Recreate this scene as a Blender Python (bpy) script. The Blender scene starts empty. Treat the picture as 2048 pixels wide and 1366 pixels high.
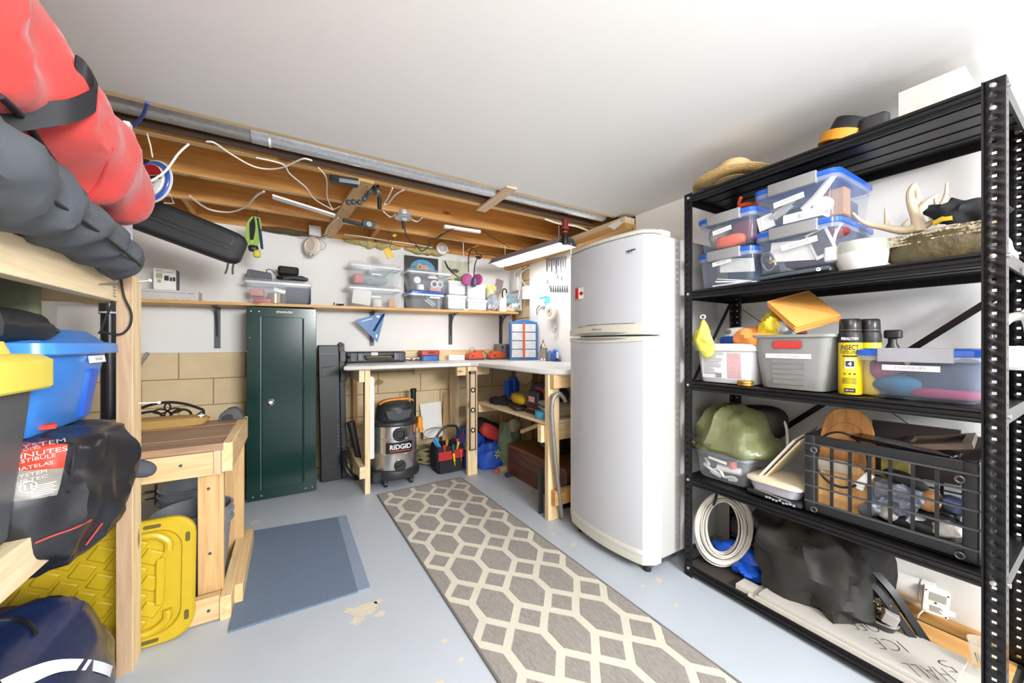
import bpy, bmesh, math, random
from mathutils import Vector, Matrix, noise
from mathutils.bvhtree import BVHTree
random.seed(7)
S = bpy.context.scene
C = S.collection
PI = math.pi

# ---------------------------------------------------------------- camera, world, lights, exposure
FPX, CAMH, HOR, YAW = 741.0, 1.12, 688.0, math.atan(444 / 741.0)
cam = bpy.data.cameras.new('camera')
cam.sensor_width = 36
cam.lens = FPX / 2048 * 36
cam.shift_y = (HOR - 683) / 2048
cam.clip_start = 0.02
co = bpy.data.objects.new('camera', cam)
co.location = (0, 0, CAMH)
co.rotation_euler = (PI / 2, 0, -YAW)
C.objects.link(co)
S.camera = co
S.view_settings.view_transform = 'Standard'
S.view_settings.look = 'None'
S.view_settings.gamma = 1
S.view_settings.use_curve_mapping = False
S.view_settings.exposure = 0.93

w = bpy.data.worlds.new('basement')
S.world = w
w.use_nodes = True
w.node_tree.nodes['Background'].inputs[0].default_value = (1, .98, .95, 1)
w.node_tree.nodes['Background'].inputs[1].default_value = 0.25


def lamp(name, kind, loc, power, col=(1, 1, 1), size=.1, size_y=None, rot=(0, 0, 0)):
    l = bpy.data.lights.new(name, kind)
    l.energy = power
    l.color = col
    if kind == 'AREA':
        l.shape = 'RECTANGLE' if size_y else 'DISK'
        l.size = size
        if size_y:
            l.size_y = size_y
    else:
        l.shadow_soft_size = size
    o = bpy.data.objects.new(name, l)
    o.location = loc
    o.rotation_euler = rot
    C.objects.link(o)
    return o


lamp('ceiling_lamp', 'POINT', (.40, -.1, 1.90), 13.5, (1, .99, .98), .09)
lamp('room_fill_light', 'POINT', (.25, -1.3, 1.3), 15, (.95, .98, 1), .3)  # unseen fill, added behind the camera to brighten ceiling and walls
lamp('back_fill_light', 'AREA', (1.0, -2.1, 1.75), 98, (.95, .98, 1), 1.2, .5, (math.radians(76), 0, math.radians(26)))  # added fill panel out of view, lifts the back and left side

# ---------------------------------------------------------------- helpers
FW = (math.sin(YAW), math.cos(YAW))
RT = (math.cos(YAW), -math.sin(YAW))


def ray(u, v):
    a, b = (u - 1024) / FPX, (HOR - v) / FPX
    return FW[0] + a * RT[0], FW[1] + a * RT[1], b


def pz(u, v, z):
    d = ray(u, v); t = (z - CAMH) / d[2]
    return Vector((d[0] * t, d[1] * t, z))


def px(u, v, x):
    d = ray(u, v); t = x / d[0]
    return Vector((x, d[1] * t, CAMH + d[2] * t))


def py(u, v, y):
    d = ray(u, v); t = y / d[1]
    return Vector((d[0] * t, y, CAMH + d[2] * t))


def lin(h):
    h = h.lstrip('#')
    r = [int(h[i:i + 2], 16) / 255 for i in (0, 2, 4)]
    return tuple(c / 12.92 if c <= .04045 else ((c + .055) / 1.055) ** 2.4 for c in r)


MATS = {}


def mat(name, hx, rough=.5, metal=0, var=.08, scale=25, bump=0, bscale=None, alpha=1, trans=0, coat=0, emit=0, spec=.5, stretch=None, mask=None, sheen=0):
    if name in MATS:
        return MATS[name]
    m = bpy.data.materials.new(name)
    m.use_nodes = True
    nt = m.node_tree
    N, L = nt.nodes, nt.links
    b = N['Principled BSDF']
    b.inputs['Roughness'].default_value = rough
    b.inputs['Metallic'].default_value = metal
    b.inputs['Alpha'].default_value = alpha
    b.inputs['Transmission Weight'].default_value = trans
    b.inputs['Coat Weight'].default_value = coat
    b.inputs['Specular IOR Level'].default_value = spec
    b.inputs['Sheen Weight'].default_value = sheen
    c = lin(hx)
    tc = N.new('ShaderNodeTexCoord')
    src = tc.outputs['Object']
    if stretch:
        mp = N.new('ShaderNodeMapping')
        mp.inputs['Scale'].default_value = stretch
        L.new(src, mp.inputs[0]); src = mp.outputs[0]
    no = N.new('ShaderNodeTexNoise')
    no.inputs['Scale'].default_value = scale
    no.inputs['Detail'].default_value = 4
    L.new(src, no.inputs['Vector'])
    mx = N.new('ShaderNodeMix'); mx.data_type = 'RGBA'
    mx.inputs[6].default_value = (*[max(0, x * (1 - var)) for x in c], 1)
    mx.inputs[7].default_value = (*[min(1, x * (1 + var)) for x in c], 1)
    L.new(no.outputs['Fac'], mx.inputs[0])
    out = mx.outputs[2]
    if mask:                                   # (hex, scale, threshold): worn or stained patches
        n2 = N.new('ShaderNodeTexNoise'); n2.inputs['Scale'].default_value = mask[1]; n2.inputs['Detail'].default_value = 5
        L.new(src, n2.inputs['Vector'])
        mr = N.new('ShaderNodeMapRange'); mr.inputs[1].default_value = mask[2]; mr.inputs[2].default_value = mask[2] + .03
        L.new(n2.outputs['Fac'], mr.inputs[0])
        m2 = N.new('ShaderNodeMix'); m2.data_type = 'RGBA'
        L.new(mr.outputs[0], m2.inputs[0]); L.new(out, m2.inputs[6])
        m2.inputs[7].default_value = (*lin(mask[0]), 1)
        out = m2.outputs[2]
    L.new(out, b.inputs['Base Color'])
    if emit:
        L.new(out, b.inputs['Emission Color'])
        b.inputs['Emission Strength'].default_value = emit
    if bump:
        bn = N.new('ShaderNodeTexNoise'); bn.inputs['Scale'].default_value = bscale or scale * 3; bn.inputs['Detail'].default_value = 3
        L.new(src, bn.inputs['Vector'])
        bp = N.new('ShaderNodeBump'); bp.inputs['Strength'].default_value = bump; bp.inputs['Distance'].default_value = .01
        L.new(bn.outputs['Fac'], bp.inputs['Height']); L.new(bp.outputs[0], b.inputs['Normal'])
    MATS[name] = m
    return m


def wood(name, light, dark, axis='x', rough=.55, knots=True):
    if name in MATS:
        return MATS[name]
    m = bpy.data.materials.new(name)
    m.use_nodes = True
    N, L = m.node_tree.nodes, m.node_tree.links
    b = N['Principled BSDF']
    b.inputs['Roughness'].default_value = rough
    tc = N.new('ShaderNodeTexCoord')
    mp = N.new('ShaderNodeMapping')
    mp.inputs['Scale'].default_value = {'x': (1.6, 22, 22), 'y': (22, 1.6, 22), 'z': (22, 22, 1.6)}[axis]
    L.new(tc.outputs['Object'], mp.inputs[0])
    no = N.new('ShaderNodeTexNoise'); no.inputs['Scale'].default_value = 2.2; no.inputs['Detail'].default_value = 6; no.inputs['Distortion'].default_value = .6
    L.new(mp.outputs[0], no.inputs['Vector'])
    cr = N.new('ShaderNodeValToRGB')
    cr.color_ramp.elements[0].position = .32; cr.color_ramp.elements[0].color = (*lin(dark), 1)
    cr.color_ramp.elements[1].position = .62; cr.color_ramp.elements[1].color = (*lin(light), 1)
    L.new(no.outputs['Fac'], cr.inputs[0])
    out = cr.outputs[0]
    if knots:
        m3 = N.new('ShaderNodeMapping')
        m3.inputs['Scale'].default_value = {'x': (3.2, 9, 9), 'y': (9, 3.2, 9), 'z': (9, 9, 3.2)}[axis]
        L.new(tc.outputs['Object'], m3.inputs[0])
        vo = N.new('ShaderNodeTexVoronoi'); vo.inputs['Scale'].default_value = 1
        L.new(m3.outputs[0], vo.inputs['Vector'])
        mr = N.new('ShaderNodeMapRange'); mr.inputs[1].default_value = .06; mr.inputs[2].default_value = .13
        L.new(vo.outputs['Distance'], mr.inputs[0])
        mx = N.new('ShaderNodeMix'); mx.data_type = 'RGBA'
        d = lin(dark)
        mx.inputs[6].default_value = (d[0] * .45, d[1] * .35, d[2] * .3, 1)
        L.new(mr.outputs[0], mx.inputs[0]); L.new(out, mx.inputs[7])
        out = mx.outputs[2]
    L.new(out, b.inputs['Base Color'])
    MATS[name] = m
    return m


class MB:
    def __init__(s):
        s.v = []; s.f = []; s.M = Matrix()

    def at(s, loc=(0, 0, 0), rz=0, rx=0, ry=0, sc=1):
        s.M = Matrix.Translation(loc) @ Matrix.Rotation(rz, 4, 'Z') @ Matrix.Rotation(ry, 4, 'Y') @ Matrix.Rotation(rx, 4, 'X') @ Matrix.Scale(sc, 4)
        return s

    def frame(s, loc, right, up, sc=1):
        r = Vector(right).normalized(); u = Vector(up); u = (u - r * u.dot(r)).normalized(); n = r.cross(u)
        s.M = Matrix((( r.x, u.x, n.x, loc[0]), (r.y, u.y, n.y, loc[1]), (r.z, u.z, n.z, loc[2]), (0, 0, 0, 1))) @ Matrix.Scale(sc, 4)
        return s

    def add(s, vs, fs):
        o = len(s.v)
        s.v += [tuple(s.M @ Vector(p)) for p in vs]
        s.f += [tuple(i + o for i in f) for f in fs]
        return s

    def box(s, x0, x1, y0, y1, z0, z1):
        return s.add([(x0, y0, z0), (x1, y0, z0), (x1, y1, z0), (x0, y1, z0), (x0, y0, z1), (x1, y0, z1), (x1, y1, z1), (x0, y1, z1)],
                     [(0, 3, 2, 1), (4, 5, 6, 7), (0, 1, 5, 4), (1, 2, 6, 5), (2, 3, 7, 6), (3, 0, 4, 7)])

    def cbox(s, c, d):
        return s.box(c[0] - d[0] / 2, c[0] + d[0] / 2, c[1] - d[1] / 2, c[1] + d[1] / 2, c[2] - d[2] / 2, c[2] + d[2] / 2)

    def loft(s, rings, cap=True, closed=True, cap0=None, cap1=None):
        n = len(rings[0]); vs = [p for r in rings for p in r]; fs = []
        for i in range(len(rings) - 1):
            for j in range(n if closed else n - 1):
                k = (j + 1) % n
                fs.append((i * n + j, i * n + k, (i + 1) * n + k, (i + 1) * n + j))
        if (cap if cap0 is None else cap0):
            fs.append(tuple(range(n - 1, -1, -1)))
        if (cap if cap1 is None else cap1):
            fs.append(tuple((len(rings) - 1) * n + j for j in range(n)))
        return s.add(vs, fs)

    def rbox(s, x0, x1, y0, y1, z0, z1, r=.01, n=3, e=None, top=True):
        """rounded vertical corners and softened top and bottom rims"""
        e = min(r * .5, (z1 - z0) * .3) if e is None else e
        cx, cy, w, d = (x0 + x1) / 2, (y0 + y1) / 2, x1 - x0, y1 - y0
        rs = [rr(cx, cy, w - 2 * e, d - 2 * e, max(r - e, .001), z0, n), rr(cx, cy, w, d, r, z0 + e, n), rr(cx, cy, w, d, r, z1 - e, n), rr(cx, cy, w - 2 * e, d - 2 * e, max(r - e, .001), z1, n)]
        return s.loft(rs)

    def tube(s, pts, r, n=8, closed=False, cap=True):
        pts = [Vector(p) for p in pts]
        m = len(pts); rad = r if isinstance(r, (list, tuple)) else [r] * m
        rings = []; up = None
        for i, p in enumerate(pts):
            a = pts[(i - 1) % m] if (closed or i > 0) else p
            b = pts[(i + 1) % m] if (closed or i < m - 1) else p
            t = (b - a).normalized()
            if up is None:
                up = Vector((0, 0, 1)) if abs(t.z) < .9 else Vector((1, 0, 0))
            up = (up - t * up.dot(t)).normalized()
            sd = t.cross(up)
            rings.append([p + (up * math.cos(2 * PI * k / n) + sd * math.sin(2 * PI * k / n)) * rad[i] for k in range(n)])
        if closed:
            rings.append(rings[0])
        return s.loft(rings, cap and not closed)

    def cyl(s, a, b, r, n=16, r2=None):
        return s.tube([a, b], [r, r if r2 is None else r2], n)

    def ribbon(s, pts, wv, th=.002):
        """flat strap along pts, wv = width vector (or list)"""
        pts = [Vector(p) for p in pts]; rings = []
        for i, p in enumerate(pts):
            wd = Vector(wv[i] if isinstance(wv, list) else wv)
            t = (pts[min(i + 1, len(pts) - 1)] - pts[max(i - 1, 0)]).normalized()
            nn = t.cross(wd).normalized() * th / 2
            rings.append([p - wd / 2 - nn, p + wd / 2 - nn, p + wd / 2 + nn, p - wd / 2 + nn])
        return s.loft(rings)

    def lathe(s, prof, n=24, c=(0, 0, 0), cap=True):
        return s.loft([[(c[0] + r * math.cos(2 * PI * k / n), c[1] + r * math.sin(2 * PI * k / n), c[2] + z) for k in range(n)] for r, z in prof], cap)

    def prism(s, poly, a, b, ax='z'):
        f = {'z': lambda p, d: (p[0], p[1], d), 'y': lambda p, d: (p[0], d, p[1]), 'x': lambda p, d: (d, p[0], p[1])}[ax]
        return s.loft([[f(p, a) for p in poly], [f(p, b) for p in poly]])

    def blob(s, c, r, nu=26, nv=14, e1=1, e2=1, amp=0, fr=6, seed=0, zmin=None, ridge=False, fn=None):
        sg = lambda t, e: math.copysign(abs(t) ** e, t)
        rings = []
        for i in range(1, nv):
            a = -PI / 2 + PI * i / nv; ring = []
            for j in range(nu):
                t = 2 * PI * j / nu
                p = Vector((sg(math.cos(a), e1) * sg(math.cos(t), e2), sg(math.cos(a), e1) * sg(math.sin(t), e2), sg(math.sin(a), e1)))
                q = Vector((p.x * r[0], p.y * r[1], p.z * r[2]))
                if amp:
                    k = noise.noise(q * fr + Vector((seed * 3.1, seed * 1.7, seed)))
                    if ridge:
                        k = .6 - 2.2 * abs(k) + .4 * noise.noise(q * fr * 2.3 + Vector((seed, 5, 2)))
                    q += q.normalized() * amp * k
                if fn:
                    q = fn(q)
                q += Vector(c)
                if zmin is not None and q.z < zmin:
                    q.z = zmin
                ring.append(q)
            rings.append(ring)
        return s.loft(rings)

    def sheet(s, fn, nu, nv, th=0):
        vs = [fn(i / nu, j / nv) for j in range(nv + 1) for i in range(nu + 1)]
        fs = [(j * (nu + 1) + i, j * (nu + 1) + i + 1, (j + 1) * (nu + 1) + i + 1, (j + 1) * (nu + 1) + i) for j in range(nv) for i in range(nu)]
        return s.add(vs, fs)


def rr(cx, cy, w, d, r, z, n=3):
    """ring: rounded rectangle in xy at height z"""
    r = min(r, w / 2 - 1e-4, d / 2 - 1e-4); pts = []
    for q, (sx, sy) in enumerate(((1, 1), (-1, 1), (-1, -1), (1, -1))):
        for k in range(n + 1):
            a = PI / 2 * (q + k / n)
            pts.append((cx + sx * (w / 2 - r) + r * math.cos(a), cy + sy * (d / 2 - r) + r * math.sin(a), z))
    return pts


def rr2(cx, cy, w, d, r, n=4):
    return [(p[0], p[1]) for p in rr(cx, cy, w, d, r, 0, n)]


def smooth_path(pts, k=6, closed=False):
    pts = [Vector(p) for p in pts]; n = len(pts); out = []
    for i in range(n if closed else n - 1):
        g = lambda j: pts[j % n] if closed else pts[max(0, min(n - 1, j))]
        a, b, c, d = g(i - 1), g(i), g(i + 1), g(i + 2)
        for t in range(k):
            t /= k
            out.append(.5 * (2 * b + (c - a) * t + (2 * a - 5 * b + 4 * c - d) * t * t + (3 * b - a - 3 * c + d) * t ** 3))
    if not closed:
        out.append(pts[-1])
    return out


PINV = {}


def tag(o, label=None, cat=None, group=None, kind=None):
    if label: o['label'] = label
    if cat: o['category'] = cat
    if group: o['group'] = group
    if kind: o['kind'] = kind
    return o


def thing(name, label, cat, loc=(0, 0, 0), rz=0, group=None, local=False, rx=0, ry=0):
    o = bpy.data.objects.new(name, None)
    o.empty_display_size = .05
    C.objects.link(o)
    o.location = loc
    o.rotation_euler = (rx, ry, rz)
    PINV[o.name] = None if local else (Matrix.Translation(loc) @ Matrix.Rotation(rz, 4, 'Z') @ Matrix.Rotation(ry, 4, 'Y') @ Matrix.Rotation(rx, 4, 'X')).inverted()
    return tag(o, label, cat, group)


def build(name, mb, m, parent=None, label=None, cat=None, group=None, kind=None, ang=38, bev=0, solid=0, sub=0, weld=False, flat=False):
    me = bpy.data.meshes.new(name)
    vs = mb.v
    inv = PINV.get(parent.name) if parent else None
    if parent is None and vs and kind != 'structure':
        xs, ys, zs = zip(*vs)
        loc = Vector(((min(xs) + max(xs)) / 2, (min(ys) + max(ys)) / 2, min(zs)))
        vs = [(a - loc.x, b - loc.y, c - loc.z) for a, b, c in vs]
    else:
        loc = None
        if inv is not None:
            vs = [tuple(inv @ Vector(p)) for p in vs]
    me.from_pydata(vs, [], mb.f)
    bm = bmesh.new(); bm.from_mesh(me)
    if weld:
        bmesh.ops.remove_doubles(bm, verts=bm.verts, dist=1e-5)
    bmesh.ops.recalc_face_normals(bm, faces=bm.faces)
    bm.to_mesh(me); bm.free()
    me.polygons.foreach_set('use_smooth', [not flat] * len(me.polygons))
    me.set_sharp_from_angle(angle=math.radians(ang))
    me.materials.append(m)
    o = bpy.data.objects.new(name, me)
    C.objects.link(o)
    if loc is not None: o.location = loc
    if parent:
        o.parent = parent
        PINV[o.name] = inv
    if bev:
        b = o.modifiers.new('Bevel', 'BEVEL'); b.width = bev; b.segments = 2; b.limit_method = 'ANGLE'
    if solid:
        b = o.modifiers.new('Solidify', 'SOLIDIFY'); b.thickness = solid; b.offset = 0
    if sub:
        b = o.modifiers.new('Subdivision', 'SUBSURF'); b.levels = b.render_levels = sub
    return tag(o, label, cat, group, kind)


def txt(s, h, m, loc, right, up, parent=None, w=None, name='lettering', th=.0006, bold=0, label=None, drape=None):
    cu = bpy.data.curves.new('t', 'FONT')
    cu.body = s; cu.align_x = 'CENTER'; cu.align_y = 'CENTER'; cu.size = 1; cu.resolution_u = 3; cu.offset = bold
    ob = bpy.data.objects.new('t', cu); C.objects.link(ob)
    me = bpy.data.meshes.new_from_object(ob.evaluated_get(bpy.context.evaluated_depsgraph_get()))
    vs = [v.co.copy() for v in me.vertices]; fs = [tuple(p.vertices) for p in me.polygons]
    bpy.data.objects.remove(ob); bpy.data.meshes.remove(me)
    xs = [v.x for v in vs]; ys = [v.y for v in vs]
    cx, cy = (min(xs) + max(xs)) / 2, (min(ys) + max(ys)) / 2
    ky = h / max(max(ys) - min(ys), .3); kx = ky if w is None else w / max(max(xs) - min(xs), .01)
    mb = MB().frame(loc, right, up)
    mb.add([((v.x - cx) * kx, (v.y - cy) * ky, th) for v in vs], fs)
    if drape:
        mb.v = [tuple(drape(Vector(p))) for p in mb.v]
    return build(name, mb, m, parent, label)


def surface(o):
    """BVH of an object's mesh in world space, for laying labels and seams onto it"""
    W_ = PINV[o.name].inverted() if PINV.get(o.name) is not None else Matrix.Translation(o.location)
    return BVHTree.FromPolygons([W_ @ v.co for v in o.data.vertices], [tuple(p.vertices) for p in o.data.polygons])


def onto(bv, d, off=.003):
    d = Vector(d).normalized()

    def f(p):
        h_ = bv.ray_cast(p - d * .5, d)
        return (h_[0] if h_[0] is not None else p) - d * off
    return f


def sight(bv, u, v, off=.004):
    d = Vector(ray(u, v)).normalized(); o = Vector((0, 0, CAMH)); h_ = bv.ray_cast(o, d)
    if h_[0] is None:
        h_ = bv.find_nearest(o + d * 1.3)
    return h_[0] - d * off


# ---------------------------------------------------------------- materials
WALL = mat('white_wall_paint', 'eceae6', .75, var=.03, scale=3, bump=.05, bscale=60)
CEIL = mat('ceiling_paint', 'e6e4e1', .8, var=.02, scale=2, bump=.04, bscale=80)
FLOOR = mat('grey_floor_paint', 'b4bbc3', .42, var=.05, scale=5, bump=.03, bscale=18, mask=('cfc7b4', 6.5, .735))
BLOCK = mat('cream_block_paint', 'dcc49c', .85, var=.14, scale=7, bump=.25, bscale=40, mask=('a48a5c', 5, .66))
MORT = mat('mortar', 'a98f66', .9, var=.15, scale=20)
PINE = wood('pine_along_x', 'e7cfa6', 'd6b683', 'x')
PINEY = wood('pine_along_y', 'ecd6b0', 'dcc096', 'y')
PINEZ = wood('pine_along_z', 'e9d1a9', 'd5b482', 'z')
JOIST = wood('joist_wood', 'dc9f55', 'c98940', 'x')
JOISTE = wood('joist_edge_wood', 'e2bd85', 'cfa266', 'x')
BROWNZ = wood('brown_stud', 'b98d58', '9c7243', 'z')
OLDW = wood('worn_bench_boards', 'a8866a', '8a6a4e', 'x', .5)
CHESTW = wood('dark_chest_wood', '6a3f22', '45250f', 'y', .35)
PLYW = wood('shelf_board_wood', 'd9ab6b', 'c4934f', 'x', .5)
GALV = mat('galvanised_steel', 'd3d8de', .4, .6, var=.3, scale=45)
STEEL = mat('bare_steel', 'c9c9c9', .25, .9, var=.05)
CHROME = mat('polished_steel', 'd8d8d8', .08, 1, var=.02)
BLK = mat('black_plastic', '1c1c1e', .45, var=.1)
BLKM = mat('black_powder_coat', '0e0e10', .34, var=.1, spec=.38)
BLKF = mat('black_fabric', '1b1b1e', .8, var=.2, scale=60, bump=.15)
BLKN = mat('black_nylon', '1f1f22', .38, var=.2, scale=14, bump=.25, bscale=22)
GRYF = mat('charcoal_fabric', '4b4f55', .85, var=.22, scale=10, bump=.2, bscale=30)
WHT = mat('white_plastic', 'f0efec', .35, var=.03)
WHTM = mat('matte_white', 'efece6', .7, var=.05)
PAPER = mat('white_label_paper', 'f5f4f0', .7, var=.02)
INK = mat('black_ink', '262626', .7, var=.05)
INKG = mat('grey_ink', '8b8b8b', .7, var=.05)
GREY = mat('grey_plastic', '8c8c8c', .45, var=.05)
DGREY = mat('dark_grey_plastic', '45474b', .45, var=.08)
RED = mat('red_plastic', 'c8342c', .4, var=.08)
ORNG = mat('orange_plastic', 'd9552b', .4, var=.08)
YEL = mat('yellow_plastic', 'e8c810', .4, var=.05)
BLUE = mat('blue_plastic', '2a6fd0', .35, var=.06)
BLUED = mat('deep_blue_plastic', '1f4fb0', .3, var=.06)
GRN = mat('green_plastic', '3f7a4a', .5)
CLEAR = mat('clear_plastic', 'b4c2d8', .1, var=.02, alpha=.17, spec=.6)
MILK = mat('milky_clear_plastic', 'd9dfe6', .2, var=.02, alpha=.24, spec=.5)
CLEARRIM = mat('clear_plastic_rim', 'f2f5f8', .2, var=.02, alpha=.75)
BLUECL = mat('blue_clear_lid', '2a64cc', .15, var=.06, alpha=.88, spec=.7)
WIREW = mat('white_cable_sheath', 'efe9df', .5, var=.04)
BRASS = mat('brass', 'b8923e', .35, .8)
KHAKI = mat('khaki_fabric', '8a8a6c', .85, var=.15, scale=20, bump=.15)
BEIGE = mat('beige_card', 'd8c7a6', .8, var=.08)
PINK = mat('pink_filter', '963f76', .7, var=.1)
TEAL = mat('teal_plastic', '2c8a8c', .5, var=.1)
# ================================================================ SETTING
XL, XR, YB, YF, ZC = -1.30, 2.15, 3.60, -4.6, 2.05
build('floor', MB().box(XL - .1, XR + .1, YF - .1, YB + .1, -.06, 0), FLOOR, kind='structure')
ceil = build('ceiling', MB().box(XL, XR, YF, 1.93, ZC, ZC + .012), CEIL, kind='structure')
build('subfloor', MB().box(XL, XR + .05, 1.7, YB + .1, 2.30, 2.32), JOIST, ceil)
for i, y in enumerate((2.24, 2.672, 3.125)):
    j = build('joist', MB().box(XL, XR + .04, y, y + .038, 2.062, 2.30), JOIST, ceil)
    build('joist_edge', MB().box(XL, XR + .04, y - .0005, y + .0385, 2.0585, 2.0625), JOISTE, j, label='pale bottom edge of the joist')  # bottom edge is a paler strip than the joist sides
build('blocking', MB().box(XL, XR, 1.80, 1.838, 2.062, 2.30), JOIST, ceil)
build('rim_joist', MB().box(XL, XR, 3.575, 3.613, 2.045, 2.30), JOIST, ceil)
for x in (-.62, .62, 1.55):
    build('bridging', MB().box(x, x + .03, 3.164, 3.574, 2.08, 2.29), JOIST, ceil)
tr = build('trim_1', MB().box(XL, XR - .1, 1.931, 1.962, 2.050, 2.070), PINE, kind='structure')
wb = build('wall_back', MB().box(XL, XR, 3.588, 3.60, 1.055, 2.045), WALL, kind='structure')
build('mortar_bed', MB().box(XL, XR + .1, 3.596, 3.66, 0, 2.3), MORT, wb)
for r in range(6):
    z0 = r * .2 - .14
    for k in range(10):
        x0 = XL + k * .4 - (.2 if r % 2 else 0)
        a, b = max(x0 + .004, XL), min(x0 + .396, XR + .02)
        if b - a > .05:
            d = random.uniform(0, .003)
            build('block', MB().box(a, b, 3.583 + d, 3.598, max(z0 + .004, 0), min(z0 + .196, 1.053)), BLOCK, wb)
build('sill_strip', MB().box(.93, XR - .05, 3.575, 3.588, .96, 1.062), PINE, wb)
wr = build('wall_right', MB().box(XR + .03, XR + .06, YF, YB + .06, 0, 2.32), MORT, kind='structure')
build('wallboard', MB().box(XR, XR + .012, YF, 1.845, .0, ZC), WALL, wr)
build('wallboard', MB().box(XR - .02, XR - .004, 1.846, 3.2, .93, 1.945), WALL, wr)
build('wallboard', MB().box(XR - .02, XR - .008, 3.37, 3.588, 1.48, 1.96), WALL, wr)
for y in (1.87, 2.28, 2.68, 3.08, 3.165, 3.55):
    build('stud', MB().box(XR - .02 if y < 3.1 else XR, XR + .03, y, y + .038, 0, .925 if y < 3.1 else 1.95), BROWNZ, wr)
for r in range(10):
    for k in range(5):
        y0 = 1.75 + k * .4 - (.2 if r % 2 else 0)
        build('block', MB().box(XR + .018, XR + .032, max(y0 + .004, 1.8), min(y0 + .396, 3.59), r * .2 + .004, r * .2 + .196), BLOCK, wr)
build('trim_2', MB().box(XR - .105, XR - .004, 1.85, 3.588, 1.985, 2.03), PINEY, kind='structure')
build('trim_3', MB().box(XR - .10, XR, 1.847, 3.588, 1.945, 1.984), wood('beam_lower_wood', 'd9aa68', 'c4934f', 'y'), kind='structure')
build('wall_left', MB().box(XL - .06, XL, YF, YB, 0, 2.3), WALL, kind='structure')
build('wall_front', MB().box(XL, XR, YF - .06, YF, 0, 2.3), WALL, kind='structure')
build('baseboard_right', MB().box(XR - .03, XR - .001, -.5, 1.1, 0, .075), wood('baseboard_wood', 'd9a763', 'c8914b', 'y'), kind='structure')

# floor stains: worn flakes in the paint with their own outline
STAIN = mat('worn_floor_patch', 'cfc6b2', .7, var=.12, scale=30)
fl = bpy.data.objects['floor']
mb = MB()
for (x, y, r) in ((.27, 1.66, .05), (.235, 1.61, .028), (.32, 1.60, .022), (.21, 1.69, .02), (.33, 1.68, .018), (.5, 1.33, .012), (.42, 1.17, .016), (.36, 1.11, .012),
                  (.52, 1.22, .01), (1.33, 1.75, .016), (1.36, 1.6, .02), (1.4, 1.16, .012), (1.42, 1.0, .012), (.36, 2.44, .015), (1.3, 2.3, .012), (-.19, 2.83, .03), (.3, 1.13, .014), (1.5, 1.15, .02)):
    n = 13; sd = x * 17 + y * 9
    ring = [(x + r * math.cos(2 * PI * k / n) * (1 + .8 * noise.noise((k * .9, sd, 0))), y + .8 * r * math.sin(2 * PI * k / n) * (1 + .8 * noise.noise((k * .9, sd, 3))), .0006) for k in range(n)]
    mb.add(ring, [tuple(range(n))])
build('worn_patches', mb, STAIN, fl, kind='stuff')

# insulation along the top of the back wall
INS = mat('yellow_insulation', 'c2b078', .95, var=.3, scale=40, bump=.6, bscale=50)
for k, (x0, x1) in enumerate(((.42, .90), (.95, 1.35))):
    mb = MB().blob(((x0 + x1) / 2, 3.565, 2.035), ((x1 - x0) / 2, .05, .038), nu=60, nv=20, amp=.035, fr=20, seed=k + 3)
    build('insulation_batt', mb, INS, None, ('yellow fibrous insulation poking out above the back wall left of round cover', 'yellow fibrous insulation above the picture on the back wall')[k], 'insulation')
for k, (x0, x1) in enumerate(((-.25, .20),)):
    mb = MB().blob(((x0 + x1) / 2, 3.55, 2.04), ((x1 - x0) / 2, .05, .022), nu=26, nv=10, amp=.02, fr=16, seed=9)
    build('insulation_strip', mb, mat('dark_insulation', '5c4f35', .95, var=.4, scale=30, bump=.5), None, 'dark dirty strip of gap filler above the back wall beside alarm', 'insulation')

# ================================================================ CEILING SERVICES
t = thing('duct', 'round galvanised metal duct running just inside the open ceiling edge', 'duct', (.4, 2.068, 2.075))
GALV2 = mat('dull_galvanised_steel', 'a9a8a5', .5, .5, var=.3, scale=50)
build('duct_section', MB().cyl((XL, 2.055, 2.112), (-.145, 2.055, 2.112), .068, 28), GALV2, t, label='duller grey length of the duct')
build('duct_section', MB().cyl((-.155, 2.055, 2.112), (1.12, 2.055, 2.112), .068, 28), GALV, t)
build('duct_section', MB().cyl((1.12, 2.05, 2.11), (2.03, 2.05, 2.11), .062, 28), GALV, t)
build('collar', MB().cyl((-.15, 2.055, 2.112), (-.09, 2.055, 2.112), .0705, 28), GALV, t)
build('strap', MB().cyl((-.085, 2.055, 2.112), (-.075, 2.055, 2.112), .073, 28), WHTM, t, label='thin white tie round the duct')
build('joist_gap_bar', MB().cyl((XL, 2.185, 2.072), (2.04, 2.185, 2.072), .017, 12), mat('joist_gap_brown', '5e4a3c', .6, var=.15), None, 'brown bar for the dark joist gap alongside the round metal duct', 'pipe')  # brown bar standing in for the dark gap beside the joist

t = thing('nailing_board', 'pale wooden board nailed across under the joists toward the back wall', 'board', (.3, 2.9, 2.03))
p0, p1 = pz(733, 364, 2.045), pz(648, 484, 2.045)
dv = (p1 - p0).normalized(); sd = Vector((-dv.y, dv.x, 0)) * .043
mb = MB().add([p0 - sd, p1 - sd, p1 + sd, p0 + sd] + [q + Vector((0, 0, .018)) for q in (p0 - sd, p1 - sd, p1 + sd, p0 + sd)], [(0, 1, 2, 3), (4, 7, 6, 5), (0, 4, 5, 1), (1, 5, 6, 2), (2, 6, 7, 3), (3, 7, 4, 0)])
build('board', mb, wood('nailing_board_wood', 'd3aa74', 'c09560', 'y'), t)
mb = MB()
for f, o in ((.03, .5), (.04, -.4), (.36, .5), (.66, -.5), (.95, .2)):
    q = p0.lerp(p1, f) + sd * o; mb.cyl(q - Vector((0, 0, .003)), q, .005, 8)
build('nail_head', mb, DGREY, t)
p0, p1 = pz(1024, 377, 2.04), pz(962, 423, 2.04)
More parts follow.
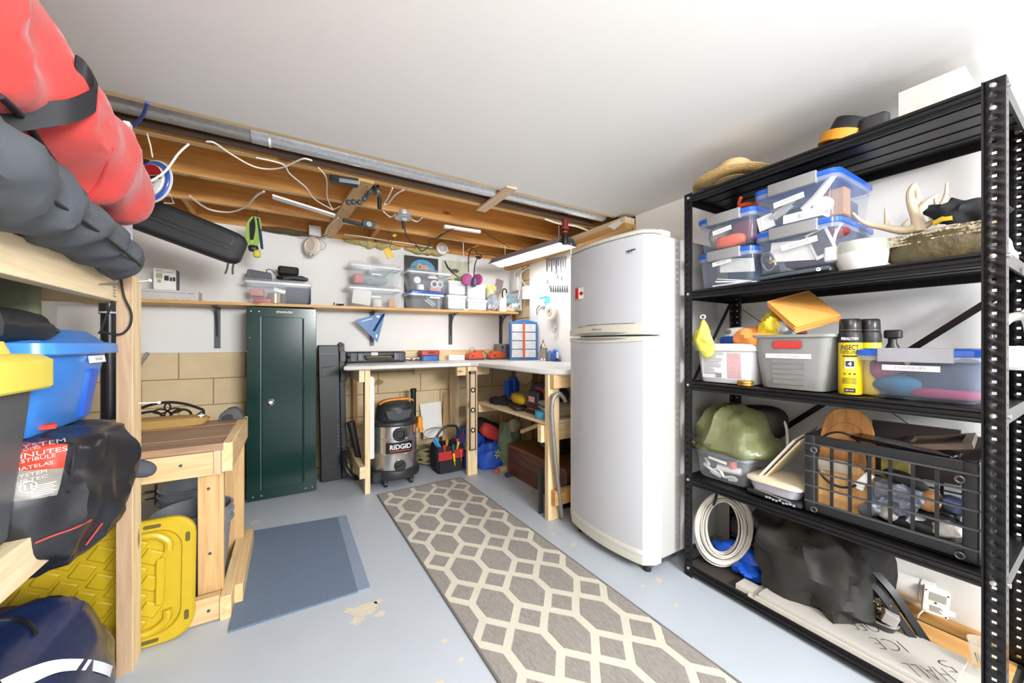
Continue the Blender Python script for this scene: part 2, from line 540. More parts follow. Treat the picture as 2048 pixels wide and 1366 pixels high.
dv = (p1 - p0).normalized(); sd = Vector((-dv.y, dv.x, 0)) * .035
mb = MB().add([p0 - sd, p1 - sd, p1 + sd, p0 + sd] + [q + Vector((0, 0, .012)) for q in (p0 - sd, p1 - sd, p1 + sd, p0 + sd)], [(0, 1, 2, 3), (4, 7, 6, 5), (0, 4, 5, 1), (1, 5, 6, 2), (2, 6, 7, 3), (3, 7, 4, 0)])
build('wood_strap', mb, wood('strap_wood', 'dcc0a0', 'cdae8a', 'y'), None, 'short pale wood strip bridging the ceiling edge and first joist', 'board')
t = thing('plastic_trim_strip', 'long white plastic trim strip tucked up under the joists', 'strip', (.1, 2.9, 2.04))
a, b = pz(545, 393, 2.055), pz(670, 432, 2.02)
mb = MB().ribbon([a, b], (0, .06, .0), .012)
build('strip', mb, WHT, t)
build('hook', MB().tube([py(613, 405, 2.89), py(613, 418, 2.89)], .0035, 6), DGREY, t)

WIRES = [
    ('wire', 'white cable looping down across the fishing-line spool', [(288, 369), (328, 345), (357, 307), (378, 288)], 2.04, WIREW, .006),
    ('wire', 'white cable sagging along the first joist below the duct', [(413, 283), (430, 286), (462, 308), (503, 331), (536, 338), (568, 334), (594, 322), (609, 317), (624, 321)], 2.045, WIREW, .0055),
    ('wire', 'white cable zigzagging down from first joist to the nailed board', [(512, 315), (565, 328), (580, 348), (612, 375), (629, 398), (659, 416), (667, 419), (679, 413)], 2.045, WIREW, .005),
    ('wire', 'white cable dropping beside the nailed board and curling to it', [(637, 335), (653, 357), (654, 392), (662, 413), (668, 419)], 2.05, WIREW, .005),
    ('wire', 'white cable hanging in a deep loop over the black case', [(380, 392), (404, 411), (427, 421), (462, 424), (492, 413), (512, 392), (528, 383)], 2.05, WIREW, .008),
    ('wire', 'white cable dropping down past the round alarm', [(676, 436), (656, 454), (651, 474), (650, 495)], 2.03, WIREW, .006),
    ('wire', 'thin white cable running level in front of the back wall', [(688, 469), (723, 473), (767, 480), (811, 486), (864, 495)], 2.045, WIREW, .006),
    ('wire', 'short white cable end hanging right of the little black tube', [(785, 376), (776, 395), (767, 408)], 2.05, WIREW, .006),
    ('wire', 'bent white cable end beside the little black tube', [(807, 380), (790, 390), (776, 407), (767, 408)], 2.05, WIREW, .006),
    ('wire', 'short loop of white cable left of the silver lamp holder', [(767, 423), (781, 434), (790, 429)], 2.05, WIREW, .006),
    ('wire', 'short loop of white cable right of the silver lamp holder', [(820, 437), (834, 443), (844, 436)], 2.05, WIREW, .006),
    ('wire', 'thick white cable arching behind the hanging flashlight to the fridge top', [(1090, 438), (1117, 447), (1145, 451), (1163, 456), (1185, 466), (1197, 478)], 2.03, WIREW, .009),
    ('wire', 'blue cord hanging from the ceiling edge beside the red bag', [(295, 205), (285, 232), (268, 250), (252, 264)], 2.0, mat('blue_cord', '3b4f9a', .6), .008),
    ('wire', 'thin dark cable drooping from the joists toward the respirator', [(897, 482), (905, 488), (922, 490), (937, 505), (948, 512)], 2.03, BLK, .004),
    ('wire', 'black cord lying along the back wall top toward the shop light', [(940, 508), (965, 509), (985, 510), (996, 514)], 2.03, BLK, .005),
    ('wire', 'dark cables slanting from white junction to the shop light', [(966, 462), (985, 475), (1003, 485), (1020, 496)], 2.03, BLK, .004),
]
for k_, (nm, lb, pts, z, m, r) in enumerate(WIRES):
    pp = smooth_path([py(u, v, 2.19) if k_ == 0 else pz(u, v, z) for u, v in pts], 5)
    build(nm, MB().tube(pp, r * .75, 6), m, None, lb, 'cable')
build('wire', MB().cyl(py(926, 455, 3.2), py(927, 512, 3.2), .004, 6), WIREW, None, 'straight white pull cord hanging beside the round white cover', 'cord')
pts = [(809, 447), (811, 465), (820, 481), (829, 485), (836, 495), (844, 502), (855, 495), (860, 486), (857, 480), (874, 476), (890, 466), (906, 457)]
build('wire', MB().tube(smooth_path([py(u, v, 2.9) for u, v in pts], 5), .005, 6), BLK, None, 'black cord hanging in loops from the silver lamp holder', 'cord')

# lamp holders
t = thing('lamp_holder', 'silver round ceiling lamp holder with a black plug in it', 'lamp holder', (.75, 2.72, 2.0))
c = py(807, 437, 2.70)
build('plate', MB().lathe([(.012, .022), (.05, .018), (.062, .004), (.062, 0), (.03, -.004), (.016, -.02), (.001, -.022)], 22, c), mat('silver_cap', 'c9d0d6', .3, .5), t)
build('plug', MB().cyl(c + Vector((0, 0, -.02)), c + Vector((0, 0, -.075)), .013, 10, .008), BLK, t)
build('box', MB().lathe([(.05, .02), (.05, .05)], 12, c), GALV, t)
t = thing('round_cover', 'white porcelain round lamp base mounted on the rim above back wall', 'lamp holder', (1.25, 3.5, 1.9))
c = py(884, 497, 3.5)
mb = MB().frame(c, (1, 0, 0), (0, 0, 1)).lathe([(.055, -.015), (.062, -.005), (.058, .012), (.035, .02), (.028, .012), (.012, .01), (.001, .012)], 22)
build('base', mb, WHT, t)
build('ring', MB().frame(c, (1, 0, 0), (0, 0, 1)).tube([(.03 * math.cos(a * .4), .03 * math.sin(a * .4), .02) for a in range(16)], .004, 6, True), BEIGE, t)
build('clip', MB().cbox(c + Vector((.045, -.03, -.025)), (.02, .02, .02)), WHT, t)
t = thing('smoke_alarm', 'cream round alarm hanging by wires from the back of the joists', 'alarm', (.15, 3.4, 1.85))
c = py(624, 492, 3.45)
mb = MB().frame(c, (.55, -.6, 0), (0, 0, 1)).lathe([(.02, -.03), (.066, -.028), (.078, -.015), (.08, .0), (.074, .016), (.05, .026), (.045, .02), (.001, .02)], 26)
build('body', mb, mat('cream_plastic', 'e8ddcf', .4), t)
for o in (-.018, .012):
    build('terminal', MB().blob(c + Vector((o, -.02, -.075)), (.011, .011, .011), 10, 8), CHROME, t)
t2 = [(632, 475), (645, 482), (652, 490), (645, 500), (636, 492), (640, 478)]
build('lead', MB().tube(smooth_path([py(u, v, 3.46) for u, v in t2], 4), .0025, 5), mat('grey_lead', '9a9a98', .5), t)
t = thing('junction_box', 'small white square junction box on the last joist above alarm', 'electrical box', (.2, 3.1, 2.05))
c = py(630, 462, 3.50)
build('body', MB().rbox(c.x - .045, c.x + .045, c.y - .02, c.y + .02, c.z - .04, c.z + .04, .006), WHTM, t)
build('lead', MB().tube(smooth_path([py(u, v, 3.46) for u, v in ((600, 470), (622, 472), (640, 475), (655, 470))], 4), .004, 5), DGREY, t)
t = thing('cable_junction', 'white plastic cable junction with dark leads on the second joist', 'electrical box', (1.25, 2.65, 2.05))
a, b = pz(888, 453, 2.045), pz(960, 464, 2.045)
build('body', MB().ribbon([a, b], (0, .03, 0), .022), WHT, t)
build('lead', MB().tube([pz(908, 457, 2.03), pz(880, 470, 2.03), pz(868, 480, 2.03)], .003, 5), DGREY, t)

# items clipped under the joists
t = thing('camera_tripod', 'black flexible ball-jointed tripod wrapped round the nailed board', 'tripod', (.4, 2.3, 2.0))
mb = MB()
pts = [(697, 405), (707, 404), (719, 405), (729, 398), (734, 391), (740, 383), (746, 376)]
P = [py(u, v, 2.38) for u, v in pts]
for q in P: mb.blob(q, (.017, .017, .017), 12, 8)
build('leg', mb, DGREY, t)
build('leg', MB().tube(smooth_path([py(u, v, 2.36) for u, v in ((735, 392), (742, 372), (750, 378), (757, 370), (748, 388))], 4), .006, 6), BLK, t)
build('head', MB().blob(py(755, 382, 2.36), (.02, .025, .026), 14, 8, amp=.008, fr=40), mat('tripod_head', '60646a', .4, .3), t)
build('tube', MB().cyl(py(759, 395, 2.36), py(759, 418, 2.36), .0125, 12), BLK, t)
build('tube_cord', MB().cyl(py(760, 386, 2.36), py(759.5, 396, 2.36), .002, 6), BLK, t)
t = thing('clamp_light', 'black and grey clip-on gadget stuck under the first joist', 'gadget', (.3, 2.3, 2.04))
c = pz(688, 361, 2.05)
build('body', MB().at(c, -.12).rbox(-.075, .075, -.035, .035, -.02, .02, .012), BLK, t)
build('face', MB().at(c + Vector((.02, -.037, -.012)), -.12).rbox(-.05, .06, -.004, .004, -.012, .008, .003), mat('grey_face', 'b9bec2', .2, .6), t)
t = thing('headlamp', 'black work lamp clipped onto the nailed wooden board', 'lamp', (.5, 2.8, 2.0))
c = py(737, 450, 2.9)
build('body', MB().frame(c, (1, 0, -.12), (0, 0, 1)).rbox(-.045, .045, -.022, .03, -.02, .02, .01), DGREY, t)
build('grip', MB().frame(py(706, 446, 2.9), (1, 0, -.1), (0, 0, 1)).rbox(-.07, .06, -.010, .016, -.014, .014, .008), BLK, t)
build('lens', MB().frame(c + Vector((0, -.022, 0)), (1, 0, 0), (0, 0, 1)).lathe([(.017, -.005), (.019, .004), (.001, .006)], 14), mat('lens_glass', 'a9bdb5', .1), t)
t = thing('tag_key', 'brass tag dangling on a wire below a joist', 'tag', (.72, 3.15, 1.9))
build('wire_ring', MB().tube(smooth_path([py(u, v, 3.15) for u, v in ((779, 446), (778, 472), (777, 482), (785, 474), (782, 488), (779, 497))], 4), .0025, 5), DGREY, t)
build('clip', MB().frame(py(789, 471, 3.15), (1, 0, .5), (0, 0, 1)).cbox((0, 0, 0), (.03, .018, .01)), YEL, t)
build('tag', MB().frame(py(777, 506, 3.15), (1, 0, .55), (-.4, 0, 1)).rbox(-.028, .028, -.042, .042, -.003, .003, .004), BRASS, t)

# fishing-line spool
t = thing('line_spool', 'clear spool of blue trimmer line with a red and white label', 'spool', (-.5, 2.3, 1.9))
c = py(301, 361, 2.30)
R_, U_ = (.78, -.62, 0), (0, .1, 1)
build('flange', MB().frame(c, R_, U_, .76).lathe([(.128, -.022), (.134, -.018), (.134, -.012), (.128, -.01)], 34), CLEARRIM, t)
build('wound_line', MB().frame(c, R_, U_, .76).tube([(.112 * math.cos(2 * PI * k / 36), .112 * math.sin(2 * PI * k / 36), -.01) for k in range(36)], .014, 10, True), mat('blue_line', '3f5aa8', .25, coat=.5), t)
lb = build('label_disc', MB().frame(c, R_, U_, .76).lathe([(.097, .0), (.097, .012), (.001, .012)], 30), PAPER, t, label='white printed centre label')
ring = [(.095 * math.cos(a), .095 * math.sin(a)) for a in [math.radians(15 + 150 * k / 18) for k in range(19)]]
build('red_band', MB().frame(c, R_, U_, .76).prism(ring, .0122, .0135), mat('dark_red_print', 'a01c20', .5), lb)
build('black_band', MB().frame(c, R_, U_, .76).prism([(-.085, .0), (.085, .0), (.083, .022), (-.083, .022)], .0122, .0137), BLK, lb)
mb = MB().frame(c, R_, U_, .76)
for k in range(6): mb.box(-.05, .05 - .01 * (k % 3), -.02 - k * .009, -.016 - k * .009, .0122, .0132)
build('print_lines', mb, INKG, lb)
build('hanger', MB().tube([c + Vector((0, .03, .12)), c + Vector((.0, .0, .16)), Vector((c.x, 2.25, 2.06))], .003, 6), WIREW, t)
build('cable_tie', MB().tube([py(u, v, 2.29) for u, v in ((325, 396), (340, 388), (348, 407), (328, 406))], .004, 6), MILK, t)

# long black case hung from the joists
t = thing('rifle_bag', 'long black padded zip case hanging at a slant below the joists', 'bag', (-.5, 2.6, 1.7))
R_, U_ = Vector((.945, .02, -.325)), Vector((.325, 0, .945))
c = Vector((-.255, 2.60, 1.652))
def F(a, b): return c + R_ * a + U_ * b
mb = MB()
D = .055
secs = []
for a, hh, dd in ((-.95, .075, .045), (-.9, .085, .05), (-.5, .088, .056), (-.1, .088, .058), (-.02, .086, .056), (.012, .078, .05), (.028, .06, .04)):
    ring = rr(0, 0, 2 * dd, 2 * hh, .028, 0, 4)
    secs.append([F(a, q[1]) + Vector((0, q[0], 0)) for q in ring])
mb.loft(secs)
build('body', mb, mat('black_padded_nylon', '1d1d20', .62, var=.15, scale=40, bump=.1), t)
for k, b in enumerate((.0, -.022)):
    build('zipper', MB().tube([F(-.9, b - .0) + Vector((0, -.057, 0)), F(-.1, b) + Vector((0, -.0585, 0)), F(.0, b) + Vector((0, -.055, 0))], .0035, 6), BLK, t)
build('pocket_seam', MB().tube(smooth_path([F(-.6, .06) + Vector((0, -.058, 0)), F(-.06, .06) + Vector((0, -.0585, 0)), F(-.03, .04) + Vector((0, -.058, 0)), F(-.03, .005) + Vector((0, -.059, 0))], 6), .0022, 5), BLK, t)
for o in (-.012, .012):
    q = F(.0, -.088) + Vector((o, -.02, 0))
    build('zip_pull', MB().ribbon([q, q + Vector((-.004, 0, -.03)), q + Vector((o * .4 - .008, 0, -.06))], (.009, 0, 0), .004), BLK, t)
for o in (0, .035):
    build('strap', MB().ribbon(smooth_path([F(-.44 + o, .08), F(-.47 + o, .16), F(-.48 + o, .22), F(-.52 + o, .27)], 4), (.022, 0, -.008), .004), BLKF, t)
build('handle', MB().at(F(-.47, .235), 0, 0, .33).blob((0, 0, 0), (.07, .03, .03), 18, 10, amp=.01, fr=30), BLKF, t)

# head torch straps and glasses hanging on the nail
t = thing('head_torch', 'lime and black elastic straps of a head torch hanging from a joist', 'head torch', (-.1, 2.9, 1.75))
LIME = mat('lime_webbing', '93b04a', .7)
S0 = lambda u, v: py(u, v, 3.10)
q = S0(512, 434)
build('nail', MB().cyl(q, (q.x, 3.135, 2.062), .003, 6), DGREY, t)
build('strap', MB().ribbon(smooth_path([S0(508, 434), (S0(498, 450)), S0(497, 480), S0(503, 500)], 4), (.03, .01, 0), .004), LIME, t)
build('strap', MB().ribbon(smooth_path([S0(514, 434), S0(517, 455), S0(513, 480), S0(508, 500)], 4), (.034, .01, 0), .004), LIME, t)
build('strap', MB().ribbon(smooth_path([S0(506, 433), S0(505, 455), S0(506, 480)], 4), (.035, 0, 0), .005), BLKF, t)
build('strap', MB().ribbon(smooth_path([S0(516, 436), S0(521, 470), S0(524, 498)], 4), (.015, .01, 0), .004), mat('navy_webbing', '1e3552', .7), t)
build('lamp_head', MB().blob(S0(514, 507), (.022, .02, .028), 14, 10, e1=.6, e2=.6), mat('dull_yellow', 'c9c040', .5), t)
build('lamp_housing', MB().blob(S0(507, 497), (.03, .02, .022), 14, 10, e1=.6, e2=.6), BLK, t)

# hanging shop light
t = thing('shop_light', 'lit white tube shop light hanging over the corner of the workbench', 'light', (1.76, 2.66, 1.87))
a, b = Vector((1.705, 3.12, 1.885)), Vector((1.835, 2.22, 1.893))
d = (b - a).normalized(); s_ = Vector((d.y, -d.x, 0)).normalized(); u_ = Vector((0, 0, 1))
prof = [(-.105, -.01), (-.06, .045), (-.035, .05), (.035, .05), (.06, .045), (.105, -.01), (.100, -.012), (.055, .040), (-.055, .040), (-.100, -.012)]
HOOD = mat('grey_light_hood', '9a9ba0', .4, var=.04)
build('hood', MB().loft([[a + s_ * x + u_ * z for x, z in prof], [b + s_ * x + u_ * z for x, z in prof]]), HOOD, t)
tubep = [(.050 * math.cos(2 * PI * k / 16), .020 * math.sin(2 * PI * k / 16) - .012) for k in range(16)]
a2, b2 = a + d * .02, b - d * .03
EM = mat('glowing_diffuser', 'ffffff', .3, var=0, emit=17)
build('tube', MB().loft([[a2 + s_ * x * k + u_ * (z * k) for x, z in tubep] for a2, k in ((a + d * .015, .6), (a + d * .04, 1), (b - d * .05, 1), (b - d * .03, .7))]), EM, t, label='glowing white tube')
for e in (a + d * .004, b - d * .004):
    build('end_cap', MB().loft([[e - d * .004 + s_ * x * 1.01 + u_ * z * 1.01 for x, z in prof[:6]], [e + d * .004 + s_ * x * 1.01 + u_ * z * 1.01 for x, z in prof[:6]]]), DGREY, t)
build('chain', MB().cyl(a + d * .12 + u_ * .05, a + d * .12 + u_ * .16, .003, 6), WIREW, t)
build('chain', MB().cyl(b - d * .1 + u_ * .05, b - d * .1 + u_ * .16, .003, 6), WIREW, t)
e = b - d * .0
build('pull_cord', MB().cyl(e + Vector((.02, -.01, 0)), e + Vector((.02, -.01, -.17)), .003, 6), WIREW, t)
t = thing('flashlight', 'black and red flashlight standing upright on the shop light end', 'flashlight', (1.83, 2.22, 1.9))
cc = e + Vector((-.025, -.02, 0))
z0 = py(1128, 490, cc.y).z; z1 = py(1128, 420, cc.y).z; x_ = py(1129, 455, cc.y).x
def FLT(z): return Vector((x_, cc.y - .005, z))
h = z1 - z0
mb = MB().lathe([(.02, .0), (.026, .02), (.024, .05), (.021, .07), (.021, h - .06), (.025, h - .045), (.025, h - .005), (.018, h)], 18, FLT(z0))
build('body', mb, BLK, t)
for q in (.34, .46, .82): build('ring', MB().cyl(FLT(z0 + h * q), FLT(z0 + h * q + .008), .0245 if q < .5 else .0262, 18), RED, t)
build('grip', MB().cyl(FLT(z0 + h * .50), FLT(z0 + h * .78), .0225, 18), mat('red_rubber', '6e2a2a', .6, var=.3), t)
build('side_stripe', MB().cbox(FLT(z0 + h * .6) + Vector((.02, -.008, 0)), (.006, .012, .1)), RED, t)
q = [px(1216, 452, 2.044), px(1228, 460, 2.044), px(1246, 446, 2.044), px(1238, 440, 2.044)]
build('torn_paper', MB().add(q + [v_ - Vector((.004, 0, 0)) for v_ in q], [(0, 1, 2, 3), (7, 6, 5, 4), (0, 4, 5, 1), (1, 5, 6, 2), (2, 6, 7, 3), (3, 7, 4, 0)]), PAPER, None, 'scrap of white paper stuck on the wooden wall beam above the fridge', 'paper')
# ================================================================ GENERIC CONTAINERS
def tote(label, x0, x1, y0, y1, z0, z1, front='-y', lid=None, latch=None, body=MILK, group=None, taper=.035, plate=None, name='storage_bin', r=.03, text=None, lidh=.022):
    t = thing(name, label, 'bin', ((x0 + x1) / 2, (y0 + y1) / 2, z0), 0, group)
    cx, cy, w_, d_ = (x0 + x1) / 2, (y0 + y1) / 2, x1 - x0, y1 - y0
    zt = z1 - (lidh if lid else .0)
    rings = [rr(cx, cy, w_ - 2 * taper - .02, d_ - 2 * taper - .02, r * .6, z0), rr(cx, cy, w_ - 2 * taper, d_ - 2 * taper, r * .8, z0 + .01), rr(cx, cy, w_ - .018, d_ - .018, r, zt - .022), rr(cx, cy, w_ - .018, d_ - .018, r, zt)]
    build('body', MB().loft(rings, True, True, True, False), body, t)
    ri = [rr(cx, cy, w_ - .02, d_ - .02, r, zt - .02), rr(cx, cy, w_ - .006, d_ - .006, r, zt - .018), rr(cx, cy, w_ - .006, d_ - .006, r, zt - .002), rr(cx, cy, w_ - .02, d_ - .02, r, zt)]
    build('rim', MB().loft(ri, False), CLEARRIM if front == '-y' else mat('clear_bin_rim', 'c9d6ea', .12, var=.02, alpha=.3), t)
    if lid:
        l = [rr(cx, cy, w_ - .012, d_ - .012, r, zt - .004), rr(cx, cy, w_, d_, r + .003, zt), rr(cx, cy, w_, d_, r + .003, z1 - .006), rr(cx, cy, w_ - .02, d_ - .02, r, z1), rr(cx, cy, w_ - .05, d_ - .05, r, z1 - .002)]
        build('lid', MB().loft(l), lid, t)
    if latch:
        mb = MB(); lat = .56
        if front == '-x': mb.rbox(x0 - .008, x0 + .012, cy - d_ * lat / 2, cy + d_ * lat / 2, zt - .022, z1 + .002, .004)
        else: mb.rbox(cx - w_ * lat / 2, cx + w_ * lat / 2, y0 - .008, y0 + .012, zt - .03, z1 + .003, .004)
        build('latch', mb, latch, t)
    if plate:
        u, z, ww, hh, ang = plate          # along the front, height, size, tilt
        k = taper * (1 - (z - z0) / (zt - z0)) + .006
        if front == '-x': c, rgt = Vector((x0 + k - .001, u, z)), Vector((0, -math.cos(ang), math.sin(ang)))
        else: c, rgt = Vector((u, y0 + k - .001, z)), Vector((math.cos(ang), 0, math.sin(ang)))
        n = Vector((-1, 0, 0)) if front == '-x' else Vector((0, -1, 0))
        p = build('label_plate', MB().frame(c, rgt, (0, 0, 1)).box(-ww / 2, ww / 2, -hh / 2, hh / 2, -.001, .0015), PAPER, t)
        if text: txt(text, hh * .5, INKG, c + n * .002, rgt, (0, 0, 1), p, ww * .55)
    return t


def item(name, label, cat, m, mb, group=None):
    return build(name, mb, m, None, label, cat, group)


# ================================================================ BACK SHELF
t = thing('wall_shelf', 'long pale wooden shelf along the back wall on metal brackets', 'shelf', (.45, 3.44, 1.4))
zs = lambda x: 1.426 + .0145 * x            # the board sags a little to the left
y0, y1 = 3.30, 3.586
for nm, xa, xb, o in (('board', -1.17, .6, 0), ('board', .602, 2.055, .0)):
    mb = MB().add([(xa, y0, zs(xa) - .021), (xb, y0, zs(xb) - .021), (xb, y1, zs(xb) - .021), (xa, y1, zs(xa) - .021), (xa, y0, zs(xa) + o), (xb, y0, zs(xb) + o), (xb, y1, zs(xb) + o), (xa, y1, zs(xa) + o)],
                  [(0, 3, 2, 1), (4, 5, 6, 7), (0, 1, 5, 4), (1, 2, 6, 5), (2, 3, 7, 6), (3, 0, 4, 7)])
    build(nm, mb, PLYW, t)
for x in (-.475, .645, 1.41, 2.0):
    z = zs(x) - .021
    mb = MB().box(x - .018, x + .018, 3.575, 3.587, z - .31, z)
    mb.loft([[(x - .014, 3.40, z), (x + .014, 3.40, z), (x + .014, 3.587, z), (x - .014, 3.587, z)], [(x - .014, 3.40, z - .006), (x + .014, 3.40, z - .006), (x + .014, 3.587, z - .006), (x - .014, 3.587, z - .006)]])
    mb.tube(smooth_path([(x, 3.45, z - .006), (x, 3.52, z - .04), (x, 3.56, z - .12), (x, 3.575, z - .22)], 4), .008, 6)
    build('bracket', mb, mat('dark_bracket_metal', '55565a', .45, .6), t, label='dark metal shelf bracket')
for x in (-.73, -.66, -.59):
    build('peg', MB().cyl((x, 3.297, zs(x) - .008), (x, 3.303, zs(x) - .008), .014, 10), PLYW, t)

# wrapped boxes at the left end
t = thing('carton', 'white printed gadget box standing on the flat carton at shelf left', 'box', (-.73, 3.42, 1.5))
x0, x1, z0, z1 = -.788, -.672, 1.489, 1.632
build('body', MB().box(x0, x1, 3.375, 3.46, z0, z1), mat('white_carton', 'e9e7e3', .5), t, bev=.002)
build('side_panel', MB().box(x1, x1 + .0015, 3.376, 3.459, z0 + .002, z1 - .002), DGREY, t, label='dark grey printed side')
build('picture_print', MB().box(-.775, -.742, 3.3735, 3.375, 1.565, 1.598).box(-.768, -.75, 3.3735, 3.375, 1.535, 1.558), mat('olive_print', 'a8a878', .6), t)
build('gadget_print', MB().box(-.733, -.71, 3.3735, 3.375, 1.552, 1.585).box(-.705, -.693, 3.3735, 3.375, 1.55, 1.575).box(-.69, -.676, 3.3735, 3.375, 1.55, 1.578), mat('dark_print', '3a3230', .6), t)
build('print_lines', MB().box(-.778, -.745, 3.3735, 3.375, 1.616, 1.621).box(-.778, -.69, 3.3735, 3.375, 1.606, 1.609), INKG, t)
t = thing('carton', 'long flat pale grey carton lying on shelf under the gadget box', 'box', (-.75, 3.42, 1.43))
build('body', MB().box(-.98, -.552, 3.37, 3.50, zs(-.75), zs(-.75) + .074), mat('pale_grey_carton', 'cdc7c4', .6), t, bev=.002)
build('print_lines', MB().box(-.97, -.62, 3.3688, 3.37, 1.47, 1.4735).box(-.61, -.575, 3.3688, 3.37, 1.468, 1.474), INKG, t)

# bins along the shelf
z = zs(-.08)
tote('lidded clear bin with tilted label holding gadgets at the left of shelf, above green cabinet', -.297, .153, 3.345, 3.575, z, z + .192, lid=MILK, plate=(-.068, z + .105, .078, .026, -.3), taper=.03)
bx = [('box', 'red and grey packet inside the bin above green cabinet', 'packet', -.215, z + .085, .09, .05, mat('pale_red', 'd8847c', .5)),
      ('tray', 'flat red box in the bottom of the bin above green cabinet', 'box', -.175, z + .025, .12, .035, RED),
      ('book', 'dark blue cloth bundle inside the bin above green cabinet', 'cloth', .06, z + .08, .17, .12, mat('navy_cloth', '38404e', .9))]
for nm, lb, ct, x, zz, ww, hh, m in bx:
    item(nm, lb, ct, m, MB().rbox(x - ww / 2, x + ww / 2, 3.39, 3.48, zz - hh / 2, zz + hh / 2, .008))
item('disc_stack', 'stack of shiny discs inside the bin above green cabinet', 'discs', mat('disc_gold', 'b3a27d', .25, .5), MB().cyl((-.10, 3.43, z + .012), (-.10, 3.43, z + .085), .048, 24))
zl = z + .192
t = thing('speaker', 'dark grey wedge-shaped gadget on the lid above green cabinet', 'gadget', (-.19, 3.43, zl))
build('body', MB().prism([(-.285, zl), (-.12, zl), (-.125, zl + .05), (-.262, zl + .067), (-.275, zl + .06)], 3.40, 3.52, 'y'), mat('slate_plastic', '55575c', .4), t, bev=.006)
build('face', MB().prism([(-.262, zl + .008), (-.13, zl + .008), (-.135, zl + .045), (-.255, zl + .06)], 3.396, 3.402, 'y'), DGREY, t)
build('lead', MB().tube(smooth_path([(-.14, 3.42, zl + .04), (-.155, 3.40, zl + .062), (-.14, 3.4, zl + .078), (-.115, 3.41, zl + .07), (-.10, 3.42, zl + .05)], 5), .003, 6), BLK, t)
item('cloth_bundle', 'black folded fabric pouch on the lid above green cabinet', 'pouch', BLKF, MB().blob((.015, 3.45, zl + .028), (.11, .07, .028), amp=.015, fr=25, seed=4, zmin=zl))
item('camera_case', 'black soft camera case perched on the folded black pouch', 'case', mat('black_case_fabric', '141416', .7), MB().at((-.012, 3.45, zl + .052), .1).rbox(-.07, .07, -.045, .045, 0, .062, .016))
item('folded_straps', 'black ribbed strap bundle lying in front of the camera case', 'strap', BLK, MB().at((.035, 3.385, zl + .012), -.08).ribbon([(-.08, 0, 0), (0, 0, .012), (.09, 0, .006)], (0, .03, 0), .02))

z = zs(.62)
tote('lower clear bin of the white-lidded pair in the middle of shelf', .408, .860, 3.345, 3.575, z, z + .192, lid=MILK, plate=(.64, z + .095, .075, .012, 0), taper=.03)
tote('upper clear bin of the white-lidded pair in the middle of shelf', .425, .862, 3.35, 3.575, z + .193, z + .385, lid=MILK, plate=(.645, z + .29, .08, .012, 0), taper=.03)
item('frame', 'white-edged flat frame standing inside the lower middle bin', 'frame', WHTM, MB().at((.53, 3.40, z + .09), 0, 0, .12).rbox(-.075, .075, -.004, .004, -.065, .065, .004))
item('roll', 'white roll inside the lower middle bin', 'roll', WHTM, MB().cyl((.66, 3.42, z + .012), (.66, 3.42, z + .075), .04, 18))
item('pack', 'orange and white packet inside the lower middle bin', 'packet', mat('peach_print', 'dba27c', .6), MB().rbox(.755, .81, 3.39, 3.45, z + .012, z + .085, .004))
zb = z + .205
item('pack', 'red lidded tub inside the upper middle bin', 'tub', mat('soft_red', 'd06a60', .5), MB().rbox(.465, .545, 3.39, 3.47, zb, zb + .085, .02))
item('box', 'grey box inside the upper middle bin', 'box', mat('cool_grey', '8f969b', .5), MB().rbox(.585, .69, 3.40, 3.50, zb + .06, zb + .135, .006))
item('bag', 'crumpled clear plastic bag inside the upper middle bin', 'bag', mat('grey_film', 'a9b4b9', .2, alpha=.75), MB().blob((.63, 3.42, zb + .045), (.12, .045, .045), amp=.02, fr=26, seed=2))
item('cord', 'green strip running up inside the upper middle bin', 'strip', mat('mint_strip', '8fc9b2', .4), MB().ribbon([(.71, 3.385, zb + .07), (.78, 3.375, zb + .13), (.84, 3.37, zb + .165)], (0, .02, .015), .004))
item('battery', 'little green battery standing on the shelf beside middle bins', 'battery', GRN, MB().rbox(.305, .318, 3.36, 3.372, zs(.31), zs(.31) + .032, .003))
item('earphones', 'small tangle of black wire on the shelf beside middle bins', 'wire', BLK, MB().tube([(.355 + .03 * math.cos(k * 1.3) * (1 + .2 * math.sin(k)), 3.36 + .02 * math.sin(k * .9), zs(.35) + .012 + .009 * math.sin(k * 1.7)) for k in range(26)], .0025, 5))

z = zs(1.1)
tote('blue-lidded clear bin under the white-lidded one right of the dark picture', .920, 1.262, 3.335, 3.575, z, z + .165, lid=BLUECL, plate=(1.165, z + .112, .10, .014, 0), taper=.03)
tote('white-lidded clear bin on the blue-lidded bin right of dark picture', .905, 1.335, 3.345, 3.58, z + .166, z + .372, lid=MILK, plate=(1.15, z + .30, .09, .014, 0), taper=.045)
item('round_pot', 'white round cap inside the bin right of the dark picture', 'cap', WHT, MB().frame((1.01, 3.395, z + .27), (1, 0, 0), (0, 0, 1)).lathe([(.032, -.01), (.034, .004), (.028, .01), (.001, .01)], 18))
item('jar', 'small white pot inside the bin right of dark picture', 'pot', WHT, MB().cyl((1.04, 3.40, z + .18), (1.04, 3.40, z + .228), .034, 16))
item('tape_roll', 'white tape ring with hole inside the bin right of dark picture', 'tape', WHT, MB().frame((1.175, 3.395, z + .245), (1, 0, 0), (0, 0, 1)).tube([(.03 * math.cos(2 * PI * k / 20), .03 * math.sin(2 * PI * k / 20), 0) for k in range(20)], .009, 8, True))
item('tape_roll', 'second white tape ring behind the first inside the same bin', 'tape', WHT, MB().frame((1.235, 3.41, z + .25), (1, 0, 0), (0, 0, 1)).tube([(.027 * math.cos(2 * PI * k / 20), .027 * math.sin(2 * PI * k / 20), 0) for k in range(20)], .009, 8, True))
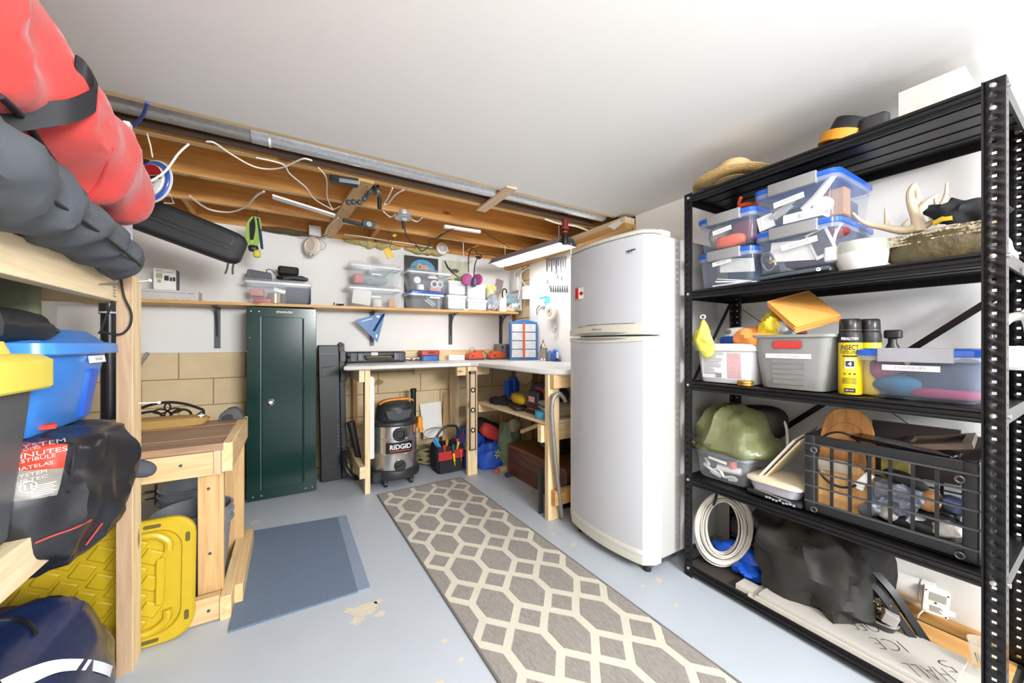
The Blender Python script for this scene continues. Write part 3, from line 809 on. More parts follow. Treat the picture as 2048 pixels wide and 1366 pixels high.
item('tin', 'peach tin inside the top of the bin right of dark picture', 'tin', mat('peach_tin', 'd9a582', .5), MB().cyl((1.16, 3.42, z + .305), (1.16, 3.42, z + .345), .04, 18))
item('packet', 'pink packet under tape rings inside the same bin', 'packet', mat('pink_packet', 'd98f8a', .5), MB().rbox(1.13, 1.24, 3.39, 3.43, z + .18, z + .215, .006))
item('plates', 'stack of tilted silver plates inside the blue-lidded bin', 'plates', mat('silver_plate', 'b9bcbf', .3, .6), MB().at((1.12, 3.42, z + .06), 0, 0, .6).box(-.05, .05, -.04, .04, -.006, .006).box(-.04, .06, -.04, .04, .014, .024).box(-.05, .05, -.04, .04, .03, .036))

for k, (x0, x1, za, zb_, lb) in enumerate(((1.282, 1.486, .005, .145, 'lower small white drawer box between the clear bins on the shelf'), (1.290, 1.484, .15, .285, 'upper small white drawer box between the clear bins on the shelf'),
                                          (1.490, 1.716, .005, .118, 'lower white organiser box right of the small drawers'), (1.486, 1.705, .12, .265, 'upper white organiser box right of the small drawers'))):
    z = zs(1.5)
    tote(lb, x0, x1, 3.335, 3.56, z + za, z + zb_, lid=WHT, plate=((x0 + x1) / 2, z + (za + zb_) / 2, (x1 - x0) * .55, .024, 0), body=mat('frosted_white', 'eef0f4', .3, alpha=.72), taper=.012, name='drawer_box', r=.012, lidh=.012)
    build('contents', MB().rbox(x0 + .03, x1 - .03, 3.37, 3.5, z + za + .012, z + za + .06, .01), (mat('rose', 'd29a92', .6), mat('pale_blue_grey', 'b9c3cf', .6), mat('white_bulk', 'e6e6e6', .6), mat('warm_white', 'e9e2d8', .6))[k], bpy.data.objects['drawer_box' + ('' if k == 0 else '.%03d' % k)])
item('card', 'blue printed card lying under the small drawer boxes', 'card', mat('blue_print', '6aa0c8', .5), MB().at((1.36, 3.325, zs(1.36)), -.1).box(-.05, .06, -.02, .05, 0, .004))
item('packet', 'small tan packet at the shelf edge beside drawer boxes', 'packet', BEIGE, MB().at((1.46, 3.33, zs(1.46)), .2).rbox(-.03, .03, -.02, .02, 0, .015, .004))
item('plastic_bag', 'crumpled silver-grey plastic bag slumped beside white organiser boxes', 'bag', mat('silver_film', 'c3c9d6', .2, .3, alpha=.85), MB().at((1.80, 3.42, zs(1.8) + .085), 0, 0, .35).blob((0, 0, 0), (.06, .08, .10), amp=.03, fr=22, seed=12, ridge=True))
item('plastic_bag', 'clear bag of yellow and green crafts standing by the saw', 'bag', mat('yellowish_film', 'e6e2b0', .25, alpha=.8), MB().blob((1.83, 3.50, zs(1.8) + .135), (.06, .05, .135), amp=.015, fr=18, seed=5, e1=.6))
item('card', 'yellow header card atop the clear craft bag', 'card', mat('yellow_card', 'e7d27a', .6), MB().at((1.83, 3.475, zs(1.8) + .26), 0, 0, .08).box(-.055, .055, -.004, .004, -.02, .025))
t = thing('saw_blade', 'grey drywall saw leaning against the corner at the shelf end', 'saw', (1.92, 3.55, 1.45))
build('blade', MB().frame((1.95, 3.57, 1.62), (1, 0, -.25), (.25, 0, 1)).box(-.03, .03, -.19, .10, -.002, .002), mat('saw_steel', 'b9b4b8', .3, .7), t)
build('handle', MB().frame((1.975, 3.57, 1.77), (1, 0, -.25), (.25, 0, 1)).prism(rr2(0, 0, .085, .12, .01), -.004, .004), mat('grey_mauve', 'a8979c', .4, .4), t)
item('house_figure', 'pale wooden birdhouse-shaped figure standing at the shelf end', 'figure', mat('bleached_wood', 'efe6da', .7), MB().prism([(1.865, 1.456), (1.945, 1.456), (1.945, 1.60), (1.91, 1.66), (1.865, 1.56)], 3.36, 3.44, 'y'))
item('black_hook', 'black bent metal piece leaning on the pale figure', 'hook', BLK, MB().tube(smooth_path([(1.895, 3.35, 1.60), (1.895, 3.35, 1.68), (1.93, 3.35, 1.69), (1.945, 3.35, 1.65)], 4), .008, 6))
t = thing('fish_ornament', 'grey-blue fish ornament on the right end of the shelf', 'ornament', (2.03, 3.42, 1.5))
fb = mat('fish_blue_grey', '8fb0b8', .4, var=.35, scale=30)
build('body', MB().at((2.035, 3.43, 1.585), 0, 0, -.12).blob((0, 0, 0), (.10, .035, .04), amp=.006, fr=30), fb, t)
build('tail', MB().prism([(2.10, 1.60), (2.12, 1.65), (2.12, 1.57)], 3.42, 3.435, 'y'), fb, t)
build('fin', MB().prism([(1.99, 1.62), (2.03, 1.68), (2.06, 1.62)], 3.425, 3.435, 'y'), fb, t)
item('shells', 'heap of pale shells under the fish ornament', 'shells', mat('shell_beige', 'e3cfb4', .6, var=.3, scale=40), MB().blob((2.0, 3.40, 1.478), (.07, .06, .035), amp=.02, fr=40, seed=3, zmin=1.456))
item('tinsel', 'white frosted tinsel lump at the far right of the shelf', 'tinsel', mat('white_tinsel', 'e3e9ec', .5, var=.25, scale=50), MB().blob((2.075, 3.42, 1.525), (.05, .06, .045), amp=.03, fr=40, seed=8))

# pictures
t = thing('framed_picture', 'dark framed picture with painted fan of blue sky behind clear bins', 'picture', (1.1, 3.56, 1.43))
P = lambda u, v, y=3.57: py(u, v, y)
x0, x1, zt = P(809, 515).x, P(876, 515).x, P(840, 514).z
build('board', MB().box(x0, x1, 3.565, 3.585, 1.44, zt), mat('dark_brown_board', '2f2b2b', .5), t)
fan = [(.5 * (x0 + x1) + .01 + .125 * math.cos(a), zt - .125 + .10 * math.sin(a)) for a in [PI * k / 18 for k in range(19)]]
p = build('painting', MB().prism(fan, 3.562, 3.5655, 'y'), mat('sky_blue_paint', '5aa0cc', .5, var=.5, scale=14), t)
cx = .5 * (x0 + x1) + .01; zf = zt - .125
build('painted_teal', MB().prism([(cx - .122, zf + .002), (cx - .05, zf + .002), (cx - .07, zf + .035), (cx - .115, zf + .03)], 3.5605, 3.562, 'y'), mat('teal_paint', '3f8f8c', .5), p)
build('painted_bird', MB().prism([(cx - .06, zf + .012), (cx + .04, zf + .005), (cx + .085, zf + .02), (cx + .03, zf + .045), (cx - .02, zf + .05), (cx - .045, zf + .06), (cx - .055, zf + .035)], 3.56, 3.562, 'y'), mat('tan_paint', 'd2b184', .5, var=.4, scale=30), p)
build('painted_red', MB().prism([(cx - .045, zf + .015), (cx - .015, zf + .02), (cx - .03, zf + .045)], 3.559, 3.5605, 'y'), mat('red_brown_paint', 'b0523a', .5), p)
t = thing('bird_picture', 'pale picture of a bird on a branch behind the pink respirator', 'picture', (1.48, 3.56, 1.6))
x0, x1, zt, zb = P(886, 520).x, P(938, 520).x, P(900, 521).z, P(900, 563).z
build('board', MB().box(x0, x1, 3.575, 3.586, zb - .12, zt), mat('faded_painting', 'cfd4b8', .6, var=.25, scale=9), t)
brown = mat('painted_branch', '4b3b2c', .6)
build('painted_branch', MB().tube([(x0 + .02, 3.574, zt - .01), (x0 + .05, 3.574, zt - .07), (x0 + .10, 3.574, zt - .12), (x0 + .17, 3.574, zt - .16)], [.007, .011, .009, .004], 6), brown, t)
build('painted_bird', MB().blob((x0 + .13, 3.574, zt - .10), (.045, .004, .02), 14, 8).tube([(x0 + .1, 3.574, zt - .11), (x0 + .07, 3.574, zt - .075)], .006, 6), mat('painted_bird_grey', '5a5650', .6), t)
build('painted_leaves', MB().blob((x0 + .19, 3.574, zt - .20), (.07, .004, .05), 18, 8, amp=.02, fr=40).blob((x0 + .07, 3.574, zt - .22), (.06, .004, .03), 18, 8, amp=.02, fr=40), mat('painted_leaf_green', '8f9d5a', .6, var=.4, scale=40), t)

# respirator hanging by its straps
t = thing('respirator', 'half-face respirator with pink filters hanging over the back shelf', 'respirator', (1.55, 3.3, 1.7))
for u in (934, 955):
    c = P(u, 559, 3.30)
    build('filter', MB().frame(c, (1, 0, .0), (0, 0, 1)).lathe([(.052, -.02), (.058, -.01), (.058, .012), (.04, .02), (.001, .021)], 22) if u == 934 else MB().frame(c, (.5, -.6, 0), (0, 0, 1)).lathe([(.05, -.014), (.056, -.005), (.05, .014), (.001, .016)], 22), PINK, t)
c = P(947, 565, 3.29)
build('mask', MB().blob(c, (.028, .04, .045), 16, 10, e1=.7), mat('slate_rubber', '4d5462', .5), t)
ps = lambda L: smooth_path([P(u, v, 3.28) for u, v in L], 5)
build('strap', MB().ribbon(ps([(937, 545), (937, 520), (939, 505), (944, 497), (950, 500), (953, 507)]), (.012, .01, 0), .003), BLKF, t)
build('strap', MB().ribbon(ps([(948, 552), (949, 535), (953, 520), (960, 517), (963, 512), (953, 507)]), (.014, .01, .004), .003), BLKF, t)
build('buckle', MB().blob(P(957, 515, 3.27), (.03, .012, .016), 14, 8, amp=.006, fr=50), BLK, t)

# speed square hanging from the middle bracket
t = thing('rafter_square', 'blue triangular rafter square hanging from the middle shelf bracket', 'square', (.6, 3.4, 1.2))
tri = [P(u, v, 3.42) for u, v in ((710, 640), (771, 624), (755, 685))]
tri = [(q.x, q.z) for q in tri]
SQB = mat('anodised_blue', '1d5f9c', .4)
build('plate', MB().prism(tri, 3.42, 3.424, 'y'), SQB, t)
q = [P(u, v, 3.415) for u, v in ((771, 624), (755, 685))]
build('fence', MB().ribbon([P(768, 628, 3.413), P(748, 662, 3.413)], (.012, .006, 0), .016), mat('darker_blue', '163f66', .4), t)
build('slot', MB().ribbon([P(723, 643, 3.418), P(745, 637, 3.418)], (0, 0, .008), .004), mat('pale_engraving', 'cfe0ea', .5), t)
build('hole', MB().frame(P(756, 633, 3.418), (1, 0, 0), (0, 0, 1)).prism(rr2(0, 0, .028, .02, .006), 0, .003), PAPER, t)
build('hole', MB().frame(P(753, 672, 3.418), (1, 0, 0), (0, 0, 1)).prism(rr2(0, 0, .014, .03, .005), 0, .003), PAPER, t)

# ================================================================ RIGHT WALL, over the counter
X = XR - .022
t = thing('junction_box', 'white electrical box with cable on the bare patch of right wall', 'electrical box', (2.11, 3.45, 1.72))
q0, q1 = px(1025, 557, 2.12), px(1040, 581, 2.12)
XX = XR - .012
build('body', MB().rbox(XX - .045, XX, q1.y, q0.y, q1.z, q0.z, .006), mat('pale_box', 'e9e8e2', .5), t)
build('cover_plate', MB().rbox(XX - .048, XX - .044, q1.y + .012, q0.y - .012, q1.z + .012, q0.z - .012, .004), WHT, t)
build('cable', MB().tube(smooth_path([px(1029, 556, 2.09), px(1030, 546, 2.09), px(1040, 538, 2.09), px(1052, 533, 2.09)], 5), .006, 6), WIREW, t)
build('cable', MB().tube(smooth_path([px(1036, 575, 2.08), px(1039, 585, 2.08), px(1036, 598, 2.08)], 5), .007, 6), WIREW, t)
t = thing('outlet_box', 'white wall box at the edge of the right wall board', 'electrical box', (2.11, 3.22, 1.6))
q0, q1 = px(1047, 574, 2.11), px(1057, 598, 2.11)
build('body', MB().rbox(XX - .05, XX, q1.y, q0.y, q1.z, q0.z, .006), WHT, t)
build('cable', MB().tube(smooth_path([px(1053, 573, 2.09), px(1045, 562, 2.09), px(1041, 550, 2.09), px(1047, 541, 2.09), px(1058, 535, 2.09)], 5), .0055, 6), WIREW, t)
# hex keys and pliers on nails
ORD = ('first', 'second', 'third', 'fourth', 'fifth', 'sixth', 'seventh', 'eighth', 'ninth')
for k in range(9):
    u = 1094 + k * 4.6
    top = px(u, 522 - (u - 1094) * .12, 2.108); L = (.10, .055, .11, .05, .13, .06, .12, .07, .09)[k]; wd = (.012, .006, .01, .005, .018, .006, .007, .006, .006)[k]
    item('hanging_tool', ORD[k] + ' thin steel tool from the left in the upper row on the white board', 'tool', mat('tool_steel', '7c7f86', .3, .7), MB().box(top.x - .004, top.x + .004, top.y - wd / 2, top.y + wd / 2, top.z - L, top.z).tube([(top.x, top.y + .012 * math.cos(a), top.z + .01 + .012 * math.sin(a)) for a in [2 * PI * j / 10 for j in range(10)]], .004, 6, True), 'thin steel tools in the upper row on the white board')
for k in range(8):
    u = 1102 + k * 4.6
    c = px(u, 578, 2.108); L = .05
    item('pliers', ORD[k] + ' small pliers from the left in the lower row on the white board', 'pliers', mat('dark_tool', '4a4d52', .4, .5), MB().tube([c + Vector((0, .008, -.03)), c + Vector((0, .004, .004)), c + Vector((0, -.003, .03))], .004, 6).tube([c + Vector((0, -.010, -.03)), c + Vector((0, -.004, .004)), c + Vector((0, .003, .03))], .004, 6), 'small pliers in the lower row on the white board')
for k, (u, v) in enumerate(((1096, 560), (1100, 570), (1116, 550), (1124, 553))):
    c = px(u, v, 2.108)
    item('hook_key', ('lowest left', 'lower left', 'upper middle', 'upper right')[k] + ' short dark key hung between the two tool rows', 'key', DGREY, MB().tube([c, c + Vector((0, .012, -.02)), c + Vector((0, -.006, -.035))], .004, 6), 'short dark keys between the tool rows')
item('wall_rod', 'thin steel hook hanging below the pliers on white board', 'hook', mat('thin_steel', 'b4b6ba', .3, .6), MB().tube([px(1126, 590, 2.108), px(1126, 612, 2.108), px(1129, 616, 2.108)], .0035, 6))
t = thing('tape_dispenser', 'turquoise and white tape dispenser on the white right wall', 'dispenser', (2.1, 2.92, 1.5))
q0, q1 = px(1083, 596, 2.11), px(1096, 612, 2.11)
CY = mat('turquoise_plastic', '5fd0e0', .4)
build('body', MB().box(2.09, 2.128, q1.y, q0.y, q1.z, q0.z), mat('white_blue', 'dff2f6', .4), t, bev=.004)
build('frame', MB().box(2.085, 2.128, q1.y - .006, q1.y + .012, q1.z - .01, q0.z + .004).box(2.085, 2.128, q1.y, q0.y, q0.z - .008, q0.z + .006), CY, t)
c = px(1090, 605, 2.088)
build('logo_dot', MB().cyl(c, c + Vector((-.003, 0, 0)), .008, 12), DGREY, t)
t = thing('wheel', 'cream grinding wheel hanging on the white right wall', 'wheel', (2.1, 2.78, 1.4))
c = px(1104, 623, 2.10)
CRM = mat('cream_abrasive', 'e6dfcf', .7)
build('rim', MB().frame(c, (0, -1, 0), (0, 0, 1)).lathe([(.02, 0), (.072, 0), (.078, .006), (.078, .03), (.066, .034), (.05, .03), (.02, .032), (.015, .02)], 26), CRM, t)
build('hub', MB().frame(c + Vector((-.03, 0, 0)), (0, -1, 0), (0, 0, 1)).lathe([(.045, 0), (.045, .004), (.012, .006), (.012, .0)], 20), mat('hub_grey', 'b9b4a6', .6), t)
build('arm', MB().cyl(c + Vector((0, .06, .01)), c + Vector((0, .14, .012)), .008, 8), CRM, t)
item('wall_bracket', 'bent clear plastic bracket below the cream wheel on wall', 'bracket', mat('pale_grey_metal', 'c9cacc', .3, .4), MB().ribbon([px(1108, 640, 2.12), px(1110, 655, 2.10), px(1102, 660, 2.08)], (0, .02, .0), .004).ribbon([px(1102, 660, 2.08), px(1109, 668, 2.10), px(1114, 650, 2.12)], (0, .02, .01), .004))
item('wall_wire', 'thin black bent wire behind the blue organiser', 'wire', BLK, MB().tube(smooth_path([px(1074, 630, 2.11), px(1074, 618, 2.11), px(1079, 612, 2.11), px(1085, 610, 2.11)], 3), .004, 6))
# ================================================================ GREEN CABINET AND HARD CASE
t = thing('gun_cabinet', 'tall dark green steel locker standing in front of the back wall', 'cabinet', (-.045, 3.32, 0))
GC = mat('dark_green_enamel', '12322c', .18, var=.12, scale=4, spec=.4)
x0, x1, y0, y1, zt = -.263, .172, 3.19, 3.50, 1.385
build('body', MB().box(x0, x1, y0, y1, .006, zt), GC, t, bev=.003)
d = build('door', MB().box(-.172, .082, y0 - .006, y0 + .004, .075, 1.315), GC, t, bev=.003)
build('lock', MB().frame((-.118, y0 - .006, .70), (1, 0, 0), (0, 0, 1)).lathe([(.024, 0), (.024, .004), (.015, .008), (.012, .012), (.001, .012)], 20), CHROME, d)
build('hinge', MB().cyl((.086, y0 - .006, .08), (.086, y0 - .006, 1.31), .005, 8), mat('hinge_steel', '3b4a4a', .3, .7), d)
build('edge_strip', MB().box(-.181, -.176, y0 - .004, y0, .075, 1.315), mat('light_edge', '6f8482', .25, .5), d)
mb = MB()
for z in (.75 + .0, 1.31):
    pass
for k in range(40):
    z = 1.3 - k * .016
    mb.box(.0885, .0905, y0 - .008, y0 - .002, z, z + .004)
build('hinge_knuckles', mb, CHROME, d, kind='stuff')
for x in (-.238, -.19, .112, .152):
    build('rivet', MB().frame((x, y0, 1.352), (1, 0, 0), (0, 0, 1)).lathe([(.006, 0), (.005, .003), (.001, .004)], 10), CHROME, t)
for x in (-.225, -.175, .10, .145):
    build('rivet', MB().frame((x, y0, .035), (1, 0, 0), (0, 0, 1)).lathe([(.006, 0), (.005, .003), (.001, .004)], 10), mat('dull_rivet', '8fa09a', .4, .6), t)
for x, z in ((-.243, 1.165), (.148, 1.11), (-.26, 1.07)):
    build('rivet', MB().frame((x, y0, z), (1, 0, 0), (0, 0, 1)).lathe([(.004, 0), (.003, .002), (.001, .003)], 8), CHROME, t)
txt('STACK-ON', .015, mat('gold_letters', 'e6dcc0', .4), (-.035, y0 - .0006, 1.353), (1, 0, 0), (0, 0, 1), t, .10, bold=.03)

t = thing('hard_case', 'long black hard rifle case leaning upright beside the green locker', 'case', (.28, 3.42, 0))
HC = mat('black_hard_plastic', '0e0e10', .42, var=.12)
mb = MB().loft([[(x + o, y, z) for x, y in ((.192, 3.33), (.345, 3.33), (.365, 3.36), (.365, 3.47), (.192, 3.47))] for z, o in ((.01, .025), (.03, .02), (1.09, 0), (1.11, .0))])
build('shell', mb, HC, t, bev=.006)
build('lid_band', MB().loft([[(x + o, y, z) for x, y in ((.34, 3.318), (.383, 3.318), (.383, 3.44), (.34, 3.44))] for z, o in ((.02, .024), (1.125, 0))]), mat('case_edge', '141416', .45), t, bev=.005)
for z in (1.02, .86, .22):
    build('latch', MB().rbox(.345 + (1.1 - z) * .022, .392 + (1.1 - z) * .022, 3.305, 3.335, z - .045, z + .045, .006), DGREY if z > .9 else BLK, t)
build('handle', MB().rbox(.34, .366, 3.312, 3.33, 1.10, 1.135, .006), BLK, t)
for zc, hh in ((.90, .045), (.17, .05)):
    o = (1.1 - zc) * .022
    build('molded_frame', MB().tube([(.21 + o, 3.329, zc - hh), (.325 + o, 3.329, zc - hh * .6), (.325 + o, 3.329, zc + hh), (.215 + o, 3.329, zc + hh * .6)], .004, 6, True), DGREY, t)
build('seam', MB().box(.2, .34, 3.327, 3.331, 1.035, 1.045), DGREY, t)
mb = MB()
for k in range(10): mb.box(.318 + .007, .332 + .007, 3.324, 3.334, .52 + k * .025, .53 + k * .025)
for k in range(7): mb.box(.33, .345, 3.324, 3.334, .28 + k * .028, .292 + k * .028)
build('ribs', mb, DGREY, t)

# ================================================================ L-SHAPED COUNTER
t = thing('workbench', 'L-shaped workbench with pale laminate top on pine legs', 'workbench', (1.4, 3.1, 0))
TOP = mat('pale_laminate', 'd3d1cd', .3, var=.12, scale=120, spec=.6)
ZT = .96
poly = [(.332, 2.915), (.36, 2.895), (1.325, 2.895), (1.375, 2.845), (1.375, 1.90), (1.45, 1.80), (2.125, 1.80), (2.125, 3.57), (.398, 3.57), (.398, 3.27)]
def inset(p, k):
    cx, cy = 1.9, 3.3
    return [(x + k * ((x < 1.4) and 1 or 0), y + k * (1 if y < 2.96 else 0)) for x, y in p]
mb = MB().loft([[(*q, ZT - .034) for q in inset(poly, .010)], [(*q, ZT - .026) for q in inset(poly, .001)], [(*q, ZT - .010) for q in poly], [(*q, ZT - .002) for q in inset(poly, .004)], [(*q, ZT) for q in inset(poly, .012)]])
build('worktop', mb, TOP, t)
zb = ZT - .034
def leg(x0, x1, y0, y1, z0=0, z1=zb, nm='leg', m=PINEZ):
    return build(nm, MB().box(x0, x1, y0, y1, z0, z1), m, t, bev=.002)
leg(.478, .516, 2.925, 3.014)
leg(1.295, 1.384, 2.89, 2.928)
leg(1.400, 1.489, 1.89, 1.928)
leg(.47, .508, 3.49, 3.579, m=BROWNZ)
leg(1.36, 1.449, 3.44, 3.478)
leg(1.98, 2.02, 1.9, 1.98); leg(2.07, 2.109, 2.9, 2.98, m=BROWNZ)
build('apron', MB().box(.438, .476, 2.93, 3.57, zb - .09, zb), PINEY, t, bev=.002)
build('apron', MB().box(1.02, 1.40, 3.50, 3.538, zb - .09, zb), PINE, t)
build('apron', MB().box(1.215, 1.295, 2.93, 2.968, zb - .075, zb), PINE, t, bev=.002)
build('apron', MB().box(1.385, 1.52, 2.93, 2.968, zb - .075, zb), PINE, t, bev=.002)
build('apron', MB().box(1.41, 2.1, 1.845, 1.889, zb - .085, zb), wood('apron_wood', 'dcb988', 'cfa774', 'x'), t, bev=.002)
build('stretcher', MB().box(.438, .477, 2.905, 3.56, .125, .213), PINEY, t, bev=.002)
build('stretcher', MB().box(1.42, 2.1, 1.845, 1.889, .105, .195), wood('stretcher_wood', 'c99a5a', 'b88848', 'x'), t, bev=.002)
build('stretcher', MB().box(1.372, 1.40, 1.93, 1.968, .49, .60), PINE, t)
build('shelf_rail', MB().box(1.489, 2.1, 1.932, 1.97, .49, .598), PINE, t)
build('shelf_rail', MB().box(1.40, 1.8, 2.895, 2.933, .53, .598), PINE, t)
build('lower_shelf', MB().box(1.405, 1.95, 1.93, 2.93, .60, .618), PINEY, t, bev=.001)

# spirit level hung on the middle leg
t = thing('spirit_level', 'aluminium spirit level with three vials hung on the middle leg', 'level', (1.33, 2.87, .25))
x0, x1, z0, z1 = 1.302, 1.358, .225, .885
build('web', MB().box(x0 + .006, x1 - .006, 2.868, 2.882, z0, z1), mat('sandy_metal', 'cbb592', .5), t)
fr = mat('level_edge', '8c8078', .35, .6)
build('flange', MB().box(x0, x0 + .007, 2.860, 2.888, z0, z1), fr, t)
build('flange', MB().box(x1 - .007, x1, 2.860, 2.888, z0, z1), mat('level_red_edge', '7a4038', .5), t)
build('end_cap', MB().box(x0, x1, 2.860, 2.888, z0 - .006, z0 + .004), fr, t)
build('end_cap', MB().box(x0, x1, 2.860, 2.888, z1 - .02, z1 + .006), fr, t)
for z in (.73, .56, .39):
    v = build('vial', MB().frame((.5 * (x0 + x1), 2.866, z), (1, 0, 0), (0, 0, 1)).lathe([(.014, 0), (.021, 0), (.021, .008), (.014, .008), (.013, .002)], 18), BLK, t)
    build('glass', MB().frame((.5 * (x0 + x1), 2.866, z), (1, 0, 0), (0, 0, 1)).lathe([(.014, 0), (.012, .006), (.001, .007)], 16), mat('vial_yellow', 'cfc9a0', .15), v)
item('crowbar', 'old grey steel crowbar leaning against the right workbench leg', 'crowbar', mat('worn_bar_steel', '8a8580', .5, .4, var=.3, scale=60), MB().tube(smooth_path([(1.475, 1.845, .025), (1.425, 1.845, .36), (1.398, 1.845, .62), (1.393, 1.845, .72), (1.405, 1.843, .785), (1.44, 1.84, .81), (1.475, 1.84, .79), (1.50, 1.84, .755)], 5), .013, 8))

# ---------------------------------------------------------------- on the counter
Z = ZT
t = thing('tool_case', 'black plastic tool case with two latches lying on the counter', 'case', (.66, 3.5, Z))
x0, x1, y0, y1 = .40, .90, 3.36, 3.56
build('base', MB().rbox(x0, x1, y0, y1, Z, Z + .048, .02), mat('case_grey_black', '2e2f33', .45), t)
build('lid', MB().rbox(x0, x1, y0, y1, Z + .05, Z + .092, .02), mat('case_grey_black2', '33343a', .45), t)
build('seal', MB().box(x0 + .16, x1 - .13, y0 - .003, y0 + .002, Z + .046, Z + .051), mat('yellow_seal', 'b9a838', .5), t)
for x in (x0 + .115, x1 - .085):
    build('latch', MB().rbox(x - .026, x + .026, y0 - .014, y0 + .004, Z + .018, Z + .083, .006), mat('latch_grey', '5a5d62', .4), t)
build('handle', MB().tube(smooth_path([(x0 + .17, y0, Z + .03), (x0 + .18, y0 - .022, Z + .03), (x1 - .15, y0 - .022, Z + .03), (x1 - .14, y0, Z + .03)], 4), .012, 8), DGREY, t)
for x in (x0 + .06, x1 - .04): build('corner_block', MB().rbox(x - .03, x + .03, y0 - .006, y0 + .01, Z + .01, Z + .085, .006), DGREY, t)
build('sticker', MB().box(.60, .655, y0 - .002, y0 + .002, Z + .06, Z + .088), mat('pale_sticker', 'c6c9cc', .4), t)
item('socket_set', 'row of grey metal sockets on the counter beside tool case', 'sockets', mat('dull_chrome', '9b9a96', .35, .7), MB().tube([(.92 + k * .014, 3.48 + .008 * math.sin(k * 2), Z + .018 + .008 * math.sin(k)) for k in range(12)], [.012, .018, .012, .016, .013, .017, .012, .018, .013, .016, .014, .012], 8))
t = thing('bit_box', 'red-lidded blue bit box on the counter near the wall', 'box', (1.16, 3.5, Z))
x0, x1 = 1.06, 1.245
build('base', MB().rbox(x0 + .006, x1 - .006, 3.44, 3.54, Z, Z + .048, .008), mat('bit_blue', '2f6fb8', .4), t)
build('lid', MB().rbox(x0, x1, 3.43, 3.55, Z + .05, Z + .098, .012), mat('bit_red', 'b8423c', .45), t)
build('badge', MB().box(1.13, 1.19, 3.427, 3.431, Z + .068, Z + .086), mat('dark_red_badge', '6e2522', .5), t)
for x in (x0 + .012, x1 - .02): build('end_block', MB().box(x, x + .012, 3.435, 3.45, Z, Z + .048), DGREY, t)
t = thing('power_strip', 'white power strip standing along the counter back', 'power strip', (1.43, 3.47, Z))
build('body', MB().rbox(1.345, 1.515, 3.455, 3.50, Z, Z + .05, .006), WHT, t)
mb = MB()
for k in range(6): mb.box(1.36 + k * .025, 1.372 + k * .025, 3.452, 3.456, Z + .02, Z + .032)
build('sockets', mb, mat('socket_grey', 'c9c9c9', .5), t)
CH = mat('charger_orange', 'dd5a34', .42, var=.08)
for k, (x0, x1, lb) in enumerate(((1.525, 1.70, 'orange drill charger beside the white power strip'), (1.76, 1.945, 'orange drill charger nearer the grey radio'))):
    t = thing('battery_charger', lb, 'charger', ((x0 + x1) / 2, 3.42, Z))
    y = 3.44 - .02 * k
    build('body', MB().prism([(x0, Z + .012), (x1, Z + .012), (x1 - .01, Z + .05), (x1 - .06, Z + .078), (x0 + .03, Z + .07), (x0 + .005, Z + .035)], y - .06, y + .06, 'y'), CH, t, bev=.006)
    build('base', MB().rbox(x0 - .002, x1 + .002, y - .062, y + .062, Z, Z + .014, .01), DGREY, t)
    build('dock', MB().rbox(x0 + .085, x1 - .015, y - .05, y + .03, Z + .06, Z + .092, .01) if k == 0 else MB().rbox(x0 + .03, x1 - .05, y - .045, y + .045, Z + .06, Z + .085, .012), CH, t)
    build('label_print', MB().box(x0 + .03, x0 + .06, y - .0625, y - .059, Z + .03, Z + .05), mat('dull_red_print', 'a23c2a', .5), t)
item('charger_cord', 'thin black cord arching over the first orange charger', 'cord', BLK, MB().tube(smooth_path([(1.565, 3.46, Z + .06), (1.575, 3.46, Z + .11), (1.60, 3.46, Z + .125), (1.625, 3.46, Z + .10), (1.64, 3.45, Z + .08)], 5), .0025, 5))
item('charger_cord', 'dark cord between two orange chargers', 'cord', DGREY, MB().tube(smooth_path([(1.69, 3.43, Z + .03), (1.72, 3.38, Z + .008), (1.745, 3.40, Z + .02), (1.76, 3.45, Z + .06), (1.73, 3.5, Z + .09)], 5), .004, 5))
t = thing('radio', 'grey boxy radio standing behind the orange chargers', 'radio', (1.97, 3.5, Z))
build('body', MB().rbox(1.90, 2.06, 3.44, 3.56, Z, Z + .16, .012), mat('radio_grey', '8d858a', .5), t)
build('side_grille', MB().rbox(1.985, 2.066, 3.432, 3.442, Z + .004, Z + .156, .006), mat('radio_dark_grille', '57555a', .6), t)
build('knob', MB().frame((1.94, 3.438, Z + .125), (1, 0, 0), (0, 0, 1)).lathe([(.011, 0), (.010, .01), (.001, .011)], 12), BLK, t)
t = thing('spray_can', 'red-topped white spray can between radio and blue organiser', 'spray can', (2.08, 3.4, Z))
build('can', MB().lathe([(.022, 0), (.024, .006), (.024, .15), (.018, .165)], 16, (2.085, 3.36, Z)), mat('white_red_can', 'e8d8d4', .35, var=.3, scale=60), t)
build('cap', MB().lathe([(.02, .16), (.018, .205), (.012, .21)], 14, (2.085, 3.36, Z)), RED, t)
build('straw', MB().cyl((2.075, 3.35, Z + .205), (1.985, 3.33, Z + .29), .0035, 6), mat('pale_straw', 'e6d6cf', .5), t)
t = thing('parts_organiser', 'blue parts organiser with clear drawers and an orange bar', 'organiser', (2.05, 3.12, Z))
ob = mat('organiser_blue', '2f6fae', .35)
c = Vector((2.005, 3.13, Z)); rz = -.45
M_ = MB().at(c, rz)
build('case', MB().at(c, rz).prism([(-.135, 0), (.135, 0), (.135, .375), (0, .405), (-.135, .375)], -.055, .09, 'y'), ob, t, bev=.004)
build('foot', MB().at(c, rz).rbox(-.142, .142, -.07, .095, 0, .016, .01), ob, t)
for k in range(4):
    for s in (-1, 1):
        build('drawer', MB().at(c, rz).rbox(-.057 + s * .062, .057 + s * .062, -.066, -.05, .028 + k * .084, .104 + k * .084, .004), mat('clear_drawer', 'd9dcdd', .25, var=.25, scale=30, alpha=.9), t)
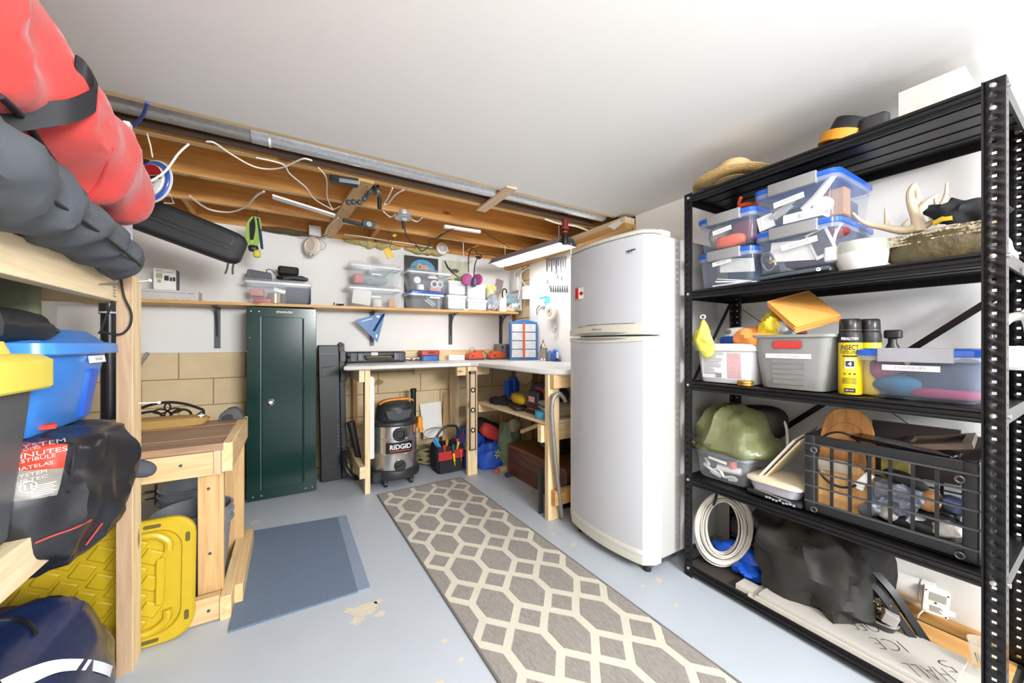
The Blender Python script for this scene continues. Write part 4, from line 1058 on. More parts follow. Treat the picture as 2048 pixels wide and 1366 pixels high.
build('lock_bar', MB().at(c, rz).rbox(-.01, .01, -.08, -.064, .02, .372, .004), ORNG, t, label='orange locking bar')
t = thing('lantern', 'small silver lantern with glass sides standing by blue organiser', 'lantern', (2.06, 2.86, Z))
c = (2.045, 2.84, Z)
build('base', MB().lathe([(.045, 0), (.045, .012), (.036, .022), (.036, .03)], 8, c), CHROME, t)
build('glass', MB().lathe([(.032, .03), (.036, .06), (.034, .11), (.03, .125)], 8, c), mat('lantern_glass', 'b8bab4', .08, .5, var=.5, scale=60), t)
build('roof', MB().lathe([(.042, .125), (.03, .145), (.014, .165), (.012, .18), (.004, .2)], 8, c), CHROME, t)
build('ring', MB().tube([(c[0] + .012 * math.cos(a), c[1], Z + .21 + .012 * math.sin(a)) for a in [2 * PI * k / 12 for k in range(12)]], .002, 5, True), CHROME, t)
mb = MB()
for k in range(8): mb.cyl((c[0] + .04 * math.cos(PI * k / 4), c[1] + .04 * math.sin(PI * k / 4), Z + .02), (c[0] + .038 * math.cos(PI * k / 4), c[1] + .038 * math.sin(PI * k / 4), Z + .13), .003, 5)
build('bars', mb, CHROME, t)
t = thing('heat_gun', 'blue hand tool standing on the counter beside lantern', 'tool', (2.1, 2.72, Z))
c = Vector((2.09, 2.72, Z))
TB = mat('tool_blue', '3a66c8', .4)
build('body', MB().at(c + Vector((0, 0, .055)), 0, .25).blob((0, 0, 0), (.03, .035, .058), 18, 12, e1=.7), TB, t)
build('handle', MB().tube(smooth_path([c + Vector((0, -.02, .10)), c + Vector((0, -.035, .07)), c + Vector((0, -.04, .03))], 4), .012, 8), mat('white_grip', 'dfe4ee', .4), t)
build('sole', MB().at(c, 0).rbox(-.03, .03, -.055, .0, 0, .012, .006), DGREY, t)
item('bottle', 'grey-blue bottle between lantern and the blue hand tool', 'bottle', mat('slate_blue', '6f7fa0', .4), MB().lathe([(.02, 0), (.022, .01), (.022, .075), (.012, .09), (.012, .1)], 14, (2.085, 2.79, Z)))

# ---------------------------------------------------------------- under the counter
t = thing('shop_vacuum', 'stainless steel shop vacuum with black lid and orange handle', 'vacuum', (.745, 3.12, 0))
c = (.742, 3.13, 0)
ST = mat('polished_tank', 'e2dfda', .2, .9, var=.12, scale=9)
build('tank', MB().lathe([(.165, .105), (.178, .11), (.178, .24), (.181, .243), (.181, .252), (.178, .255), (.178, .36), (.181, .363), (.181, .372), (.178, .375), (.178, .475), (.16, .48)], 40, c), ST, t)
VB = mat('vac_black', '2b2c2f', .45, var=.12)
build('skirt', MB().lathe([(.17, .055), (.195, .06), (.20, .085), (.19, .125), (.181, .13)], 40, c), VB, t)
build('lid_rim', MB().lathe([(.17, .468), (.192, .472), (.195, .485), (.19, .50), (.15, .515)], 40, c), VB, t)
build('motor_head', MB().lathe([(.16, .50), (.15, .52), (.142, .60), (.134, .625), (.118, .640), (.001, .645)], 32, c), VB, t)
build('head_panel', MB().prism([(.742 + x, z) for x, z in ((-.105, .595), (-.085, .53), (-.03, .515), (.03, .515), (.085, .53), (.105, .595))], 2.978, 2.995, 'y'), mat('vac_panel', '35373b', .5), t, bev=.004)
build('head_inset', MB().prism([(.742 + x, z) for x, z in ((-.03, .60), (-.02, .565), (.02, .565), (.03, .60))], 2.974, 2.98, 'y'), mat('vac_inset', '47494e', .5), t, bev=.002)
VO = mat('vac_orange', 'e08a24', .45)
build('handle', MB().ribbon(smooth_path([(.742 - .135, 3.08, .64), (.742 - .09, 3.06, .668), (.742 + .02, 3.05, .678), (.742 + .10, 3.06, .672), (.742 + .135, 3.08, .65)], 5), (0, .06, 0), .012), VO, t, label='orange carrying handle')
for sx in (1,):
    build('latch', MB().rbox(.742 + .165, .742 + .205, 3.02, 3.08, .42, .515, .012), VO, t, label='orange side latch')
    build('latch_tail', MB().rbox(.742 + .178, .742 + .212, 3.02, 3.07, .385, .43, .012), VO, t)
build('inlet', MB().frame((.742, 2.955, .41), (1, 0, 0), (0, 0, 1)).lathe([(.055, -.02), (.055, .012), (.045, .02), (.036, .02), (.032, -.01), (.001, -.012)], 26), VB, t)
build('inlet_hole', MB().frame((.742, 2.945, .41), (1, 0, 0), (0, 0, 1)).lathe([(.033, .0), (.028, .004), (.001, .004)], 20), BLK, t)
build('drain', MB().frame((.742, 2.955, .165), (1, 0, 0), (0, 0, 1)).lathe([(.045, -.02), (.045, .015), (.036, .022), (.001, .022)], 24).frame((.742, 2.93, .165), (1, 0, .5), (-.5, 0, 1)).rbox(-.04, .04, -.011, .011, 0, .02, .006), VB, t)
bp = build('badge', MB().loft([[(c[0] + r * math.sin(a), c[1] - r * math.cos(a), z) for a in [math.radians(-34 + 68 * k / 10) for k in range(11)]] for r, z in ((.1805, .262), (.1835, .264), (.1835, .346), (.1805, .348))], False, False), BLK, t)
txt('RIDGID', .038, WHT, (.745, 2.944, .315), (1, 0, 0), (0, 0, 1), bp, .165, bold=.02)
build('badge_line', MB().box(.66, .825, 2.940, 2.944, .281, .286), ORNG, bp)
for a in (-2.2, -.95, .8, 2.4):
    q = Vector((c[0] + .17 * math.cos(a), c[1] + .17 * math.sin(a), 0))
    w_ = build('caster', MB().cyl(q + Vector((-.012, 0, .022)), q + Vector((.012, 0, .022)), .022, 14), BLK, t)
    build('caster_fork', MB().rbox(q.x - .018, q.x + .018, q.y - .02, q.y + .02, .035, .075, .01), VB, t)
build('corner_foot', MB().rbox(.742 - .205, .742 - .13, 2.97, 3.05, .045, .125, .02), VB, t)
item('vacuum_wand', 'black vacuum wand standing upright behind the shop vacuum', 'tube', mat('black_wand', '1a1a1c', .4), MB().lathe([(.022, 0), (.024, .01), (.024, .68), (.028, .685), (.028, .71), (.02, .715)], 18, (.965, 3.36, 0)))
item('vacuum_hose_end', 'black crevice nozzle leaning behind the left bench leg', 'nozzle', BLK, MB().tube([(.475, 3.20, .20), (.44, 3.20, .38), (.415, 3.20, .50)], [.022, .026, .032], 14))
item('vacuum_hose', 'black corrugated hose curled by the bench stretcher', 'hose', BLKN, MB().tube(smooth_path([(.40, 3.35, .25), (.37, 3.25, .2), (.38, 3.18, .13), (.44, 3.17, .06), (.52, 3.25, .03)], 6), .022, 10))
item('plastic_strip', 'white plastic strip standing against the left bench leg', 'strip', WHTM, MB().box(.52, .545, 2.985, 3.01, .24, .87).box(.548, .556, 2.99, 3.01, .24, .86))
item('wall_panel', 'white offcut panel leaning on the block wall behind the vacuum', 'panel', WHTM, MB().add([(1.09, 3.45, .22), (1.28, 3.45, .22), (1.30, 3.56, .545), (1.085, 3.56, .535), (1.09, 3.462, .22), (1.28, 3.462, .22), (1.30, 3.572, .545), (1.085, 3.572, .535)], [(0, 1, 2, 3), (7, 6, 5, 4), (0, 4, 5, 1), (1, 5, 6, 2), (2, 6, 7, 3), (3, 7, 4, 0)]))
item('cardboard_sheet', 'tan cardboard sheet leaning on the block wall beside white panel', 'cardboard', mat('cardboard', 'c9a576', .85), MB().add([(1.27, 3.44, .1), (1.42, 3.44, .1), (1.44, 3.56, .63), (1.33, 3.56, .63), (1.27, 3.45, .1), (1.42, 3.45, .1), (1.44, 3.57, .63), (1.33, 3.57, .63)], [(0, 1, 2, 3), (7, 6, 5, 4), (0, 4, 5, 1), (1, 5, 6, 2), (2, 6, 7, 3), (3, 7, 4, 0)]))
item('rope_coil', 'greenish rope and cord heap on floor behind the tool bag', 'cord', mat('rope_olive', '7d7354', .8, var=.3), MB().tube([(1.10 + (.12 + .02 * math.sin(k * 2.1)) * math.cos(k * .55), 3.36 + .08 * math.sin(k * .55), .04 + k * .0012 + .02 * math.sin(k * 1.3)) for k in range(90)], .012, 6))
item('wire_loop', 'thin dark wire loop behind the tool bag', 'wire', DGREY, MB().tube([(1.15 + .10 * math.cos(a), 3.33, .29 + .05 * math.sin(a)) for a in [2 * PI * k / 24 for k in range(24)]], .003, 5, True))

# tool bag with its tools
t = thing('tool_bag', 'black and red open tool tote full of hand tools', 'tool bag', (1.22, 3.12, 0))
x0, x1, y0, y1 = 1.075, 1.335, 3.04, 3.24
c = ((x0 + x1) / 2, (y0 + y1) / 2)
build('body', MB().loft([rr(c[0], c[1], x1 - x0 - .03, y1 - y0 - .02, .03, 0), rr(c[0], c[1], x1 - x0 - .01, y1 - y0, .03, .03), rr(c[0], c[1], x1 - x0 + .005, y1 - y0, .03, .17), rr(c[0] + .005, c[1], x1 - x0, y1 - y0 - .01, .03, .235)], True, True, True, False), BLKF, t)
build('red_band', MB().ribbon([(x0 + .012, y0 - .006, .155), (c[0] - .04, y0 - .012, .155), (c[0] + .02, y0 - .012, .158), (x1 - .01, y0 - .006, .165)], (0, 0, .075), .006), mat('red_cloth', 'b02828', .8), t)
build('front_pocket', MB().ribbon([(x0 + .02, y0 - .012, .06), (c[0], y0 - .016, .06), (x1 - .03, y0 - .010, .065)], (0, 0, .10), .008), BLKF, t)
build('handle', MB().tube(smooth_path([(x0 + .01, c[1], .23), (x0 + .03, c[1], .30), (x0 + .10, c[1], .375), (x0 + .17, c[1], .385), (x1 - .035, c[1], .36), (x1 - .025, c[1], .24)], 6), .011, 8), BLK, t)
tools = [('screwdriver', 'blue-handled pliers at the left of the tool bag', 'pliers', [(1.115, 3.10, .20), (1.06, 3.08, .29)], .013, mat('pliers_blue', '3f86c8', .4)),
         ('pliers', 'second blue handle leaning out of the tool bag left', 'pliers', [(1.135, 3.10, .2), (1.085, 3.11, .30)], .013, mat('pliers_blue2', '4f96d8', .4)),
         ('screwdriver', 'red and yellow screwdriver upright in the tool bag', 'screwdriver', [(1.17, 3.07, .2), (1.175, 3.06, .285)], .014, mat('driver_tan', 'b98038', .4)),
         ('screwdriver', 'red screwdriver low in the tool bag front', 'screwdriver', [(1.15, 3.05, .17), (1.14, 3.035, .245)], .013, RED),
         ('pliers', 'black-handled cutters in the middle of tool bag', 'pliers', [(1.225, 3.06, .18), (1.215, 3.05, .29)], .013, BLK),
         ('knife', 'grey utility knife in the front of the tool bag', 'knife', [(1.215, 3.018, .15), (1.212, 3.015, .25)], .014, mat('knife_grey', '3a4248', .5)),
         ('marker', 'yellow tool in front pocket of the tool bag', 'tool', [(1.225, 3.012, .095), (1.215, 3.010, .17)], .011, YEL),
         ('wrench', 'red-handled pliers at the right of the tool bag', 'pliers', [(1.27, 3.08, .19), (1.285, 3.09, .27)], .014, mat('pliers_red', 'b82a2a', .4)),
         ('pliers', 'dark red pliers rising at the far right of tool bag', 'pliers', [(1.31, 3.1, .2), (1.345, 3.09, .335)], .012, mat('pliers_dark_red', 'a02c30', .4)),
         ('tape_measure', 'silver and black tape measure in the tool bag', 'tape measure', [(1.325, 3.06, .2), (1.36, 3.05, .26)], .022, mat('tape_grey', '70757a', .4)),
         ('screwdriver', 'yellow and black screwdriver leaning right in tool bag', 'screwdriver', [(1.26, 3.05, .19), (1.275, 3.045, .255)], .012, mat('driver_yellow', 'cdb43a', .4)),
         ('cutter', 'red and white clip in right pocket of the tool bag', 'clip', [(1.29, 3.022, .12), (1.285, 3.018, .19)], .012, mat('red_white', 'cf5a50', .4))]
for nm, lb, ct, pts, r, m in tools:
    a, b = Vector(pts[0]), Vector(pts[1]); d_ = (b - a).normalized()
    item(nm, lb, ct, m, MB().tube([a - d_ * .03, a, a.lerp(b, .15), a.lerp(b, .5), a.lerp(b, .85), b, b + d_ * .006], [r * .35, r * .35, r * .9, r * .75, r, r * .9, r * .4], 10))
BB = mat('blue_shopping_bag', '1f4fb4', .5, var=.2, bump=.3, scale=12)
t = thing('shopping_bag', 'blue reusable shopping bag slumped between tool bag and middle leg', 'bag', (1.42, 3.18, 0))
build('body', MB().blob((1.43, 3.15, .15), (.13, .10, .20), e1=.6, e2=.7, amp=.03, fr=12, seed=6, zmin=0, ridge=True), BB, t)
build('yellow_trim', MB().ribbon([(1.335, 3.05, .20), (1.365, 3.035, .19), (1.375, 3.035, .16)], (0, 0, .03), .006), YEL, t)
t = thing('shopping_bag', 'blue bag with yellow star print lying right of the middle leg', 'bag', (1.57, 3.1, 0))
build('body', MB().blob((1.60, 3.02, .09), (.16, .11, .13), e1=.7, amp=.03, fr=12, seed=9, zmin=0, ridge=True), BB, t)
mb = MB().frame((1.585, 2.90, .14), (.94, .34, 0), (0, 0, 1))
for k in range(6):
    a = k * PI / 3 + .2
    mb.prism([(.012 * math.cos(a) - .006 * math.sin(a), .012 * math.sin(a) + .006 * math.cos(a)), (.04 * math.cos(a) - .006 * math.sin(a), .04 * math.sin(a) + .006 * math.cos(a)), (.04 * math.cos(a) + .006 * math.sin(a), .04 * math.sin(a) - .006 * math.cos(a)), (.012 * math.cos(a) + .006 * math.sin(a), .012 * math.sin(a) - .006 * math.cos(a))], 0, .004)
build('printed_star', mb, mat('star_yellow', 'd9c46a', .5), t)
t = thing('backpack', 'red and black backpack lying behind the middle bench leg', 'backpack', (1.6, 3.2, .2))
build('body', MB().at((1.62, 3.16, .30), 0, 0, .5).blob((0, 0, 0), (.17, .12, .09), e1=.7, amp=.02, fr=12, seed=4), mat('pack_black', '1c1d22', .8), t)
build('red_panel', MB().at((1.585, 3.03, .31), .0, 0, .6).blob((0, 0, 0), (.11, .05, .06), e1=.6, e2=.6, amp=.012, fr=20, seed=7), mat('pack_red', 'c23a36', .7, var=.15), t)
item('hand_plane', 'red-ended wooden block lying on floor by the middle leg', 'tool', mat('block_red_end', 'c4665a', .5), MB().at((1.54, 2.83, 0), .35).rbox(-.02, .03, -.02, .02, .0, .035, .008))
item('wooden_offcut', 'pale wood offcut lying behind the red-ended block', 'offcut', PINE, MB().at((1.63, 2.86, 0), .25).box(-.07, .08, -.02, .02, 0, .035))
item('metal_bar', 'dark bar end poking out beside the wooden chest', 'bar', DGREY, MB().at((1.585, 2.70, 0), -.0).rbox(-.03, .06, -.02, .02, 0, .03, .006))
t = thing('wooden_chest', 'dark brown wooden chest under the right part of the bench', 'chest', (1.85, 2.35, 0))
build('body', MB().box(1.625, 2.09, 1.98, 2.76, 0, .235), CHESTW, t, bev=.003)
build('lid', MB().box(1.615, 2.095, 1.975, 2.765, .237, .262), wood('chest_lid_wood', '84532f', '5e3719', 'y', .4), t, bev=.003)
build('corner_strip', MB().box(1.618, 1.627, 2.735, 2.765, 0, .236), wood('chest_strip', '7a4a2a', '55301a', 'z', .4), t)
build('panel_line', MB().box(1.6235, 1.626, 1.99, 2.73, .115, .118), mat('chest_groove', '2e180c', .6), t)
t = thing('cooler_bag', 'black and teal soft cooler bag on top of the wooden chest', 'bag', (1.9, 2.5, .262))
build('body', MB().rbox(1.78, 2.05, 2.26, 2.56, .262, .40, .03), mat('cooler_black', '17191b', .75), t)
build('lid', MB().rbox(1.77, 2.06, 2.24, 2.57, .40, .425, .03), mat('cooler_teal', '1d5c58', .7, var=.25), t)
build('front_flap', MB().rbox(1.765, 1.78, 2.28, 2.5, .28, .37, .006), mat('cooler_grey', '5c6466', .7), t)
t = thing('feed_bag', 'patterned green and grey sack slumped against the wooden chest', 'bag', (1.68, 2.82, 0))
build('body', MB().blob((1.72, 2.92, .20), (.10, .09, .22), e1=.6, amp=.03, fr=14, seed=14, zmin=0, ridge=True), mat('sack_print', '6f7d62', .6, var=.6, scale=14), t)
build('top', MB().blob((1.74, 2.86, .39), (.06, .05, .06), amp=.02, fr=20, seed=3), mat('sack_top', 'a79a82', .6, var=.3), t)
item('wooden_stick', 'pale wooden stick leaning across the bags under bench', 'stick', PINE, MB().cyl((1.66, 2.62, .385), (1.80, 2.30, .55), .018, 10))
item('wood_batten', 'short upright brown batten behind the red backpack', 'batten', BROWNZ, MB().at((1.69, 3.06, .12), 0, 0, .12).box(-.014, .014, -.012, .012, 0, .33))
item('steel_angle', 'dark upright panel standing behind the right bench leg', 'panel', mat('dark_panel', '3a3c40', .5), MB().box(1.408, 1.44, 2.0, 2.012, .0, .30))
item('floor_box', 'dark navy box standing behind the right bench leg', 'box', mat('navy_box', '23283a', .6), MB().box(1.50, 1.9, 1.98, 2.0, .0, .12))
# shelf under the bench
zs_ = .618
item('work_light', 'blue clamp tool with square head on the under-bench shelf', 'tool', BLUED, MB().at((1.68, 2.82, zs_ + .08), .3).rbox(-.07, -.02, -.03, .03, -.04, .10, .008).rbox(.0, .075, -.04, .04, 0, .13, .01).rbox(-.02, .0, -.02, .02, 0, .05, .004))
item('yellow_grinder', 'yellow and black power tool on the under-bench shelf', 'power tool', mat('tool_yellow', 'd9b312', .4), MB().at((1.545, 2.48, zs_ + .07), 1.3).blob((0, 0, 0), (.15, .045, .04), e1=.8, amp=.008, fr=18))
item('tool_battery', 'flat black tool lying under the yellow power tool', 'tool', BLK, MB().at((1.53, 2.50, zs_), 1.3).rbox(-.17, .17, -.05, .05, 0, .035, .015))
item('cable_heap', 'dark tangled cords at the left end of under-bench shelf', 'cord', BLKF, MB().blob((1.53, 2.74, zs_ + .02), (.08, .14, .035), amp=.03, fr=24, seed=5, zmin=zs_))
t = thing('drill_case', 'black and red boxed tool with white label on the under-bench shelf', 'tool', (1.55, 2.2, zs_))
build('body', MB().rbox(1.49, 1.62, 2.14, 2.28, zs_ + .02, zs_ + .165, .02), mat('drill_dark', '2a2b33', .5), t)
build('base', MB().rbox(1.48, 1.63, 2.12, 2.30, zs_, zs_ + .03, .02), BLK, t)
build('label', MB().box(1.4875, 1.491, 2.175, 2.25, zs_ + .085, zs_ + .125), mat('pink_white_label', 'd9a09c', .5), t)
build('red_band', MB().box(1.488, 1.492, 2.16, 2.27, zs_ + .03, zs_ + .04), RED, t)
build('red_frame', MB().tube(smooth_path([(1.52, 2.12, zs_ + .05), (1.52, 2.09, zs_ + .1), (1.52, 2.1, zs_ + .17), (1.53, 2.2, zs_ + .185)], 4), .012, 8), mat('dark_red_tube', '9c2a26', .45), t)
item('circular_saw', 'dark grey power saw at the back of the under-bench shelf', 'power tool', mat('saw_dark', '3a3e48', .5), MB().blob((1.75, 2.35, zs_ + .11), (.11, .2, .09), e1=.7, amp=.03, fr=10, seed=3, zmin=zs_).lathe([(.05, .16), (.04, .2), (.02, .24), (.001, .25)], 16, (1.74, 2.35, zs_ - .0)))
item('metal_disc', 'tan round plate hanging behind the under-bench shelf tools', 'plate', mat('tan_plate', 'b59c78', .5, .3), MB().frame((1.78, 2.75, .845), (.6, -.8, 0), (0, 0, 1)).lathe([(.075, 0), (.08, .004), (.075, .01), (.001, .01)], 24))
item('glove', 'grey and green work glove on top of the cloth pile', 'glove', mat('camo_grey', '8c8f7a', .8, var=.4, scale=25), MB().blob((1.50, 2.035, zs_ + .10), (.05, .09, .022), amp=.012, fr=25, seed=2))
item('clamp', 'grey metal clamp lying on the light blue tape', 'clamp', mat('clamp_grey', 'a3a6a4', .4, .3), MB().at((1.485, 2.05, zs_ + .055), 1.2).rbox(-.08, .08, -.025, .025, 0, .024, .008))
item('tape_roll', 'light blue tape roll at the right of the under-bench shelf', 'tape', mat('sky_blue_tape', '4aa8d8', .5), MB().lathe([(.045, 0), (.05, .004), (.05, .045), (.042, .05), (.028, .05), (.028, 0)], 22, (1.475, 2.06, zs_)))
item('cloth_pile', 'folded tan cloths seen right of the right bench leg', 'cloth', mat('tan_cloth', 'a8977a', .9, var=.3), MB().rbox(1.55, 1.85, 1.98, 2.1, zs_, zs_ + .09, .03))
# ================================================================ RUG AND MAT
a_ = math.radians(1.2)
rug = thing('runner_rug', 'grey runner rug with cream hexagon lattice on the painted floor', 'rug', (.918, 1.45, 0), a_, local=True)
RUGC = mat('rug_cream_yarn', 'd6d0bf', .95, var=.12, scale=160, bump=.5, bscale=300)
RUGG = mat('rug_grey_yarn', 'a29c95', .95, var=.5, scale=10, bump=.5, bscale=220, stretch=(30, 5, 5))
L0, L1, W_ = -1.62, 1.415, .334
build('base', MB().rbox(-W_, W_, L0, L1, .0005, .007, .01, 2, .002), RUGC, rug)
build('binding', MB().box(-W_ - .004, -W_ + .006, L0, L1, 0, .0085).box(W_ - .006, W_ + .004, L0, L1, 0, .0085).box(-W_, W_, L1 - .008, L1 + .004, 0, .0085), mat('rug_binding', '6f6b66', .95), rug)
def clip(poly, lim=W_ - .004):
    for s in (1, -1):
        out = []
        for i, p in enumerate(poly):
            q = poly[(i + 1) % len(poly)]
            ip, iq = s * p[0] <= lim, s * q[0] <= lim
            if ip: out.append(p)
            if ip != iq:
                k = (s * lim - p[0]) / (q[0] - p[0]); out.append((s * lim, p[1] + k * (q[1] - p[1])))
        poly = out
        if len(poly) < 3: return []
    for s, lm in ((1, L1 - .006), (-1, -L0)):
        out = []
        for i, p in enumerate(poly):
            q = poly[(i + 1) % len(poly)]
            ip, iq = s * p[1] <= lm, s * q[1] <= lm
            if ip: out.append(p)
            if ip != iq:
                k = (s * lm - p[1]) / (q[1] - p[1]); out.append((p[0] + k * (q[0] - p[0]), s * lm))
        poly = out
        if len(poly) < 3: return []
    return poly
mb = MB()
for r in range(-8, 9):
    cy = .52 + r * .285
    for k in range(-3, 4):
        cx = .0 + k * .167
        for poly in ([(cx, cy + .122), (cx + .066, cy + .047), (cx + .066, cy - .047), (cx, cy - .122), (cx - .066, cy - .047), (cx - .066, cy + .047)],
                     [(cx + .0835, cy + .1425 + .063), (cx + .0835 + .056, cy + .1425), (cx + .0835, cy + .1425 - .063), (cx + .0835 - .056, cy + .1425)]):
            p = clip(poly)
            if p: mb.prism(p, .0065, .0088)
build('woven_hexagons', mb, RUGG, rug)
mat_t = thing('floor_mat', 'blue-grey ribbed floor mat lying before the green locker', 'mat', (.05, 2.21, 0))
FM = mat('mat_blue_pile', '6d7d93', .95, var=.3, scale=130, bump=.7, bscale=240)
q = [(-.205, 1.795), (.308, 1.787), (.308, 2.615), (-.203, 2.69)]
build('pile', MB().prism(q, .0, .008), FM, mat_t)
build('border', MB().prism([(.262, 1.787), (.315, 1.786), (.313, 2.618), (.262, 2.622)], .0, .009), mat('mat_border_pile', '8795a8', .9, var=.15, scale=120, bump=.3), mat_t, label='paler smooth edging strip')

# ================================================================ LEFT WORKBENCH
t = thing('work_table', 'low rough workbench with worn brown plank top left of the green locker', 'workbench', (-.7, 2.2, 0))
BX1 = -.205
y0, y1 = 1.925, 2.52
BW = wood('bench_pine_x', 'dcb98a', 'c9a06c', 'x')
BWY = wood('bench_pine_y', 'e6c898', 'd3ac74', 'y')
BWZ = wood('bench_pine_z', 'd2ab76', 'bd925c', 'z')
for k in range(4):
    ya, yb = y0 - .005 + k * .15, y0 - .005 + (k + 1) * .15 - .003
    build('plank', MB().box(-1.24, BX1 - .03 - .002 * k, ya, yb, .683, .712 + .001 * (k % 2)), OLDW, t, bev=.003)
build('apron', MB().box(-1.24, BX1 - .064, y0, y0 + .038, .585, .680), BW, t, bev=.002)
build('apron', MB().box(-1.24, BX1 - .04, y1 - .038, y1, .60, .680), BW, t, bev=.002)
build('apron', MB().box(BX1 - .038, BX1, y0 - .003, y1 + .05, .592, .712), BWY, t, bev=.003)
build('end_block', MB().box(BX1 - .063, BX1 - .039, y0 - .002, y0 + .05, .585, .684), wood('grey_end_grain', 'cdb493', 'bb9d78', 'z'), t)
for x in (-.325, -1.2):
    build('leg', MB().box(x, x + .085, y0 + .04, y0 + .078, 0, .683), BWZ, t, bev=.002)
    build('leg', MB().box(x + .03, x + .115, y1 - .10, y1 - .062, 0, .683), BWZ, t, bev=.002)
build('lower_rail', MB().box(-1.24, -.245, y0 - .025, y0 + .013, .005, .10), BW, t, bev=.002)
build('lower_rail', MB().box(-.244, -.206, y0 - .035, y1, .0, .095), BWY, t, bev=.002)
build('lower_rail', MB().box(-.206, -.175, y0 + .05, y1 + .02, .004, .085), BWY, t, bev=.002)
build('lower_rail', MB().box(-1.24, -.25, y1 - .06, y1 - .03, .005, .09), BW, t)
mb = MB()
for x, y, z in ((-.37, y0, .64), (-.45, y0, .635), (-.7, y0, .63), (-.29, y0 + .04, .52), (-.285, y0 + .04, .25), (-.28, y0 - .025, .05)):
    mb.cyl((x, y, z), (x, y - .002, z), .006, 8)
build('nail_head', mb, DGREY, t)
# things on the workbench
TZ = .713
t = thing('scroll_panel', 'black wrought-iron scroll headpiece leaning at the back of workbench', 'ironwork', (-.85, 2.62, TZ))
R = lambda u, v: py(u, v, 2.62)
IR = mat('wrought_iron', '1e1a17', .5, .4)
build('arch', MB().tube(smooth_path([R(200, 850), R(285, 815), R(330, 805), R(370, 808), R(407, 820)], 6), .007, 6), IR, t)
build('upright', MB().tube([R(407, 820), R(408, 848)], .006, 6), IR, t)
build('scroll', MB().tube(smooth_path([R(240, 840), R(285, 826), R(312, 824), R(328, 834), R(336, 838)], 5), .006, 6), IR, t)
build('scroll', MB().tube(smooth_path([R(336, 838), R(350, 822), R(368, 819), R(380, 824), R(384, 835)], 5), .006, 6), IR, t)
cen = R(335, 822)
for a in range(4):
    d1 = Vector((math.cos(a * PI / 2), 0, math.sin(a * PI / 2))); d2 = Vector((-d1.z, 0, d1.x)); s = .058 if a % 2 == 0 else .043
    build('leaf', MB().tube(smooth_path([cen, cen + d1 * s * .5 + d2 * .012, cen + d1 * s, cen + d1 * s * .5 - d2 * .012], 5, True), .004, 6, True), IR, t)
for (u0, v0, u1, v1) in ((388, 834, 407, 834), (396, 843, 407, 838), (392, 831, 404, 823)):
    build('bar', MB().cyl(R(u0, v0), R(u1, v1), .004, 6), IR, t)
build('foot_rail', MB().tube([R(285, 846), R(408, 848)], .006, 6), IR, t)
item('straw_slab', 'golden fibrous wood slab lying along the back of workbench', 'slab', mat('fibrous_gold', 'c8a05c', .85, var=.4, scale=40, bump=.6, stretch=(3, 30, 30)), MB().at((-.75, 2.47, TZ + .012), 0).blob((0, 0, 0), (.38, .07, .03), nu=40, e1=.4, e2=.4, amp=.012, fr=22, seed=3, zmin=-.012))
item('clamp', 'red hand tool lying on workbench before the iron scrollwork', 'tool', RED, MB().at((-.43, 2.5, TZ + .02)).blob((0, 0, 0), (.07, .02, .016), 18, 8, amp=.006, fr=30))
t = thing('push_pin', 'clear knobbed peg standing at workbench back edge near red tool', 'peg', (-.39, 2.44, TZ))
build('stem', MB().cyl((-.39, 2.44, TZ), (-.39, 2.44, TZ + .04), .007, 10, .005), CLEARRIM, t)
build('cap', MB().cyl((-.39, 2.44, TZ + .04), (-.39, 2.44, TZ + .047), .014, 12), CLEARRIM, t)
t = thing('battery_pack', 'dark grey drill battery at the right corner of the workbench', 'battery', (-.29, 2.50, TZ))
build('body', MB().prism([(-.325, TZ), (-.215, TZ), (-.235, TZ + .05), (-.255, TZ + .064), (-.285, TZ + .06), (-.32, TZ + .03)], 2.47, 2.54, 'y'), mat('battery_grey', '4a4d50', .5), t, bev=.004)
build('terminal_face', MB().prism([(-.31, TZ + .004), (-.26, TZ + .004), (-.265, TZ + .03), (-.29, TZ + .034), (-.31, TZ + .02)], 2.467, 2.472, 'y'), BLK, t)
item('screw_rod', 'grey steel bar leaning behind the left rack post', 'bar', mat('rod_grey', 'a8a8a4', .4, .5), MB().cyl((-.92, 3.55, .93), (-.86, 3.57, 1.06), .011, 8))
for k, (u, v0, vv, lb) in enumerate(((284, 805, 318, 'white-headed rod projecting from left rack post above workbench'), (283, 561, 300, 'thin white rod projecting from the left post top near gadget box'))):
    a = py(u - 22 if k == 0 else u - 6, v0 + 2, 1.80); b = py(vv, v0, 1.86)
    t = thing('peg_rod', lb, 'rod', tuple(a))
    build('rod', MB().cyl(a, b, .0022, 6), WIREW, t)
    build('tip', MB().blob(b, (.006, .006, .006), 10, 8), WIREW, t)
# buckets and stand under the workbench
BK = mat('grey_bucket_plastic', '7d8288', .4, var=.15, scale=6)
for k, (x, y, s, lb) in enumerate(((-.375, 2.20, 1, 'grey plastic bucket standing under the workbench near its front leg'), (-.45, 2.58, .95, 'second grey bucket behind the first under workbench'))):
    t = thing('bucket', lb, 'bucket', (x, y, 0), 0, 'grey buckets under the workbench')
    h = .37 * s if k == 0 else .37
    build('body', MB().lathe([(.11 * s, 0), (.112 * s, .005), (.135 * s, h * .82), (.138 * s, h * .82), (.140 * s, h - .01), (.145 * s, h), (.134 * s, h), (.105 * s, .012), (.001, .012)], 30, (x, y, 0), False), BK, t)
    for q in (.80, .90): build('rib', MB().lathe([(.137 * s, h * q), (.147 * s, h * q + .003), (.147 * s, h * q + .009), (.139 * s, h * q + .012)], 30, (x, y, 0), False), BK, t)
t = thing('metal_stand', 'thin grey metal rack standing behind the workbench legs', 'rack', (-.6, 2.8, 0))
SG = mat('grey_rod_metal', '4e4e4e', .5, .5)
G = lambda u, v: py(u, v, 2.75)
